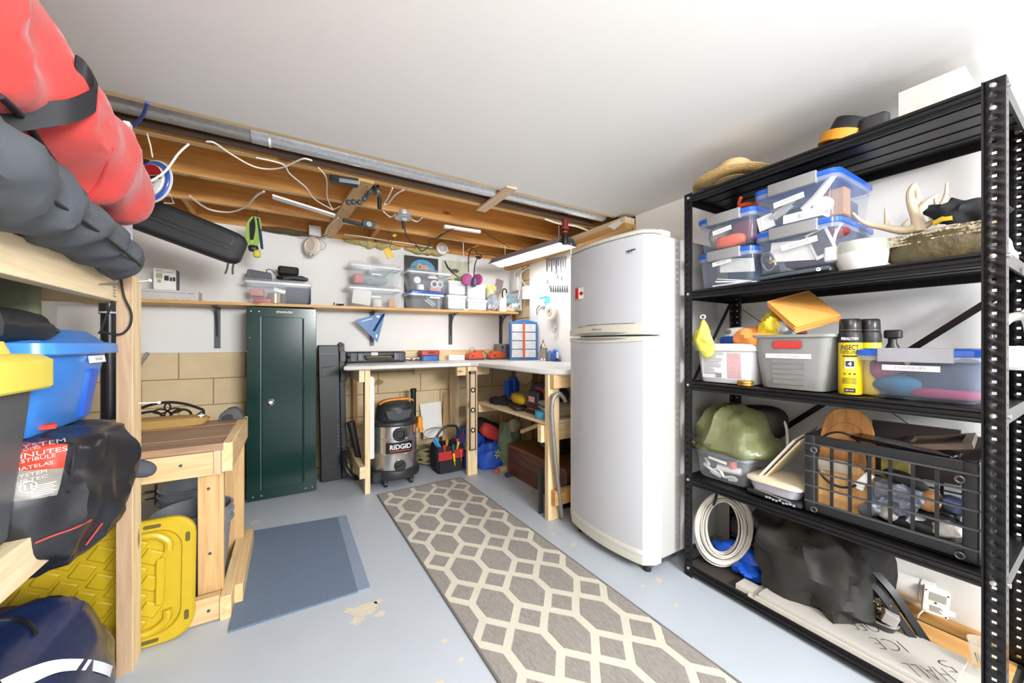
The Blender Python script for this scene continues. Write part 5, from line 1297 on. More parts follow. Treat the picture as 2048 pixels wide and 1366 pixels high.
for (a, b) in (((290, 985), (400, 968)), ((312, 968), (312, 1010)), ((362, 960), (356, 985)), ((400, 968), (345, 1010)), ((290, 1000), (340, 990)), ((386, 955), (386, 1000))):
    build('bar', MB().cyl(G(*a), G(*b), .006, 6), SG, t)
item('dark_case', 'dark dusty case standing on floor between workbench and locker', 'case', mat('dusty_black', '2b2b2a', .7, var=.3), MB().rbox(-.36, -.275, 2.95, 3.3, 0, .46, .02))

# ================================================================ STORAGE RACK, far left
t = thing('storage_rack', 'pine timber storage rack standing along the left side', 'rack', (-.8, .6, 0))
post = build('post', MB().box(-.50, -.462, 1.753, 1.842, 0, 1.355), PINEZ, t, bev=.002)
build('post_shade_face', MB().box(-.501, -.463, 1.7515, 1.7535, 0, 1.35), wood('post_shade_wood', 'b89a7c', 'a58566', 'z'), t, label='post face with its shade put in as browner wood')  # shade on the camera-side face, put in as a browner sheet
build('beam', MB().box(-.534, -.496, -.6, 1.752, 1.262, 1.352), PINEY, t, bev=.002)
build('beam', MB().box(-.534, -.496, -.6, 1.752, .60, .69), PINEY, t, bev=.002)
build('beam', MB().box(-1.28, -1.242, -.6, 1.85, 1.262, 1.352), PINEY, t)
build('post', MB().box(-1.28, -1.242, 1.753, 1.842, 0, 1.355), PINEZ, t)
build('cross_rail', MB().box(-1.24, -.502, 1.80, 1.838, 1.262, 1.35), PINE, t)
build('cross_rail', MB().box(-1.24, -.502, 1.765, 1.80, .60, .69), PINE, t)
build('shelf_board', MB().box(-1.28, -.58, -.6, 1.75, .692, .708), PLYW, t)
build('shelf_board', MB().box(-1.28, -.54, -.6, 1.75, 1.353, 1.366), PLYW, t)
mb = MB()
for k in range(7): mb.box(-.4955, -.4945, 1.705, 1.73 - .006 * (k % 2), 1.275 + k * .010, 1.279 + k * .010)
build('grade_stamp', mb, INKG, t)
build('plastic_clip', MB().tube([(-.497, 1.60, 1.30), (-.492, 1.68, 1.312), (-.49, 1.73, 1.318)], .003, 6), INKG, t)
t = thing('vent_pipe', 'black plastic pipe standing upright behind the left rack post', 'pipe', (-.79, 2.68, 0))
build('pipe', MB().cyl((-.792, 2.68, 0), (-.792, 2.68, 1.40), .031, 20), mat('abs_black', '202125', .25), t)
build('coupling', MB().lathe([(.032, 1.27), (.037, 1.272), (.037, 1.335), (.032, 1.338)], 20, (-.792, 2.68, 0), False), mat('abs_black2', '2a2b30', .25), t)
for z in (1.275, 1.325): build('clear_band', MB().lathe([(.0375, z), (.0385, z + .002), (.0385, z + .007), (.0375, z + .009)], 20, (-.792, 2.68, 0), False), CLEARRIM, t)
Q = lambda u, v: py(u, v, 1.735)
item('rack_cord', 'thin black cord looping down from beam to the blue bin', 'cord', BLK, MB().tube(smooth_path([Q(218, 540), Q(223, 570), Q(224, 605), Q(212, 635), Q(203, 660), Q(197, 667)], 6), .0035, 6))
item('rack_cord', 'thin black cord hanging in a loop before the rack post', 'cord', BLK, MB().tube(smooth_path([Q(241, 545), Q(247, 590), Q(262, 625), Q(260, 650), Q(245, 667), Q(225, 668), Q(200, 663)], 6), .0035, 6))
item('poster_tube', 'narrow white patterned carton standing behind the red bag', 'carton', mat('lilac_white_print', 'e2dde6', .6, var=.2, scale=30), MB().box(-.499, -.483, 1.805, 1.835, 1.356, 1.90))

# blue bin
t = thing('blue_tote', 'blue plastic tote with white label standing on the black stuff sack', 'tote', (-.74, 1.49, .89))
BT = mat('tote_blue', '3f87dc', .32, var=.06)
cx, cy = -.735, 1.51
w_, d_ = .49, .41
build('body', MB().loft([rr(cx, cy, w_ - .10, d_ - .085, .03, .893), rr(cx, cy, w_ - .09, d_ - .075, .035, .90), rr(cx, cy, w_ - .02, d_ - .02, .04, 1.10)], True), BT, t)
build('lid', MB().loft([rr(cx, cy, w_ + .012, d_ + .012, .03, 1.092), rr(cx, cy, w_ + .022, d_ + .022, .035, 1.096), rr(cx, cy, w_ + .018, d_ + .018, .035, 1.122), rr(cx, cy, w_ - .03, d_ - .03, .03, 1.126), rr(cx, cy, w_ - .09, d_ - .09, .03, 1.158), rr(cx, cy, w_ - .11, d_ - .11, .03, 1.160)]), BT, t)
mb = MB().loft([[(-.497 - .03 * (1 - (z - .9) / .2) - .0, y, z) for y, z in ring] for ring in [[(1.612 + .028 * math.cos(a), 1.035 + .01 * math.sin(a)) for a in [PI * k / 8 for k in range(9)]] + [(1.59, .905), (1.635, .905)]]] * 1 + [[(-.515 - .03 * (1 - (z - .9) / .2), y, z) for y, z in [(1.612 + .028 * math.cos(a), 1.035 + .01 * math.sin(a)) for a in [PI * k / 8 for k in range(9)]] + [(1.59, .905), (1.635, .905)]]])
build('handle_recess', mb, mat('tote_deep_blue', '1c58c4', .35), t)
lp = build('label_plate', MB().frame((-.4985, 1.60, 1.075), (0, 1, 0), (-.15, 0, 1)).box(-.048, .048, -.0105, .0105, -.002, .003), PAPER, t)
txt('TROPHIES', .008, INKG, (-.4945, 1.60, 1.075), (0, 1, 0), (-.15, 0, 1), lp, .05)
# black tote with yellow lid
t = thing('yellow_lid_tote', 'dark grey tote with bright yellow lid at the far left', 'tote', (-.8, 1.1, .708))
cx, cy, w_, d_ = -.725, 1.02, .53, .54
build('body', MB().loft([rr(cx, cy, w_ - .10, d_ - .10, .03, .71), rr(cx, cy, w_ - .045, d_ - .045, .04, 1.04)]), mat('tote_grey', '55575b', .4, var=.1), t)
build('lid', MB().loft([rr(cx, cy, w_ - .01, d_ - .01, .035, 1.022), rr(cx, cy, w_, d_, .04, 1.027), rr(cx, cy, w_, d_, .04, 1.085), rr(cx, cy, w_ - .03, d_ - .03, .035, 1.098), rr(cx, cy, w_ - .07, d_ - .15, .03, 1.10), rr(cx, cy, w_ - .08, d_ - .17, .03, 1.125), rr(cx, cy, w_ - .12, d_ - .2, .03, 1.128)]), mat('tote_yellow', 'ecd85a', .4, var=.05), t)
item('grey_jacket', 'grey and black folded jacket lying on the yellow-lidded tote', 'jacket', GRYF, MB().blob((-.66, 1.12, 1.185), (.16, .20, .095), amp=.03, fr=9, seed=3, zmin=1.10, ridge=True))
item('jacket_sleeve', 'shiny black sleeve end hanging over the yellow tote lid', 'jacket', BLKN, MB().at((-.585, 1.30, 1.165), 1.0, 0, .12).blob((0, 0, 0), (.15, .055, .042), amp=.02, fr=14, seed=8, ridge=True))
t = thing('chair_bag', 'olive canvas bag with tan edging behind the blue tote', 'bag', (-.9, 1.6, 1.16))
OL = mat('olive_canvas', '5d5a3e', .8, var=.25, scale=14, bump=.2)
build('panel', MB().at((-.80, 1.685, 1.162), .0, .06).rbox(-.17, .155, -.012, .03, .0, .16, .02), KHAKI, t)
build('body', MB().at((-.80, 1.45, 1.255), .2).blob((0, 0, 0), (.10, .16, .09), e1=.6, e2=.6, amp=.02, fr=10, seed=5), OL, t)
build('edging', MB().ribbon([(-.70, 1.50, 1.31), (-.675, 1.505, 1.22), (-.655, 1.51, 1.155)], (.02, .012, 0), .01), mat('tan_edging', 'a5703e', .7), t)
build('piping', MB().tube(smooth_path([(-.66, 1.31, 1.25), (-.66, 1.34, 1.30), (-.66, 1.37, 1.25), (-.655, 1.38, 1.15)], 5), .006, 6), mat('dark_piping', '2f2d22', .7), t)

# black stuff sack with label
t = thing('stuff_sack', 'black nylon stuff sack with red and grey product label', 'bag', (-.66, 1.45, .7))
cb = Vector((-.645, 1.485, .757)); rb = (.245, .25, .178)
def sackfn(q):
    k = max(0, min(1, (q.x + .245) / .49))
    if q.z < 0: q.z *= 1.25
    if q.z > .125: q.z = .125 + (q.z - .125) * .25
    return q
SN = mat('sack_nylon', '232327', .33, var=.25, scale=8, bump=.2, bscale=12)
build('body', MB().blob(cb, rb, 72, 40, e1=.78, e2=.78, amp=.024, fr=9, seed=2, ridge=True, fn=sackfn), SN, t)
sv = surface(t.children[0])
sp = lambda u, v, o=.003: sight(sv, u, v, o)
SD = (-.36, .92, -.12)
REDT = mat('red_piping', 'b8443a', .6)
for pts in ([(70, 1086), (110, 1070), (150, 1056), (182, 1040)], [(172, 1090), (190, 1066), (205, 1046)]):
    build('red_stitching', MB().tube(smooth_path([sp(u, v) for u, v in pts], 5), .002, 5), REDT, t)
for pts in ([(150, 888), (148, 920), (143, 950), (138, 985)],):
    build('seam', MB().tube(smooth_path([sp(u, v) for u, v in pts], 5), .0035, 6), BLK, t)
dr = onto(sv, SD, .004)
def patch(pp, m, nm):
    c4 = [sp(*q) for q in pp]
    f = lambda a, b: dr((c4[0] * (1 - a) + c4[1] * a) * (1 - b) + (c4[3] * (1 - a) + c4[2] * a) * b)
    return build(nm, MB().sheet(f, 24, 12), m, t)
bz = patch([(-10, 880), (136, 888), (128, 936), (-10, 945)], mat('label_red', 'b23a28', .4), 'red_label')
gz = patch([(-10, 945), (128, 936), (114, 990), (-10, 1008)], mat('label_silver', '85827b', .45), 'grey_label')
dr2 = onto(sv, SD, .0075)
LW = mat('label_white_ink', 'dcc8be', .5)
TRT, TUP = (.92, .36, .03), (.02, .1, 1)
for par, rows in ((bz, (('SYSTEM', 82, 888, .0085, .075), ('POLES', 60, 897, .005, .03), ('MINUTES', 78, 906, .0105, .085), ('VESTIBULE', 66, 918, .008, .065), ('MATELAS', 68, 932, .0075, .055))), (gz, (('SYSTEM', 62, 948, .007, .045), ('URTEC', 64, 958, .007, .045)))):
    for s_, u, v, h_, w_ in rows:
        txt(s_, h_, LW, sp(u, v), TRT, TUP, par, w_, drape=dr2)
mb = MB().frame(sp(56, 974), TRT, TUP).tube([(.012 * math.cos(a), .012 * math.sin(a), 0) for a in [2 * PI * k / 18 for k in range(18)]], .0015, 5, True).box(-.006, -.003, -.006, .006, 0, .001).box(.003, .006, -.006, .006, 0, .001)
mb.v = [tuple(dr2(Vector(q))) for q in mb.v]
build('round_emblem', mb, LW, gz)
mb = MB()
for k in range(6): mb.frame(sp(88, 968 + k * 4), TRT, TUP).box(-.018, .018 - .004 * (k % 2), -.001, .001, 0, .001)
mb.v = [tuple(dr2(Vector(q))) for q in mb.v]
build('print_lines', mb, LW, gz)
build('red_tab', MB().at((-.545, 1.40, .905), .4, .1).rbox(-.035, .035, -.012, .016, 0, .012, .004), RED, t)
build('side_flap', MB().at((-.44, 1.72, .70), .6, 0, .3).blob((0, 0, 0), (.05, .03, .03), 18, 10, amp=.01, fr=20), GRYF, t)

# yellow tote lid leaning against the workbench
t = thing('tote_lid', 'large yellow ribbed tote lid leaning against the workbench front', 'lid', (-.7, 1.86, 0))
LIDY = mat('lid_yellow', 'bda01c', .38, var=.05)
x0, x1, h = -1.10, -.318, .455
Fr = ((x0 + x1) / 2, 1.882, .229)
lw, lh = x1 - x0, h
O = lambda mb: mb.frame(Fr, (1, 0, 0), (0, .075, 1))
mb = O(MB()).loft([[(p[0], p[1], z) for p in rr(0, 0, lw - k, lh - k, .075, 0, 6)] for z, k in ((-.012, .0), (.006, .0), (.014, .014), (.014, .075), (.004, .085), (.004, .15))])
build('rim', mb, LIDY, t)
for j in range(-3, 4):
    for i in range(-4, 5):
        cx, cy = i * .088 + (.044 if j % 2 else 0), j * .047
        if abs(cx) < lw / 2 - .12 and abs(cy) < lh / 2 - .075:
            s = .036
            build('raised_diamond', O(MB()).loft([[(cx + k * s * 1.1 * math.cos(a + .25), cy + k * s * math.sin(a + .25), z) for a in (0, PI / 2, PI, 3 * PI / 2)] for k, z in ((1.06, .004), (.85, .0125))]), LIDY, t, bev=.002)
for sx in (-1, 1):
    build('raised_rib', O(MB()).rbox(sx * (lw / 2 - .10) - .013, sx * (lw / 2 - .10) + .013, -.085, .085, .004, .02, .01), LIDY, t)
    for sy in (-1, 1):
        build('raised_rib', O(MB()).tube(smooth_path([(sx * (lw / 2 - .19), sy * (lh / 2 - .055), .012), (sx * (lw / 2 - .12), sy * (lh / 2 - .055), .012), (sx * (lw / 2 - .08), sy * (lh / 2 - .085), .012), (sx * (lw / 2 - .078), sy * (lh / 2 - .12), .012)], 4), .014, 8), LIDY, t)
for sx in (-1, 1):
    for sy in (-1, 1):
        for p_ in (rr2(sx * (lw / 2 - .022), sy * .145, .014, .036, .006), rr2(sx * (lw / 2 - .125), sy * (lh / 2 - .022), .05, .014, .006), rr2(sx * .06, sy * (lh / 2 - .022), .05, .014, .006)):
            build('slot', O(MB()).prism(p_, .0135, .0146), mat('slot_dark', '5c5318', .8), t)

# navy holdall, bottom left
t = thing('sports_bag', 'glossy navy holdall with white stripes on the floor at bottom left', 'bag', (-.62, 1.3, 0))
NV = mat('navy_vinyl', '182446', .27, var=.25, scale=6, bump=.25, bscale=9, spec=.7)
def hold(q):
    s = max(-1, min(1, q.y / .36))
    q.z = (q.z + .15) * (1 + .52 * (lambda k: k * k * (3 - 2 * k))(max(0, min(1, (.28 - q.y) / .10)))) - .15
    return q
cb2 = Vector((-.665, 1.27, .15)); rb2 = (.215, .415, .15)
build('body', MB().blob(cb2, rb2, 72, 36, e1=.5, e2=.4, amp=.022, fr=7, seed=11, ridge=True, zmin=0, fn=hold), NV, t)
hv = surface(t.children[0])
hp = lambda u, v, o=.004: sight(hv, u, v, o)
WV = mat('white_vinyl', 'e9ebee', .3)
def band(up, lo, nm):
    A_, B_ = smooth_path([hp(*q) for q in up], 14), smooth_path([hp(*q) for q in lo], 14)
    def lay(p):
        d = (p - Vector((0, 0, CAMH))).normalized(); h_ = hv.ray_cast(Vector((0, 0, CAMH)), d)
        return (h_[0] if h_[0] is not None else p) - d * .006
    return build(nm, MB().loft([[lay(A_[i].lerp(B_[i], k / 6)) for k in range(7)] for i in range(len(A_))], False, False), WV, t)
band([(0, 1360), (50, 1338), (110, 1320), (170, 1318), (205, 1324), (226, 1332)], [(20, 1392), (70, 1364), (120, 1344), (175, 1341), (203, 1347), (220, 1354)], 'white_stripe')
for pts in ([(0, 1240), (30, 1238), (55, 1246), (72, 1268)],):
    build('piping', MB().tube(smooth_path([hp(*q) for q in pts], 5), .005, 6), BLK, t)

# red and grey bags on top of the rack
t = thing('red_bag', 'long red canvas bag with black straps lying on top of the rack', 'bag', (-.6, 1.0, 1.37))
RB = mat('red_canvas', 'b93530', .8, var=.14, scale=8, bump=.2, bscale=30, sheen=.2)
path = [(-.80, .05, 1.90), (-.70, .45, 1.82), (-.63, .75, 1.735), (-.575, 1.00, 1.675), (-.535, 1.22, 1.63), (-.495, 1.40, 1.60), (-.448, 1.53, 1.585), (-.424, 1.59, 1.575)]
radx = [.19, .195, .19, .18, .165, .142, .115, .07]
radz = [.26, .25, .215, .18, .15, .13, .112, .08]
pp = smooth_path(path, 7); n = len(pp)
def ip(arr, i):
    f = i / 7; a = min(int(f), len(arr) - 2); return arr[a] + (arr[a + 1] - arr[a]) * (f - a)
rings = []
for i, p in enumerate(pp):
    d = (pp[min(i + 1, n - 1)] - pp[max(i - 1, 0)]).normalized(); s1 = d.cross(Vector((0, 0, 1))).normalized(); u1 = s1.cross(d)
    ring = []
    for k in range(44):
        a = 2 * PI * k / 44
        q = s1 * math.copysign(abs(math.cos(a)) ** .8, math.cos(a)) * ip(radx, i) + u1 * math.copysign(abs(math.sin(a)) ** .8, math.sin(a)) * ip(radz, i)
        nz = noise.noise((p + q) * 5 + Vector((3, 1, 7))); nz2 = noise.noise((p + q) * 13)
        q *= 1 + .26 * (.4 - 2.0 * abs(nz)) + .07 * (.3 - abs(nz2))
        ring.append(p + q)
    rings.append(ring)
build('body', MB().loft(rings), RB, t)
bv = surface(t.children[0])
bhit = lambda u, v, off=.006: sight(bv, u, v, off)
build('strap', MB().ribbon(smooth_path([bhit(-30, 224, .012), bhit(0, 234, .012), bhit(40, 236, .014), bhit(90, 230, .02), bhit(140, 222, .026), bhit(180, 205, .02), bhit(190, 190, .012), bhit(172, 152, .008), bhit(150, 134, .002)], 5), [Vector((.004, -.004, .05))] * 41, .006), mat('strap_black', '17181c', .7), t)
build('piping', MB().tube(smooth_path([bhit(0, 192), bhit(25, 215), bhit(50, 243), bhit(80, 285), bhit(105, 320), bhit(135, 358), bhit(155, 380), bhit(170, 400)], 5), .0055, 6), mat('piping_black', '1b1b20', .6), t)
build('seam', MB().tube(smooth_path([bhit(226, 295), bhit(212, 335), bhit(195, 370), bhit(172, 400)], 5), .002, 5), mat('seam_red', 'c03230', .7), t)
t = thing('grey_bag', 'charcoal fabric bag drooping over the rack beam under red bag', 'bag', (-.5, 1.2, 1.3))
path = [(-.50, .55, 1.44), (-.475, .80, 1.435), (-.462, 1.0, 1.425), (-.455, 1.18, 1.415), (-.455, 1.34, 1.405), (-.455, 1.48, 1.395), (-.46, 1.60, 1.378), (-.462, 1.655, 1.372)]
rx_ = [.10, .10, .09, .08, .072, .07, .065, .035]; rz_ = [.11, .105, .09, .075, .06, .062, .06, .035]
pp = smooth_path(path, 7); n = len(pp); rings = []
for i, p in enumerate(pp):
    d = (pp[min(i + 1, n - 1)] - pp[max(i - 1, 0)]).normalized(); s1 = d.cross(Vector((0, 0, 1))).normalized(); u1 = s1.cross(d); ring = []
    for k in range(36):
        a = 2 * PI * k / 36
        q = s1 * math.cos(a) * ip(rx_, i) + u1 * math.sin(a) * ip(rz_, i)
        nz = noise.noise((p + q) * 8 + Vector((13, 4, 2))); nz2 = noise.noise((p + q) * 19); q *= 1 + .30 * (.4 - 1.8 * abs(nz)) + .14 * (.3 - abs(nz2))
        ring.append(p + q)
    rings.append(ring)
build('body', MB().loft(rings), GRYF, t)
build('zip', MB().tube(smooth_path([(-.41, .75, 1.40), (-.39, 1.0, 1.395), (-.385, 1.2, 1.385), (-.385, 1.4, 1.37), (-.39, 1.55, 1.36)], 5), .004, 6), BLK, t)
item('blue_sheet', 'blue plastic edge peeking out from under the charcoal bag', 'sheet', BLUED, MB().box(-.53, -.492, 1.40, 1.70, 1.3525, 1.358))
# ================================================================ FRIDGE
t = thing('fridge', 'white top-freezer fridge with bowed doors standing against the right wall', 'fridge', (1.75, 1.47, 0))
FW_ = mat('fridge_white_enamel', 'c2c4c9', .22, var=.02, scale=3, coat=.3)
FS_ = mat('fridge_side_enamel', 'b7b4b0', .35, var=.03, scale=4)
FB_ = mat('fridge_beige_trim', 'cfccbd', .35, var=.04)
y0, y1 = 1.172, 1.772
def bow(xe, b, r=.045, ins=0, xb=1.555):
    """plan outline of a bowed door"""
    a, c, n = y0 + ins, y1 - ins, 18; pts = []
    for k in range(n + 1):
        y = a + (c - a) * k / n; s = (y - (a + c) / 2) / ((c - a) / 2)
        x = xe - b * (1 - s * s)
        e = min(y - a, c - y)
        if e < r: x += r * (1 - math.sqrt(max(0, 1 - (1 - e / r) ** 2)))
        pts.append((x + ins, y))
    return pts + [(xb, c), (xb, a)]
def door(nm, z0, z1, m, ins=0, xe=1.463, rnd=.008):
    mb = MB()
    mb.loft([[(*q, z) for q in bow(xe, .045, ins=ins + i)] for z, i in ((z0, rnd), (z0 + rnd, 0), (z1 - rnd, 0), (z1, rnd))])
    return build(nm, mb, m, t, ang=30)
build('cabinet', MB().rbox(1.562, 2.03, y0 + .004, y1 - .004, .07, 1.652, .006), FS_, t)
build('gasket', MB().box(1.553, 1.563, y0 + .01, y1 - .01, .11, 1.64), WHT, t)
d1 = door('freezer_door', 1.165, 1.655, FW_)
d2 = door('fridge_door', .085, 1.158, FW_)
# curved beige handle bands
def band(nm, par, zlo, zhi, out=.004):
    r0, r1, r2, r3 = [], [], [], []
    pts = bow(1.463, .045)[:19]
    for k, (x, y) in enumerate(pts):
        s = (k - 9) / 9
        lo, hi = zlo(s), zhi(s)
        r0.append((x - .001, y, lo)); r1.append((x - out, y, lo + .003)); r2.append((x - out, y, hi - .003)); r3.append((x - .001, y, hi))
    return build(nm, MB().loft([r0, r1, r2, r3], False, False), FB_, par)
h1 = band('handle_band', d1, lambda s: 1.166, lambda s: 1.222 - .022 * (s > 0) * s * s - .004 * s * s, .006)
h2 = band('handle_band', d2, lambda s: 1.128 + .012 * s * s - .004, lambda s: 1.1575, .006)
pts = bow(1.463, .045)[:19]
for nm, z, c_, par in (('handle_recess', 1.176, 1, h1), ('handle_recess', 1.148, 1, h2)):
    rr_ = []
    a = [(x - .0075, y, z - .010 * (1 - abs((k - 9) / 6) ** 2)) for k, (x, y) in enumerate(pts) if 3 <= k <= 15]
    b = [(x - .0075, y, z + .006 * (1 - abs((k - 9) / 6) ** 2)) for k, (x, y) in enumerate(pts) if 3 <= k <= 15]
    build(nm, MB().loft([a, b], False, False), mat('recess_grey', '8f8f86', .5), par)
build('chrome_line', MB().tube([(x - .003, y, 1.2235 - .022 * ((k - 9) / 9 > 0) * ((k - 9) / 9) ** 2 - .004 * ((k - 9) / 9) ** 2) for k, (x, y) in enumerate(pts)][2:15], .0022, 6), CHROME, d1)
mb = MB().loft([[(*q, z) for q in bow(1.463, .045, ins=i)] for z, i in ((1.656, .0), (1.672, .004), (1.682, .02))])
build('top_cap', mb, FB_, t)
build('hinge_cover', MB().rbox(1.55, 1.64, y0 + .01, y0 + .09, 1.652, 1.685, .012), FB_, t)
mb = MB().loft([[(*q, z) for q in bow(1.463, .045, ins=i)] for z, i in ((.035, .03), (.05, .006), (.12, -.002), (.125, .0))])
build('kick_panel', mb, FB_, t)
build('base', MB().rbox(1.50, 2.0, y0 + .03, y1 - .03, .02, .07, .02), DGREY, t)
for x, y in ((1.52, y0 + .06), (1.50, y1 - .08), (1.95, y0 + .06), (1.95, y1 - .06)): build('foot', MB().cyl((x, y, 0), (x, y, .04), .02, 12), BLK, t)
# brand mark and print
def onbow(y, z, off=.003):
    s = (y - (y0 + y1) / 2) / .3
    return Vector((1.463 - .045 * (1 - s * s) - off, y, z))
q = onbow(1.275, 1.575)
mb = MB().frame(q, (-.09, -1, 0), (0, 0, 1))
for k, (a, h_) in enumerate(((-.046, .006), (-.036, .009), (-.028, .006), (-.02, .010), (-.01, .006), (.0, .011), (.010, .007), (.02, .012), (.03, .008), (.04, .007))):
    mb.box(a, a + .0075, -h_ / 2 + .003, h_ / 2 + .003, 0, .0012)
mb.box(-.045, .02, -.008, -.0065, 0, .0012)
build('script_badge', mb, mat('badge_dark', '4a463c', .35, .5), d1)
q = onbow(1.47, 1.198, .008)
mb = MB().frame(q, (0, -1, 0), (0, 0, 1))
for k in range(9):
    if k != 5: mb.box(-.035 + k * .008, -.030 + k * .008, -.004, .004, 0, .001)
build('printed_word', mb, INKG, h1)
t2 = thing('magnet', 'red and white maple leaf flag magnet on the freezer door', 'magnet', tuple(onbow(1.608, 1.41)))
q = onbow(1.608, 1.41, .002); R_ = (.12, -1, 0); U_ = (0, 0, 1)
build('card', MB().frame(q, R_, U_).box(-.045, .045, -.031, .031, 0, .002), mat('magnet_white', 'ece6da', .4), t2)
MR = mat('flag_red', 'b01e24', .4)
for s in (-1, 1): build('red_bar', MB().frame(q, R_, U_).box(s * .033 - .012, s * .033 + .012, -.031, .031, .0018, .0028), MR, t2)
leaf = [(0, 1), (.18, .62), (.4, .72), (.32, .28), (.62, .5), (.7, .32), (1, .3), (.85, .05), (.95, -.1), (.45, -.45), (.5, -.62), (.06, -.55), (.05, -1), (-.05, -1), (-.06, -.55), (-.5, -.62), (-.45, -.45), (-.95, -.1), (-.85, .05), (-1, .3), (-.7, .32), (-.62, .5), (-.32, .28), (-.4, .72), (-.18, .62)]
build('maple_leaf', MB().frame(q, R_, U_).prism([(x * .0165, y * .0165 - .002) for x, y in leaf], .002, .003), MR, t2)
txt('Canada', .006, INK, q + Vector((-.0025, 0, .0235)), R_, U_, t2, .026)

# ================================================================ STEEL SHELVING
SX0, SX1, SY0, SY1, SH = 1.65, 2.085, .172, 1.117, 1.845
t = thing('shelving_unit', 'black boltless steel shelving unit with five shelves on the right', 'shelving', (1.87, .64, 0))
def post(xc, sx, yc, sy):
    """L-section post with a column of real slots in each flange"""
    mb = MB(); W = .040; rows = 59; pz_ = SH / rows
    for axis in (0, 1):
        for r in range(rows):
            z0, z1 = r * pz_, (r + 1) * pz_
            za, zb = z0 + pz_ * .37, z0 + pz_ * .63
            cols = [0, .0145, .0235, W]
            for (zz0, zz1, skip) in ((z0, za, False), (za, zb, True), (zb, z1, False)):
                for c in range(3):
                    if skip and c == 1: continue
                    a, b = cols[c], cols[c + 1]
                    if axis == 0: q = [(xc, yc + sy * a), (xc, yc + sy * b)]
                    else: q = [(xc + sx * a, yc), (xc + sx * b, yc)]
                    mb.add([(*q[0], zz0), (*q[1], zz0), (*q[1], zz1), (*q[0], zz1)], [(0, 1, 2, 3)])
    return build('post', mb, BLKM, t, solid=.002, weld=True, flat=True)
posts = [post(SX0, 1, SY1, -1), post(SX0, 1, SY0, 1), post(SX1, -1, SY1, -1), post(SX1, -1, SY0, 1)]
for (xc, yc, sy) in ((SX0, SY1, -1), (SX0, SY0, 1)):
    build('post_lip', MB().box(xc - .004, xc + .0, yc + sy * .037, yc + sy * .041, 0, SH), BLKM, t)
DW = mat('dusty_shelf_board', '3b3430', .8, var=.5, scale=10)
levels = [1.835, 1.372, .935, .478, .052]
for i, z in enumerate(levels):
    d = build('shelf', MB().box(SX0 + .004, SX1 - .004, SY0 + .004, SY1 - .004, z - .008, z), DW if i == 4 else BLKM, t, label='dusty bottom shelf board' if i == 4 else None)
    zr = z + .004
    for nm, xf, s in (('front_rail', SX0 + .002, -1), ('back_rail', SX1 - .002, 1)):
        o = [(0, 0), (-.006 * -s * -1, 0)]
        prof = [(0, zr), (s * .004, zr - .002), (s * .006, zr - .008), (s * .002, zr - .012), (s * .006, zr - .017), (s * .006, zr - .024), (s * .002, zr - .028), (s * .005, zr - .034), (0, zr - .040), (-s * .004, zr - .038), (-s * .004, zr)]
        build(nm, MB().loft([[(xf + x, y, zz) for x, zz in prof] for y in (SY0 + .041, SY1 - .041)]), BLKM, d)
    for y in (SY0 + .003, SY1 - .005):
        build('side_rail', MB().box(SX0 + .04, SX1 - .04, y - .002, y + .004, z - .036, z + .004), BLKM, d)
    if i < 4:
        mb = MB()
        for k in range(1, 5):
            x = SX0 + (SX1 - SX0) * k / 5
            mb.box(x - .002, x + .002, SY0 + .01, SY1 - .01, z - .011, z - .008)
        build('underside_ribs', mb, BLKM, d)
    for (xc, sx) in ((SX0, -1),):
        for y in (SY0 + .021, SY1 - .021):
            for dz in ((-.008, -.07) if i == 0 and y < .5 else (-.012,)):
                build('bolt', MB().frame((xc - .0015, y, z + dz), (0, -1, 0), (0, 0, 1)).lathe([(.0075, 0), (.006, .004), (.001, .005)], 12), STEEL, t)
    for y, yy in ((SY0, .02),):
        build('bolt', MB().cyl((SX0 + .02, SY0 - .001, z - .012), (SX0 + .02, SY0 - .007, z - .012), .007, 10), STEEL, t)
    for y in (SY0 + .021, SY1 - .021):
        build('bolt', MB().cyl((SX1 - .005, y, z - .012), (SX1 - .012, y, z - .012), .006, 8), STEEL, t)
build('shelf_back_board', MB().box(1.905, SX1 - .006, SY0 + .02, .72, .053, .0545), wood('tan_deck_wood', 'd9a867', 'c08c4b', 'y'), t, label='tan bare strip of the bottom shelf board')
xb = SX1 - .006
for (a, b) in (((.19, 1.325), (1.1, .50)), ((.19, .60), (1.1, 1.33))):
    build('brace', MB().ribbon([(xb, a[0], a[1]), (xb, b[0], b[1])], (0, .016, .016), .003), BLKM, t)
build('brace', MB().ribbon([(1.68, SY1 - .006, .90), (2.06, SY1 - .006, 1.36)], (.016, 0, -.012), .003), BLKM, t)
txtp = None

# ---------------------------------------------------------------- top of the unit
Z = levels[0] + .005
t = thing('straw_hat', 'tan straw sun hat lying on top of the shelving unit', 'hat', (1.80, .97, Z))
SH_ = mat('straw', 'c9a56a', .8, var=.3, scale=60, bump=.4, bscale=120)
M0 = MB().at((1.80, .965, Z + .03), -.3, -.28, .12)
build('brim', MB().at((1.80, .965, Z + .035), -.3, -.06, .10).lathe([(.07, .004), (.11, .0), (.15, -.006), (.175, .004), (.172, .009), (.11, .006), (.07, .01)], 36), SH_, t)
build('crown', MB().at((1.80, .965, Z + .035), -.3, -.06, .10).lathe([(.086, 0), (.084, .04), (.074, .085), (.058, .10), (.001, .092)], 32), mat('pale_straw_crown', 'd9bd8c', .8, var=.25, scale=60, bump=.3), t)
build('band', MB().at((1.80, .965, Z + .035), -.3, -.06, .10).lathe([(.088, .012), (.0885, .016), (.088, .019)], 32), BLK, t)
item('strap_end', 'black strap tucked under the brim of the straw hat', 'strap', BLKF, MB().ribbon([(1.66, 1.05, Z + .012), (1.68, .98, Z + .008), (1.70, .93, Z + .006)], (.03, 0, .01), .008))
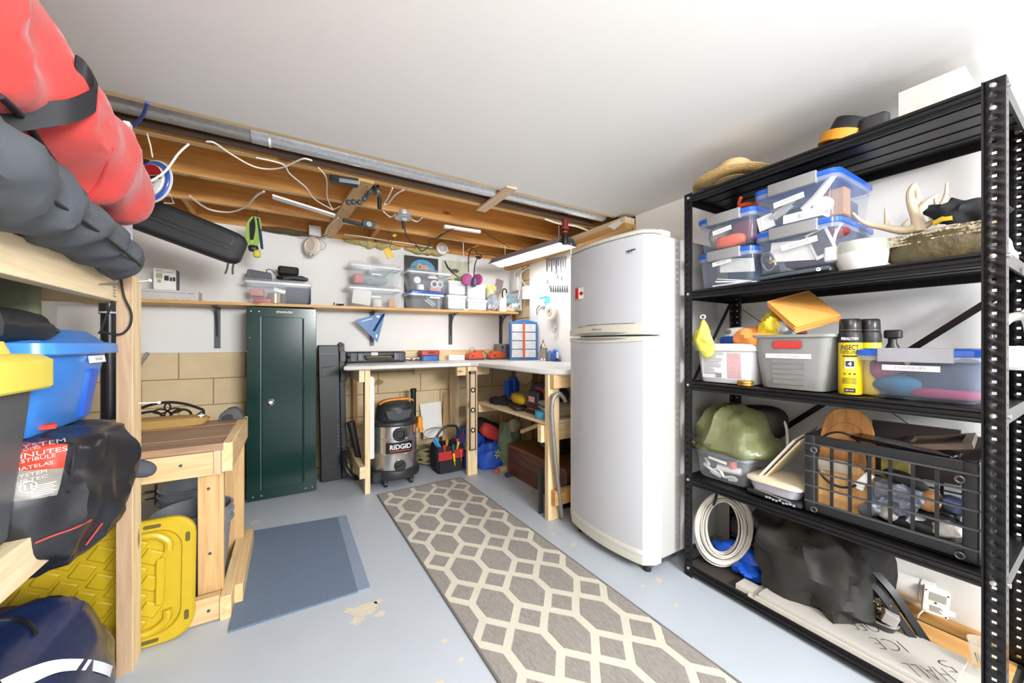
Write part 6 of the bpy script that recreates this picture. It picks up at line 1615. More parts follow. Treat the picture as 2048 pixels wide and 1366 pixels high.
t = thing('weight_belt', 'coiled black and mustard belt on top of the shelving', 'belt', (1.75, .53, Z))
build('coil', MB().at((1.75, .525, Z + .055), .2, .5).lathe([(.052, -.032), (.062, -.03), (.062, .03), (.052, .032), (.048, .028), (.048, -.028), (.052, -.032)], 26, cap=False), BLKF, t)
build('mustard_band', MB().at((1.738, .545, Z + .03), .2, .3).lathe([(.06, -.02), (.066, -.018), (.066, .018), (.06, .02)], 22, cap=False), mat('mustard_nylon', 'c98a1e', .6), t)
build('buckle', MB().at((1.73, .455, Z + .035), .2).rbox(-.03, .05, -.04, .04, -.03, .03, .02), BLK, t)
item('white_box', 'plain white carton on top of the shelving near the ceiling', 'box', mat('white_carton_top', 'd2ccc6', .6), MB().box(1.84, 2.08, .27, .42, Z, Z + .165))

# ---------------------------------------------------------------- second shelf
Z = levels[1] + .005
tote('lower clear bin with blue lid at the left end of second shelf', 1.69, 2.06, .82, 1.085, Z, Z + .172, '-x', BLUECL, GREY, CLEAR, plate=(.965, Z + .118, .085, .02, .12), text='MEDICAL', taper=.02)
tote('upper clear bin with blue lid at the left end of second shelf', 1.69, 2.06, .82, 1.085, Z + .174, Z + .340, '-x', BLUECL, GREY, CLEAR, plate=(.965, Z + .265, .085, .02, .12), text='DECOYS', taper=.02)
tote('lower clear bin with blue lid at the middle of second shelf, three label lines', 1.69, 2.06, .535, .828, Z + .032, Z + .212, '-x', BLUECL, GREY, CLEAR, plate=(.665, Z + .135, .12, .022, .12), text='RANGE FINDER', taper=.02)
tote('upper clear bin with blue lid at the middle of second shelf', 1.69, 2.06, .538, .832, Z + .214, Z + .392, '-x', BLUECL, GREY, CLEAR, plate=(.70, Z + .315, .105, .022, .12), text='HUNTING', taper=.02)
ins = lambda nm, lb, ct, m, mb: item(nm, lb, ct, m, mb)
ins('camo_cloth', 'grey-brown camouflage cloth inside the upper left blue-lidded bin', 'cloth', mat('camo_cloth', '7d7468', .9, var=.6, scale=40), MB().blob((1.80, 1.015, Z + .25), (.08, .05, .065), amp=.015, fr=20, seed=2))
ins('maroon_cloth', 'maroon cloth inside the upper left blue-lidded bin', 'cloth', mat('maroon_cloth', '6a2233', .8), MB().rbox(1.74, 2.0, .85, .95, Z + .195, Z + .30, .02))
ins('orange_pouch', 'orange pouch inside the upper left blue-lidded bin', 'pouch', mat('bright_orange', 'e8622f', .6), MB().blob((1.745, .945, Z + .215), (.03, .065, .03), e1=.6, e2=.6, amp=.006, fr=30))
ins('loose_pegs', 'orange and silver odds and ends on top of the upper left bin', 'tools', ORNG, MB().tube(smooth_path([(1.76, .93, Z + .35), (1.74, .90, Z + .365), (1.78, .87, Z + .372), (1.80, .845, Z + .36)], 4), .009, 6).cyl((1.74, .91, Z + .375), (1.72, .89, Z + .395), .007, 8))
ins('dark_blue_pack', 'dark blue pack inside the lower left blue-lidded bin', 'pack', mat('muted_blue', '41566b', .8), MB().rbox(1.80, 2.0, .85, 1.0, Z + .015, Z + .12, .02))
ins('instruction_sheet', 'white printed sheet leaning inside the lower left blue-lidded bin', 'paper', mat('printed_sheet', 'dcdcd6', .7, var=.2, scale=50), MB().at((1.728, .915, Z + .10), 0, -.1, 0).add([(0, -.075, -.05), (0, .075, -.015), (0, .07, .05), (0, -.075, .01), (.003, -.075, -.05), (.003, .075, -.015), (.003, .07, .05), (.003, -.075, .01)], [(0, 1, 2, 3), (7, 6, 5, 4), (0, 4, 5, 1), (1, 5, 6, 2), (2, 6, 7, 3), (3, 7, 4, 0)]))
ins('paper_stack', 'stack of white leaflets in the bottom of lower left blue-lidded bin', 'paper', PAPER, MB().at((1.78, .94, Z + .014), 0, 0, 0).box(-.06, .06, -.09, .08, 0, .006).at((1.78, .93, Z + .022), .15, .12).box(-.06, .06, -.09, .08, 0, .006).at((1.785, .93, Z + .034), -.1, .2).box(-.05, .06, -.07, .08, 0, .005))
b = Z + .05
ins('map_sheet', 'white printed cards leaning inside the lower middle bin', 'paper', mat('printed_card', 'e6e4df', .7, var=.12, scale=60), MB().at((1.725, .69, b + .07), 0, .12).box(0, .004, -.075, .085, -.045, .035).at((1.72, .60, b + .075), 0, -.35).box(0, .003, -.035, .035, -.055, .055))
ins('black_print', 'black and white photo card inside the lower middle bin', 'card', mat('photo_print', '4b4d50', .4, var=.6, scale=40), MB().at((1.7175, .60, b + .075), 0, -.35).box(0, .002, -.026, .026, -.042, .045))
ins('carabiner', 'silver spring carabiner inside the lower middle bin', 'carabiner', CHROME, MB().tube(smooth_path([(1.72, .795, b + .02), (1.72, .805, b + .06), (1.72, .775, b + .075), (1.72, .755, b + .02), (1.72, .775, b + .0)], 5, True), .0055, 6, True))
ins('key_ring', 'yellow-brass clip inside the lower middle bin', 'clip', BRASS, MB().blob((1.72, .765, b + .035), (.01, .014, .01), 12, 8))
ins('white_adapter', 'white plug adapter inside the lower middle bin', 'adapter', WHT, MB().rbox(1.715, 1.745, .552, .592, b + .0, b + .055, .008).tube(smooth_path([(1.73, .57, b + .05), (1.73, .56, b + .10), (1.74, .545, b + .14)], 4), .005, 6))
ins('maroon_bundle', 'maroon and orange bundle inside the lower middle bin', 'cloth', mat('maroon_orange', '8a3038', .8, var=.4), MB().blob((1.86, .66, b + .05), (.10, .11, .05), amp=.015, fr=18).blob((1.77, .575, b + .115), (.035, .045, .025), amp=.006, fr=20))
b = Z + .232
ins('white_gadget', 'white hand-held gadget with long arm inside the upper middle bin', 'gadget', WHT, MB().frame((1.74, .60, b + .04), (0, -1, 0), (0, 0, 1)).lathe([(.03, -.008), (.03, .008), (.012, .01), (.001, .008)], 20).tube([(-.065, .0, 0), (-.02, .035, 0), (.03, .10, 0)], [.014, .016, .012], 8).tube([(-.07, -.02, 0), (.0, -.012, 0)], .016, 8))
ins('clear_ruler', 'silver clip and clear packet inside the upper middle bin', 'packet', mat('silver_clip', 'c9c9c4', .3, .3), MB().ribbon([(1.735, .78, b + .04), (1.73, .73, b + .065), (1.73, .69, b + .09)], (.0, .01, .014), .005).ribbon([(1.74, .765, b + .035), (1.735, .70, b + .07)], (.0, .01, .014), .005))
ins('white_packets', 'white paper packets along the floor of the upper middle bin', 'packet', PAPER, MB().at((1.76, .70, b), 0, 0, 0).box(-.03, .1, -.10, .03, 0, .035).at((1.74, .80, b + .03), 0, -.2).box(0, .01, -.03, .03, -.03, .03))
ins('tan_block', 'tan and orange box inside the back of upper middle bin', 'box', mat('tan_block', 'b58a6a', .7, var=.2), MB().rbox(1.80, 1.86, .555, .62, b + .005, b + .11, .006))
ins('grey_bulk', 'slate cloth filling the back of the upper middle bin', 'cloth', mat('slate_cloth', '5a5866', .9), MB().rbox(1.87, 2.03, .575, .79, b, b + .10, .03))
t = thing('black_tray', 'black wheeled tray under the lower middle blue-lidded bin', 'tray', (1.85, .68, Z))
build('body', MB().rbox(1.675, 2.05, .555, .80, Z + .004, Z + .030, .02), BLK, t)
build('bar', MB().tube([(1.672, .79, Z + .012), (1.668, .70, Z + .016), (1.668, .60, Z + .018), (1.675, .56, Z + .02)], .008, 8), mat('tray_grey', '4c545c', .35), t)
build('wheel_cap', MB().frame((1.664, .588, Z + .017), (0, -1, 0), (0, 0, 1)).lathe([(.007, 0), (.007, .003), (.003, .003), (.003, .001)], 14), WHT, t)
t = thing('bowl', 'white ceramic bowl with pale green glazed rim on second shelf', 'bowl', (1.765, .497, Z))
c = (1.762, .497, Z)
build('body', MB().lathe([(.050, 0), (.060, .004), (.068, .03), (.071, .06), (.0705, .068)], 36, c), mat('ceramic_white', 'dad8d3', .25), t)
build('glazed_rim', MB().lathe([(.0705, .068), (.0715, .085), (.069, .105), (.066, .108), (.062, .10), (.055, .03), (.001, .012)], 36, c), mat('sage_glaze', 'b7bcb0', .12, var=.12, coat=.5), t)
AN = mat('antler_bone', 'd8c7a8', .5, var=.22, scale=14, bump=.1)
t = thing('antlers', 'pale deer antlers with several tines behind the white bowl', 'antlers', (1.9, .42, Z))
A = lambda L, x=1.90, dx=0: smooth_path([px(1640 + a / 4.877, 340 + b / 4.877, x + dx * i) for i, (a, b) in enumerate(L)], 5)
def horn(L, r0, r1, x=1.90, dx=0, nm='tine'):
    p = A(L, x, dx); n = len(p)
    build(nm, MB().tube(p, [r0 + (r1 - r0) * (i / (n - 1)) ** 1.2 for i in range(n)], 10), AN, t)
horn([(930, 560), (840, 590), (720, 580), (600, 555), (480, 535), (390, 490), (318, 420)], .016, .004, 1.88, nm='main_beam')
horn([(655, 570), (650, 480), (645, 410), (636, 362)], .009, .0025, 1.885)
horn([(780, 600), (820, 530), (870, 480)], .008, .003, 1.93)
horn([(960, 600), (955, 500), (930, 420), (895, 330), (880, 230), (905, 160), (925, 140)], .019, .006, 1.90, nm='main_beam')
horn([(935, 380), (960, 300), (955, 220), (925, 140)], .010, .005, 1.905)
horn([(955, 470), (985, 380), (1040, 310), (1100, 265), (1155, 235)], .013, .003, 1.90)
horn([(900, 610), (1000, 560), (1090, 510), (1170, 460), (1225, 430)], .014, .005, 1.91, nm='main_beam')
horn([(1100, 480), (1150, 390), (1200, 320), (1230, 230), (1235, 125)], .012, .003, 1.97, nm='main_beam')
horn([(1165, 380), (1130, 310), (1130, 245)], .008, .003, 1.97)
t = thing('scaly_mount', 'mottled brown scaly fish-like mount lying behind bowl and antlers', 'mount', (1.86, .33, Z))
ca, cb_ = px(1770, 492, 1.87), px(1985, 468, 1.87)
mid = (ca + cb_) / 2; ln = (cb_ - ca).length
SC = mat('mottled_skin', '54492f', .45, var=.75, scale=26, bump=.3, bscale=60)
build('body', MB().blob((1.86, .325, Z + .062), (.055, .125, .058), 40, 18, e1=.8, e2=.8, amp=.008, fr=16), SC, t)
mb = MB(); rnd = random.Random(5)
for r in range(4):
    for k in range(34):
        y = .45 - k * .0075 + (r % 2) * .004; z = Z + .118 - r * .011 - .0 * k + (.006 if k > 12 else 0)
        x = 1.84 - r * .009 + rnd.uniform(-.003, .003)
        mb.at((x, y, z), rnd.uniform(-.4, .4), rnd.uniform(-.3, .3), -.5).box(-.0045, .0045, -.004, .004, -.002, .003)
build('scales', mb, mat('pale_scales', 'b3a689', .4, var=.5, scale=70), t, kind='stuff')
item('work_glove', 'black and yellow glove draped over the scaly mount', 'glove', mat('glove_black', '17181b', .75), MB().at(px(1932, 424, 1.86), .2, .3).blob((0, 0, 0), (.03, .085, .034), 40, 22, amp=.022, fr=20, seed=3, ridge=True))
item('glove_cuff', 'yellow lining edge of the black glove over the mount', 'glove', mat('glove_yellow', 'd9b82c', .7, var=.3), MB().ribbon([px(1868, 447, 1.84), px(1885, 438, 1.83), px(1905, 436, 1.83)], (.0, 0, .014), .012).ribbon([px(1895, 421, 1.85), px(1920, 409, 1.85), px(1945, 403, 1.86)], (.02, 0, .006), .008))
item('paper_note', 'pale paper under the mount beside the white bowl', 'paper', mat('bluish_paper', 'ccd6da', .7), MB().at((1.76, .395, Z), .1).box(-.07, .06, -.035, .03, 0, .003))
item('quartz_lump', 'white crystalline lump at the back right end of second shelf', 'rock', mat('quartz', 'e2ddd4', .4, var=.25, scale=40), MB().blob((1.98, .206, Z + .03), (.035, .022, .045), 16, 10, amp=.02, fr=30, seed=2))
item('beige_bracket', 'beige bent strip hanging off the right end of the unit', 'strip', mat('beige_strip', 'b8ab94', .7), MB().ribbon([(1.95, .165, Z - .02), (1.98, .165, Z - .07), (1.97, .165, Z - .25)], (.03, 0, .01), .004))

# ---------------------------------------------------------------- third shelf
Z = levels[2] + .005
t = thing('detergent_tub', 'white plastic tub with printed side labels at the left of third shelf', 'tub', (1.82, .96, Z))
rings = [rr(1.82, .962, .20, .235, .03, Z), rr(1.82, .962, .205, .24, .03, Z + .005), rr(1.82, .962, .225, .265, .03, Z + .150), rr(1.82, .962, .225, .265, .03, Z + .165)]
build('body', MB().loft(rings, True, True, True, False), mat('tub_white', 'e8eaf0', .35), t)
build('rim', MB().loft([rr(1.82, .962, .228, .268, .03, Z + .146), rr(1.82, .962, .25, .29, .035, Z + .15), rr(1.82, .962, .25, .29, .035, Z + .178), rr(1.82, .962, .235, .275, .03, Z + .182), rr(1.82, .962, .22, .26, .03, Z + .17)], False), mat('tub_rim', 'e6e6e2', .35), t)
tp = lambda y, z: Vector((1.7165 - (z - Z) * .068, y, z))
lb = build('care_label', MB().add([tp(1.065, Z + .02), tp(.885, Z + .02), tp(.885, Z + .145), tp(1.065, Z + .145)], [(0, 1, 2, 3)]), mat('tub_label', 'f2f2f4', .4), t)
mb = MB(); rnd = random.Random(2)
for k in range(16):
    z = Z + .138 - k * .0065; q = tp(1.058, z); L = .07 * rnd.uniform(.6, 1) if k > 10 else .10 * rnd.uniform(.6, 1)
    mb.box(q.x - .0012, q.x - .0002, q.y - L, q.y, z - .0012, z + .0012)
build('print_lines', mb, INKG, lb)
build('pink_block', MB().add([tp(.945, Z + .025) - Vector((.001, 0, 0)), tp(.885, Z + .025) - Vector((.001, 0, 0)), tp(.885, Z + .138) - Vector((.001, 0, 0)), tp(.945, Z + .138) - Vector((.001, 0, 0))], [(0, 1, 2, 3)]), mat('pink_print', 'd8b0b4', .5, var=.25, scale=120), lb)
q = tp(.985, Z + .035); build('print_badge', MB().box(q.x - .0012, q.x - .0002, q.y - .013, q.y + .013, q.z - .011, q.z + .011), mat('badge_grey', '9a9aa0', .5), lb)
build('bail_handle', MB().tube([tp(.985, Z + .165) - Vector((.02, 0, 0)), (1.70, 1.05, Z + .30)], .0035, 6), STEEL, t)
build('bail_eye', MB().tube([(1.70, 1.055 + .012 * math.cos(a), Z + .31 + .009 * math.sin(a)) for a in [2 * PI * k / 14 for k in range(14)]], .004, 6, True), mat('eye_white', 'd6d3cc', .4), t)
item('yellow_cloth', 'yellow rubber glove hanging over the left side of the white tub', 'glove', mat('pale_yellow_rubber', 'd8d45a', .6, var=.1), MB().blob((1.685, 1.045, Z + .205), (.022, .038, .082), 34, 24, amp=.014, fr=22, seed=3, ridge=True, fn=lambda q: Vector((q.x, q.y * (1.15 - 6.5 * max(0, q.z + .0)) - .25 * max(0, -q.z) , q.z))))
t = thing('cleaner_bottle', 'blue and white bottle lying in the top of the white tub', 'bottle', (1.80, .95, Z + .19))
build('body', MB().at((1.80, .965, Z + .205), 0, -.1).rbox(-.04, .04, -.05, .05, -.03, .012, .015), BLUED, t)
build('handle', MB().at((1.80, .955, Z + .228), 0, -.1).blob((0, 0, 0), (.035, .05, .03), 20, 10, e1=.6), WHT, t)
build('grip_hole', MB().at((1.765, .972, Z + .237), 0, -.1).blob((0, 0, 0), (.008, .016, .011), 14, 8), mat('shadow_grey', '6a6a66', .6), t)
item('orange_cloth', 'orange cloth bundled over the right side of the white tub', 'cloth', mat('orange_cloth', 'e8924a', .9, var=.12, bump=.2), MB().blob((1.745, .855, Z + .205), (.055, .065, .055), amp=.02, fr=12, seed=6, ridge=True))
item('tin_rings', 'stack of brass jar lids at the foot of the white tub', 'tin', BRASS, MB().lathe([(.03, 0), (.032, .002), (.032, .009), (.029, .010), (.032, .012), (.032, .02), (.028, .022), (.001, .021)], 20, (1.695, .858, Z)))
t = thing('grey_crate', 'grey plastic bin with white label and red thing behind its hand slot', 'bin', (1.82, .69, Z))
GB = mat('bin_grey', '8b8b89', .45, var=.03)
cx, cy = 1.825, .695
rg = [rr(cx, cy, .235, .215, .03, Z), rr(cx, cy, .24, .22, .03, Z + .006), rr(cx, cy, .27, .272, .035, Z + .205), rr(cx, cy, .29, .292, .035, Z + .207), rr(cx, cy, .29, .292, .035, Z + .217), rr(cx, cy, .26, .262, .03, Z + .217), rr(cx, cy, .23, .21, .03, Z + .01)]
build('body', MB().loft(rg, True), GB, t)
gp = lambda y, z, o=.0: Vector((cx - .12 - .015 * (z - Z) / .205 - o, y, z))
build('hand_slot', MB().frame(gp(.70, Z + .178, .001), (0, -1, 0), (-.07, 0, 1)).prism(rr2(0, 0, .105, .034, .010), 0, .002), mat('bin_grey_edge', '6a6a69', .5), t)
build('slot_view', MB().frame(gp(.70, Z + .177, .003), (0, -1, 0), (-.07, 0, 1)).prism(rr2(0, 0, .098, .028, .009), 0, .001), mat('seen_red', 'c23a34', .5), t, label='red object seen through the hand slot')
lp = build('label_plate', MB().frame(gp(.70, Z + .132, .001), (0, -1, 0), (-.07, 0, 1)).box(-.078, .078, -.009, .009, 0, .0015), PAPER, t)
txt('CAR CLEANERS', .009, INKG, gp(.70, Z + .132, .003), (0, -1, 0), (-.07, 0, 1), lp, .085)
mb = MB()
for k in range(5):
    z = Z + .11 - k * .021; mb.frame(gp(.70, z, .0005), (0, -1, 0), (-.07, 0, 1)).box(-.058 + k * .001, .058 - k * .001, -.007, .007, 0, .0015)
build('embossed_ribs', mb, mat('bin_grey_rib', '838381', .45), t)
item('red_packet', 'red packet poking out of the grey bin', 'packet', mat('dull_red', 'b04a46', .5), MB().at((1.79, .715, Z + .215), 0, -.2).rbox(-.05, .05, -.03, .03, 0, .035, .006))
item('foil_bag', 'yellow and silver crumpled bag rising from the grey bin', 'bag', mat('yellow_foil', 'd6b832', .3, .2, var=.35, scale=20), MB().at((1.76, .775, Z + .235), .2).blob((0, 0, 0), (.05, .05, .075), 40, 22, amp=.024, fr=22, seed=4, ridge=True))
item('silver_bag', 'silver crumpled film beside the yellow bag in the grey bin', 'bag', mat('silver_foil', 'b9bfc6', .25, .4, var=.3, scale=30), MB().at((1.745, .725, Z + .24), .2).blob((0, 0, 0), (.03, .04, .045), amp=.014, fr=30, seed=8))
EN = mat('manila_envelope', 'e8a552', .75, var=.05)
for k, lb in enumerate(('bottom orange envelope of three lying tilted on the grey bin', 'middle orange envelope of three lying tilted on the grey bin', 'top orange envelope of three lying tilted on the grey bin')):
    c4 = [px(1534, 611 - 2 * k, 1.71), px(1592, 666 - 4 * k, 1.69 - .003 * k), px(1682, 641 - 3 * k, 1.76), px(1618, 585, 1.90)]
    zz = Vector((0, 0, .0035 * k)); th = Vector((0, 0, .002))
    item('envelope', lb, 'envelope', EN if k == 2 else mat('manila_envelope_side', 'dd9a48', .75), MB().add([q + zz for q in c4] + [q + zz + th for q in c4], [(0, 1, 2, 3), (7, 6, 5, 4), (0, 4, 5, 1), (1, 5, 6, 2), (2, 6, 7, 3), (3, 7, 4, 0)]))
# insect repellent twin pack
IY = mat('can_yellow', 'e2c414', .35, var=.04)
for k, (x, y, lb) in enumerate(((1.735, .520, 'front yellow can of insect repellent with black cap beside grey bin'), (1.80, .487, 'rear yellow insect repellent can half hidden by the front one'))):
    t = thing('spray_can', lb, 'spray can', (x, y, Z))
    c = (x, y, Z)
    build('can', MB().lathe([(.030, 0), (.033, .004), (.033, .195), (.031, .20)], 26, c), IY, t)
    build('black_shoulder', MB().lathe([(.0332, .185), (.0335, .187), (.0335, .213), (.031, .222)], 26, c), BLK, t)
    build('cap', MB().lathe([(.030, .222), (.031, .225), (.030, .266), (.027, .27), (.001, .268)], 24, c), mat('cap_black', '1c1a19', .3), t)
    build('fluted_cap', MB().lathe([(.0312, .228), (.0315, .23), (.0312, .232)], 24, c), mat('cap_ring', '55504a', .3, .4), t)
    if k == 0:
        n = Vector((-.965, -.26, 0)).normalized(); R_ = Vector((.26, -.965, 0)).normalized(); U_ = (0, 0, 1); o = Vector((x, y, Z)) + n * .0345
        f = build('front_panel', MB().loft([[(x + (.0338) * math.cos(a), y + .0338 * math.sin(a), z) for a in [math.atan2(n.y, n.x) - .7 + 1.4 * j / 8 for j in range(9)]] for z in (Z + .008, Z + .183)], False, False), IY, t)
        txt('FERALLTHIN', .0095, WHT, o + Vector((0, 0, .199)), R_, U_, f, .045, bold=.02)
        txt('INSECT', .018, INK, o + Vector((0, 0, .168)), R_, U_, f, .048, bold=.02)
        txt('REPELLENT', .012, INK, o + Vector((0, 0, .151)), R_, U_, f, .048, bold=.01)
        build('black_bar', MB().frame(o + Vector((0, 0, .137)), R_, U_).box(-.02, .02, -.0025, .0025, -.001, .0006), BLK, f)
        build('white_panel', MB().frame(o + Vector((0, 0, .11)), R_, U_).box(-.013, .013, -.018, .018, -.002, .0006), PAPER, f)
        build('black_square', MB().frame(o + Vector((0, 0, .110)), R_, U_).box(-.0115, .0115, -.010, .010, -.002, .0012), INK, f)
        txt('4', .014, WHT, o + Vector((0, 0, .11)) + n * .0015, R_, U_, f, bold=.04)
        mb = MB().frame(o, R_, U_)
        for j in (-1, 0, 1): mb.prism([(j * .013 + .0035 * math.cos(a), .074 + .0035 * math.sin(a)) for a in [2 * PI * i / 8 for i in range(8)]], -.002, .0006)
        for j in range(5): mb.box(-.02, .02 - .004 * (j % 2), .04 + j * .0045, .0412 + j * .0045, -.003, .0006)
        build('printed_icons', mb, mat('dark_olive_ink', '4f4a10', .6), f)
        build('black_foot', MB().frame(o + Vector((0, 0, .017)), R_, U_).box(-.015, .015, -.008, .006, -.002, .0006), INK, f)
        txt('DEEP WOODS', .004, WHT, o + Vector((0, 0, .016)) + n * .001, R_, U_, f, .022)
t = thing('pump_bottle', 'black pump spray top behind the clear bin on third shelf', 'bottle', (1.86, .44, Z))
build('body', MB().lathe([(.02, 0), (.022, .01), (.022, .16), (.012, .185), (.012, .2)], 16, (1.86, .44, Z)), BLK, t)
build('trigger', MB().at((1.86, .44, Z + .2)).rbox(-.02, .014, -.025, .02, 0, .03, .008), BLK, t)
tote('big clear bin with blue lid and grey latch at the right of third shelf', 1.70, 2.04, .205, .505, Z, Z + .165, '-x', BLUECL, mat('pale_grey_latch', '9d9da4', .45), CLEAR, plate=(.365, Z + .102, .13, .018, 0), text='TOUQUES', taper=.022)
ins('knit_hat', 'pink knitted hat inside the big clear bin on third shelf', 'hat', mat('pink_knit', '9c5068', .9, var=.35, scale=60, bump=.4), MB().blob((1.80, .44, Z + .095), (.06, .045, .045), amp=.008, fr=40))
ins('blue_scarf', 'teal blue hat inside the big clear bin on third shelf', 'hat', mat('teal_knit', '2f6688', .9, var=.3), MB().blob((1.785, .40, Z + .042), (.05, .075, .038), amp=.012, fr=20, seed=2))
ins('navy_knit', 'dark grey-blue hats filling the big clear bin on third shelf', 'hat', mat('navy_knit', '3d4254', .9, var=.2), MB().blob((1.86, .315, Z + .07), (.11, .085, .06), e1=.6, e2=.6, amp=.012, fr=16, seed=5))
ins('magenta_cloth', 'magenta cloth at the bottom of big clear bin', 'cloth', mat('magenta_cloth', '8e3058', .9), MB().blob((1.77, .30, Z + .022), (.04, .085, .018), e1=.6, amp=.006, fr=20))
ins('olive_hat', 'olive hat folded near the top of big clear bin', 'hat', mat('olive_knit', '55583a', .9, var=.3), MB().blob((1.79, .35, Z + .128), (.06, .06, .012), amp=.006, fr=20))
t = thing('white_jug', 'white plastic jug with a loop handle hanging at right of the unit', 'jug', (2.10, .1, Z))
c = px(2052, 740, 1.98)
build('body', MB().rbox(c.x - .05, c.x + .05, c.y - .04, c.y + .055, c.z - .0, c.z + .075, .02), mat('jug_white', 'e4e2d6', .4), t)
build('handle', MB().tube(smooth_path([(c.x, c.y + .045, c.z + .07), (c.x, c.y + .05, c.z + .13), (c.x, c.y + .03, c.z + .165), (c.x, c.y - .0, c.z + .165), (c.x, c.y - .01, c.z + .12), (c.x, c.y - .01, c.z + .07)], 5), .014, 10), mat('jug_white', 'e4e2d6', .4), t)
build('hook', MB().cyl((c.x, c.y + .01, c.z + .178), (SX1 - .04, SY0, c.z + .20), .004, 6), STEEL, t)

# ---------------------------------------------------------------- fourth shelf
Z = levels[3] + .005
tote('open clear bin of white cables under the olive sack on fourth shelf', 1.69, 2.02, .845, 1.105, Z, Z + .135, '-x', None, None, MILK, plate=(.985, Z + .098, .085, .012, -.1), taper=.022)
ins('cable_bundle', 'bundle of white cable inside the open clear bin', 'cable', WHT, MB().tube(smooth_path([(1.73, 1.06, Z + .085), (1.725, 1.04, Z + .06), (1.73, 1.065, Z + .055), (1.725, 1.03, Z + .04), (1.73, 1.0, Z + .03), (1.735, .99, Z + .015), (1.73, 1.03, Z + .03), (1.725, .99, Z + .05), (1.73, .97, Z + .02), (1.73, .93, Z + .03), (1.73, .915, Z + .02), (1.735, .95, Z + .012)], 5), .007, 7))
ins('white_roll', 'white plastic roll inside the open clear bin', 'roll', WHT, MB().cyl((1.735, 1.0, Z + .055), (1.735, .90, Z + .062), .016, 14))
ins('red_plug', 'red capped item inside the open clear bin', 'cap', mat('coral_red', 'd8675a', .4), MB().cyl((1.73, .93, Z + .07), (1.73, .93, Z + .105), .016, 12))
t = thing('olive_sack', 'shiny olive nylon sack lying on the open clear bin', 'sack', (1.84, .97, Z + .14))
ON = mat('olive_nylon', '6c6f4a', .34, var=.22, scale=7, bump=.6, bscale=16)
cs = Vector((1.83, .975, Z + .215))
def olv(q):
    k = (q.z + .09) / .18
    q.y *= 1.12 - .38 * k; q.x *= 1.1 - .25 * k
    if q.z < -.03: q.y *= 1.08; q.x *= 1.08
    return q
build('body', MB().blob(cs, (.155, .165, .125), 60, 30, e1=.62, e2=.72, amp=.030, fr=8, seed=21, ridge=True, fn=olv, zmin=Z + .137), ON, t)
build('front_corner', MB().add([(1.66, 1.15, Z + .145), (1.655, 1.16, Z + .155), (1.68, 1.08, Z + .19), (1.70, 1.05, Z + .137), (1.74, 1.12, Z + .15)], [(0, 1, 2), (0, 2, 3), (1, 4, 2), (0, 3, 4), (0, 4, 1), (2, 4, 3)]), ON, t, sub=1)
build('back_panel', MB().blob((1.94, .90, Z + .27), (.08, .10, .075), 26, 14, e1=.6, amp=.014, fr=12, seed=3), mat('olive_black', '17160f', .6), t)
item('gold_ornament', 'shiny gold and black trinket beside the olive sack', 'ornament', mat('gold_foil', 'c9901e', .15, .8), MB().at((1.80, .80, Z + .155)).prism([(-.01, -.02), (.01, -.02), (.016, .012), (0, .035), (-.016, .012)], -.012, .012).blob((0, .0, -.012), (.014, .014, .014), 12, 8))
item('white_lead', 'white cable curving down behind the olive sack', 'cable', WHTM, MB().tube(smooth_path([(1.93, .835, Z + .32), (1.92, .80, Z + .27), (1.90, .785, Z + .22), (1.90, .785, Z + .17)], 5), .006, 6))
t = thing('leaning_board', 'white board leaning at a slant beside the wire crate', 'board', (1.80, .74, Z))
P4 = [px(1503, 965, 1.70), px(1528, 958, 1.86), px(1634, 852, 1.93), px(1586, 880, 1.74)]
nn = Vector((0, .006, .004))
mb = MB().add(P4 + [q - nn for q in P4], [(0, 1, 2, 3), (7, 6, 5, 4), (0, 4, 5, 1), (1, 5, 6, 2), (2, 6, 7, 3), (3, 7, 4, 0)])
build('board', mb, mat('off_white_board', 'e0d8cc', .6, var=.04), t)
build('slot', MB().ribbon([P4[0].lerp(P4[1], .45).lerp(P4[3].lerp(P4[2], .45), .3) + Vector((0, -.006, 0)), P4[0].lerp(P4[1], .45).lerp(P4[3].lerp(P4[2], .45), .75) + Vector((0, -.006, 0))], (.006, 0, 0), .003), INKG, t)
item('cardboard_edge', 'worn tan card behind the leaning white board', 'card', BEIGE, MB().add([q + Vector((.02, -.012, -.004)) for q in P4] + [q + Vector((.02, -.018, -.008)) for q in P4], [(0, 1, 2, 3), (7, 6, 5, 4), (0, 4, 5, 1), (1, 5, 6, 2), (2, 6, 7, 3), (3, 7, 4, 0)]))
t = thing('food_box', 'shallow clear food box with cream lid left of the wire crate', 'box', (1.80, .74, Z + .02))
cx, cy = 1.78, .752
build('body', MB().loft([rr(cx, cy, .18, .165, .03, Z + .024), rr(cx, cy, .20, .19, .035, Z + .062)]), mat('lilac_clear', 'c9c3cf', .2, alpha=.75), t)
build('lid', MB().loft([rr(cx, cy, .205, .195, .035, Z + .062), rr(cx, cy, .22, .21, .04, Z + .064), rr(cx, cy, .22, .21, .04, Z + .073), rr(cx, cy, .19, .18, .03, Z + .078)]), mat('cream_lid', 'ddd0b4', .45), t)
t = thing('black_pouch', 'flat black pouch with silver script under the food box', 'pouch', (1.77, .72, Z))
build('body', MB().rbox(1.675, 1.90, .645, .85, Z, Z + .022, .02), BLKN, t)
mb = MB()
for k in range(9): mb.frame((1.6735, .765 - k * .012, Z + .010 + .003 * math.sin(k * 2)), (0, -1, 0), (.0, 0, 1)).box(-.005, .004, -.003 - .002 * (k % 2), .003 + .002 * ((k + 1) % 2), 0, .001)
build('script', mb, mat('silver_script', 'c9ccd0', .3, .4), t)
build('white_trim', MB().tube([(1.69, .82, Z + .024), (1.675, .76, Z + .026), (1.675, .68, Z + .018)], .003, 6), STEEL, t)

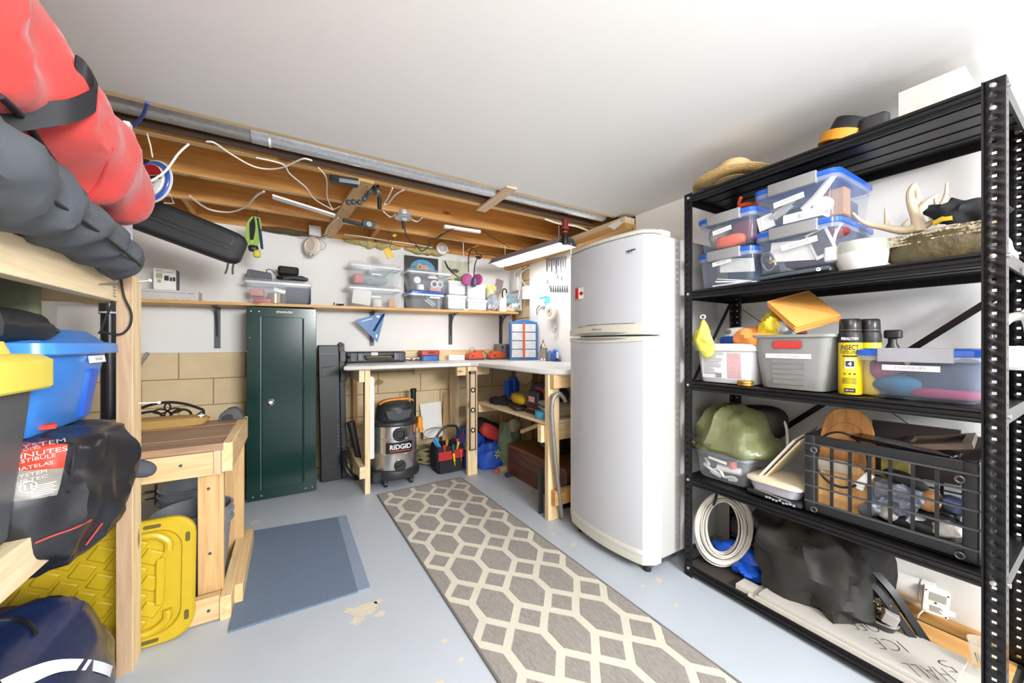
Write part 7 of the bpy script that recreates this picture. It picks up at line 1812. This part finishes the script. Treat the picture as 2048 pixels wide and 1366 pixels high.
t = thing('wire_crate', 'black plastic grid crate full of odds and ends on fourth shelf', 'crate', (1.87, .43, Z))
CR = mat('crate_black', '1d1e20', .38, var=.1, spec=.6)
x0, x1, y0, y1, z0, z1 = 1.69, 2.05, .222, .640, Z + .002, Z + .295
for (a, b) in ((z1 - .036, z1), (z0, z0 + .042)):
    mb = MB().box(x0, x0 + .008, y0, y1, a, b).box(x1 - .008, x1, y0, y1, a, b).box(x0, x1, y0, y0 + .008, a, b).box(x0, x1, y1 - .008, y1, a, b)
    build('rim', mb, CR, t, bev=.002)
build('bottom', MB().box(x0, x1, y0, y1, z0, z0 + .006), CR, t)
for x in (x0, x1 - .03):
    for y in (y0, y1 - .03): build('corner_post', MB().rbox(x - .002, x + .032, y - .002, y + .032, z0, z1, .006), CR, t)
mb = MB()
for k in range(1, 7):
    y = y0 + .03 + (y1 - y0 - .06) * k / 7
    mb.box(x0 - .001, x0 + .005, y - .0045, y + .0045, z0 + .03, z1 - .03).box(x1 - .006, x1, y - .0045, y + .0045, z0 + .03, z1 - .03)
for k in range(1, 6):
    x = x0 + .03 + (x1 - x0 - .06) * k / 6
    for y in (y0 - .001, y1 - .005): mb.box(x - .0045, x + .0045, y, y + .006, z0 + .03, z1 - .03)
build('upright_bar', mb, CR, t)
mb = MB()
for z in (z0 + .10, z0 + .155, z0 + .21):
    mb.box(x0 - .003, x0 + .004, y0, y1, z - .003, z + .003).box(x1 - .004, x1 + .003, y0, y1, z - .003, z + .003).box(x0, x1, y0 - .003, y0 + .004, z - .003, z + .003).box(x0, x1, y1 - .004, y1 + .003, z - .003, z + .003)
for z in (z1 - .034, z0 + .042): mb.box(x0 - .006, x0 + .002, y0, y1, z - .003, z + .003)
build('level_bar', mb, mat('crate_grey_bar', '4b4c4f', .3, .2, spec=.7), t)
for y in (y0 + .035, y1 - .03):
    for z in (z1 - .055, z0 + .015): build('ring', MB().frame((x0 - .004, y, z), (0, -1, 0), (0, 0, 1)).tube([(.009 * math.cos(a), .009 * math.sin(a), .002) for a in [2 * PI * k / 14 for k in range(14)]], .003, 6, True), mat('ring_grey', '5d5a58', .3, .4), t)
# contents of the crate
OW = wood('old_board_wood', 'c98f4e', 'a26a34', 'z', .5)
def oval(c, w_, h_, tilt, nm, lb, m, th=.018):
    pts = []
    for k in range(28):
        a = 2 * PI * k / 28; pts.append((w_ * math.copysign(abs(math.cos(a)) ** .75, math.cos(a)), h_ * math.copysign(abs(math.sin(a)) ** .6, math.sin(a))))
    t = thing(nm, lb, 'board', c)
    build('board', MB().frame(c, (0.12, -1, 0), (tilt, 0, 1)).prism(pts, 0, th), m, t, bev=.003)
    return t, pts
t, pts = oval((1.79, .547, Z + .20), .079, .195, .22, 'wooden_board', 'worn oval wooden board standing in the left of the wire crate', OW)
build('arc_groove', MB().frame((1.79, .547, Z + .20), (.12, -1, 0), (.22, 0, 1)).tube(smooth_path([(-.055, .09, .02), (-.035, .125, .02), (0, .138, .02), (.035, .125, .02), (.055, .09, .02)], 5), .0018, 5), BROWNZ, t)
oval((1.755, .555, Z + .105), .078, .10, .10, 'wooden_board', 'lower light oval board with pale spots in front of worn one', wood('light_board_wood', 'dcb074', 'c08a4c', 'z', .5), .015)
item('canvas_band', 'pale canvas piece on the oval boards in the crate', 'canvas', mat('canvas', 'b9b0a0', .85), MB().at((1.738, .565, Z + .185), .12).box(-.003, .003, -.05, .055, -.022, .022))
item('cable_ring', 'ring of black cable standing in the left of the crate', 'cable', BLK, MB().frame((1.725, .545, Z + .215), (.1, -1, 0), (.1, 0, 1)).tube([(.075 * math.cos(a), .098 * math.sin(a) - .0, 0) for a in [2 * PI * k / 36 for k in range(36)]], .0045, 6, True))
item('cable_clip', 'white and black cable connector in the crate', 'connector', WHTM, MB().at((1.712, .475, Z + .165), .0, .6).rbox(-.008, .008, -.012, .012, -.03, .03, .004).at((1.712, .485, Z + .14), 0, .2).rbox(-.006, .006, -.01, .01, -.012, .012, .003))
item('printed_box', 'yellow-brown printed box standing mid crate', 'box', mat('printed_yellow', 'a3924a', .6, var=.5, scale=60), MB().box(1.80, 1.86, .385, .455, Z + .13, Z + .235))
item('photograph', 'dark wooden picture frame lying in the right of the crate', 'frame', wood('frame_wood', '5c4a40', '3d302a', 'y', .4), MB().at((1.87, .33, Z + .30), .1, -.25).box(-.11, .11, -.08, -.06, 0, .018).box(-.11, .11, .06, .08, 0, .018).box(-.11, -.085, -.06, .06, 0, .018).box(.085, .11, -.06, .06, 0, .018).box(-.085, .085, -.06, .06, .002, .006))
item('black_tablet', 'shiny black tray lying across the top of crate', 'tray', mat('gloss_black', '101113', .1), MB().at((1.76, .40, Z + .292), -.1, .05).rbox(-.05, .06, -.13, .12, 0, .012, .02))
item('stacked_pictures', 'dark stacked frames at the back of the crate', 'frame', mat('dark_brown_frame', '2a221e', .5), MB().at((1.98, .40, Z + .20), .1).box(-.02, .0, -.1, .12, -.05, .14).box(.01, .03, -.15, .08, -.05, .12))
rnd = random.Random(11)
cols = ['8c95a0', 'b39a7c', '5b6068', 'c9c3b6', '7a5a44', '3c4046', '9fa7ae', 'a4744e', '6f675c', 'd2cfc9', '4a5a78', '80898f']
dsc = ['dull silver lump of metal near the front left', 'tan wooden knob near the front', 'dark grey chunk in the middle', 'pale stone-like piece in the middle', 'brown leather scrap in the middle', 'black plastic bit near the right', 'silver reel part near the right', 'copper-coloured piece near the right', 'grey-brown bundle near the back', 'white plastic shard near the back', 'slate blue foil scrap near the front', 'grey metal plate at the far right']
for k in range(12):
    y = .465 - k * .0185; x = 1.745 + .045 * (k % 3); z = Z + .06 + .035 * ((k * 2) % 3)
    item('crate_oddment', dsc[k] + ' of the wire crate', 'oddment', mat('oddment_%s' % cols[k], cols[k], .25, .5 if k % 2 == 0 else 0, var=.4, scale=50), MB().at((x, y, z), rnd.uniform(0, 3), rnd.uniform(-.6, .6), rnd.uniform(-.6, .6)).blob((0, 0, 0), (.036, .026, .022), 16, 10, e1=.6, e2=.6, amp=.012, fr=40, seed=k))
item('dark_cloth', 'black cloth heaped in the bottom of wire crate', 'cloth', mat('black_cloth', '16171b', .6), MB().blob((1.85, .35, Z + .045), (.14, .115, .04), e1=.6, amp=.02, fr=20, seed=3))
item('film_bag', 'clear plastic bag crumpled in the front middle of the crate', 'bag', mat('grey_clear_film', '8f98a8', .12, .2, alpha=.6), MB().blob((1.745, .405, Z + .12), (.035, .06, .055), amp=.025, fr=26, seed=6, ridge=True))
item('baseball_cap', 'black cap brim sticking up in the crate middle', 'cap', BLKF, MB().at((1.76, .385, Z + .185), .3, .3).blob((0, 0, 0), (.04, .055, .022), amp=.008, fr=20))

# ---------------------------------------------------------------- bottom shelf
Z = levels[4] + .003
t = thing('cable_coil', 'big coil of white cable tied with black strap on bottom shelf', 'cable', (1.83, 1.02, Z))
rnd = random.Random(3); c = Vector((1.80, 1.015, Z + .175)); N_ = Vector((-.72, -.62, .30)).normalized()
R_ = Vector((.62, -.72, 0)).normalized(); U_ = N_.cross(R_)
if U_.z < 0: U_ = -U_
WC = mat('coil_white', 'dcd6c9', .45, var=.05)
for k in range(18):
    a0, b0 = .072 + .0034 * k + rnd.uniform(-.003, .003), .118 + .0024 * k + rnd.uniform(-.004, .004)
    cc = c + N_ * rnd.uniform(-.02, .02) + U_ * rnd.uniform(-.008, .008)
    build('loop', MB().tube([cc + R_ * a0 * math.cos(a + .5 * 0) + U_ * (b0 * math.sin(a) + .25 * a0 * math.cos(a)) for a in [2 * PI * j / 40 for j in range(40)]], .0042, 6, True), WC, t)
q = c + R_ * -.03 + U_ * .125
build('tie_strap', MB().tube([q + (R_ * .3 + U_).normalized() * .035 * math.cos(a) + N_ * .03 * math.sin(a) for a in [2 * PI * k / 16 for k in range(16)]], .006, 6, True), BLK, t)
item('blue_plastic_bag', 'shiny blue plastic bag behind and below the white coil', 'bag', mat('gloss_blue_bag', '1f5fd8', .25, var=.25, bump=.4, scale=10), MB().blob((1.86, .965, Z + .045), (.06, .13, .05), 40, 20, amp=.025, fr=14, seed=4, ridge=True, zmin=Z).blob((1.80, .90, Z + .03), (.05, .06, .032), 30, 16, amp=.02, fr=16, seed=6, ridge=True, zmin=Z))
item('dark_bottle', 'dark maroon object seen through the white cable coil', 'bottle', mat('dark_maroon', '2a1a20', .25), MB().blob((1.90, .97, Z + .16), (.05, .06, .07), amp=.01, fr=12))
t = thing('black_bag', 'large black fabric bag slumped on bottom shelf', 'bag', (1.88, .68, Z))
BG = mat('bag_black', '26241f', .62, var=.3, scale=6, bump=.3, bscale=14)
def fold(q):
    k = (q.z + .15) / .3
    q.y -= .06 * (1 - k) * (q.x < 0)
    q.x -= .03 * max(0, .6 - k)
    return q
build('body', MB().blob((1.87, .715, Z + .165), (.135, .175, .17), 72, 36, e1=.55, e2=.6, amp=.042, fr=8.5, seed=17, ridge=True, fn=fold, zmin=Z), BG, t)
build('flap', MB().blob((1.95, .555, Z + .19), (.09, .09, .14), 40, 22, e1=.6, amp=.03, fr=8, seed=27, ridge=True), mat('bag_black2', '17171a', .6), t)
build('side_pouch', MB().rbox(1.745, 1.80, .545, .655, Z + .035, Z + .125, .03), BG, t)
t = thing('tripod_bag', 'black folded strap legs lying from the bag toward the wall', 'strap', (1.85, .42, Z))
ST_ = mat('strap_sheen_black', '1a1b1e', .38, var=.2)
build('leg', MB().tube(smooth_path([px(1722, 1148, 1.86), px(1755, 1180, 1.85), px(1800, 1240, 1.86), px(1838, 1295, 1.90)], 5), [.015] * 16, 4), ST_, t)
build('leg', MB().tube(smooth_path([px(1745, 1140, 1.88), px(1785, 1185, 1.88), px(1822, 1240, 1.89), px(1852, 1285, 1.92)], 5), [.016] * 16, 4), ST_, t)
build('crossing', MB().ribbon([px(1690, 1140, 1.84), px(1735, 1135, 1.86), px(1760, 1125, 1.90)], (.0, .01, .04), .01), ST_, t)
t = thing('parts_tray', 'grey tray holding tangled silver wires beside the black bag', 'tray', (1.84, .46, Z + .04))
build('tray', MB().loft([rr(1.86, .485, .08, .11, .02, Z + .04), rr(1.86, .485, .10, .13, .03, Z + .065)], True, True, True, False), mat('tray_dark', '3c3a38', .4, .3), t)
build('rim', MB().tube([(*p[:2], Z + .066) for p in rr(1.86, .485, .10, .13, .03, 0, 4)], .004, 6, True), STEEL, t)
rnd = random.Random(9)
mb = MB()
for k in range(14): mb.tube(smooth_path([(1.86 + rnd.uniform(-.04, .04), .485 + rnd.uniform(-.05, .05), Z + .06 + rnd.uniform(0, .07)) for _ in range(4)], 4), .0028, 5)
build('wires', mb, mat('tan_wire', '9a8a72', .5, .3), t)
build('grey_block', MB().at((1.83, .445, Z + .07), .3, .3).rbox(-.016, .016, -.02, .02, 0, .04, .004), mat('mauve_grey', '9a928f', .5), t)
WP = mat('white_panel_board', 'bdb8b0', .5, var=.06, scale=8, mask=('9fb2c4', 6, .68))
WPE = mat('panel_edge', 'c9c2b6', .5)
t = thing('panel_stack', 'upper white panel board with handwriting lying on bottom shelf', 'panel', (1.75, .5, Z))
build('board', MB().box(1.660, 1.90, .272, .79, Z + .022, Z + .036), WP, t, bev=.001)
TX = mat('marker_black', '2b2a2c', .6)
for s, x, y, h_, w_, in (('OFF', 1.795, .50, .05, .085), ('ICE', 1.755, .425, .05, .085), ('HALL', 1.715, .325, .05, .11), ('5', 1.80, .30, .045, .03)):
    txt(s, h_, TX, (x, y, Z + .0365), (-.75, .66, 0), (-.66, -.75, 0), t, w_, name='handwriting', bold=-.03)
t = thing('panel_stack', 'lower white panel strip along the front of bottom shelf', 'panel', (1.69, .45, Z))
build('board', MB().box(1.656, 1.92, .05, .83, Z, Z + .012), WPE, t, bev=.001)
build('edge_strip', MB().box(1.655, 1.672, .05, .80, Z + .012, Z + .021), WPE, t)
item('panel_offcut', 'short white panel end projecting at the left of the panels', 'panel', WPE, MB().box(1.668, 1.74, .80, .885, Z, Z + .02))
t = thing('power_adapter', 'white power transformer box hanging on the wall pipe', 'adapter', (2.1, .38, .15))
c = px(1872, 1207, 2.06)
R_, U_ = Vector((.25, -.93, -.05)), Vector((-.1, -.25, 1))
ab = build('body', MB().frame(c, R_, U_).rbox(-.033, .033, -.05, .05, -.025, 0, .004), WHTM, t)
build('label', MB().frame(c, R_, U_).box(-.018, .024, .008, .04, 0, .001), mat('grey_print', 'a9a5a0', .5, var=.2, scale=200), ab)
mb = MB().frame(c, R_, U_)
for x in (-.027, .027):
    for y in (-.043, .043): mb.prism([(x + .0028 * math.cos(a), y + .0028 * math.sin(a)) for a in [2 * PI * k / 8 for k in range(8)]], 0, .0012)
mb.box(-.004, .002, -.002, .004, 0, .001)
for k in range(5): mb.box(-.015, .018 - .004 * (k % 3), -.036 + k * .005, -.0345 + k * .005, 0, .001)
build('print', mb, INK, ab)
build('cord', MB().tube(smooth_path([c + Vector((.0, .03, -.04)), c + Vector((0, .045, -.07)), c + Vector((.02, .05, -.09))], 4), .003, 6), WIREW, t)
build('plug', MB().frame(c, R_, U_).box(.033, .05, -.036, -.022, -.02, -.008), WHT, t)
item('wall_pipe', 'white plastic pipe running low along the right wall', 'pipe', mat('pvc_white', 'e2ddd6', .4), MB().cyl((2.105, .96, .16), (2.105, .40, .16), .042, 20).cyl((2.105, .415, .16), (2.105, .385, .16), .047, 20))
t = thing('plastic_cup', 'clear plastic cup with marker strokes at right end of bottom shelf', 'cup', (1.88, .245, Z))
c = (1.875, .235, Z + .037)
build('cup', MB().lathe([(.026, 0), (.027, .002), (.036, .085), (.0375, .086)], 24, c, False), mat('cup_clear', 'd8d2c4', .15, alpha=.4), t)
build('marker_strokes', MB().tube([(c[0] - .030, c[1] - .008 + .006 * k, c[2] + .03) if j == 0 else (c[0] - .033, c[1] - .002 + .006 * k, c[2] + .06) for k in range(4) for j in (0, 1)], .0012, 5), TX, t)
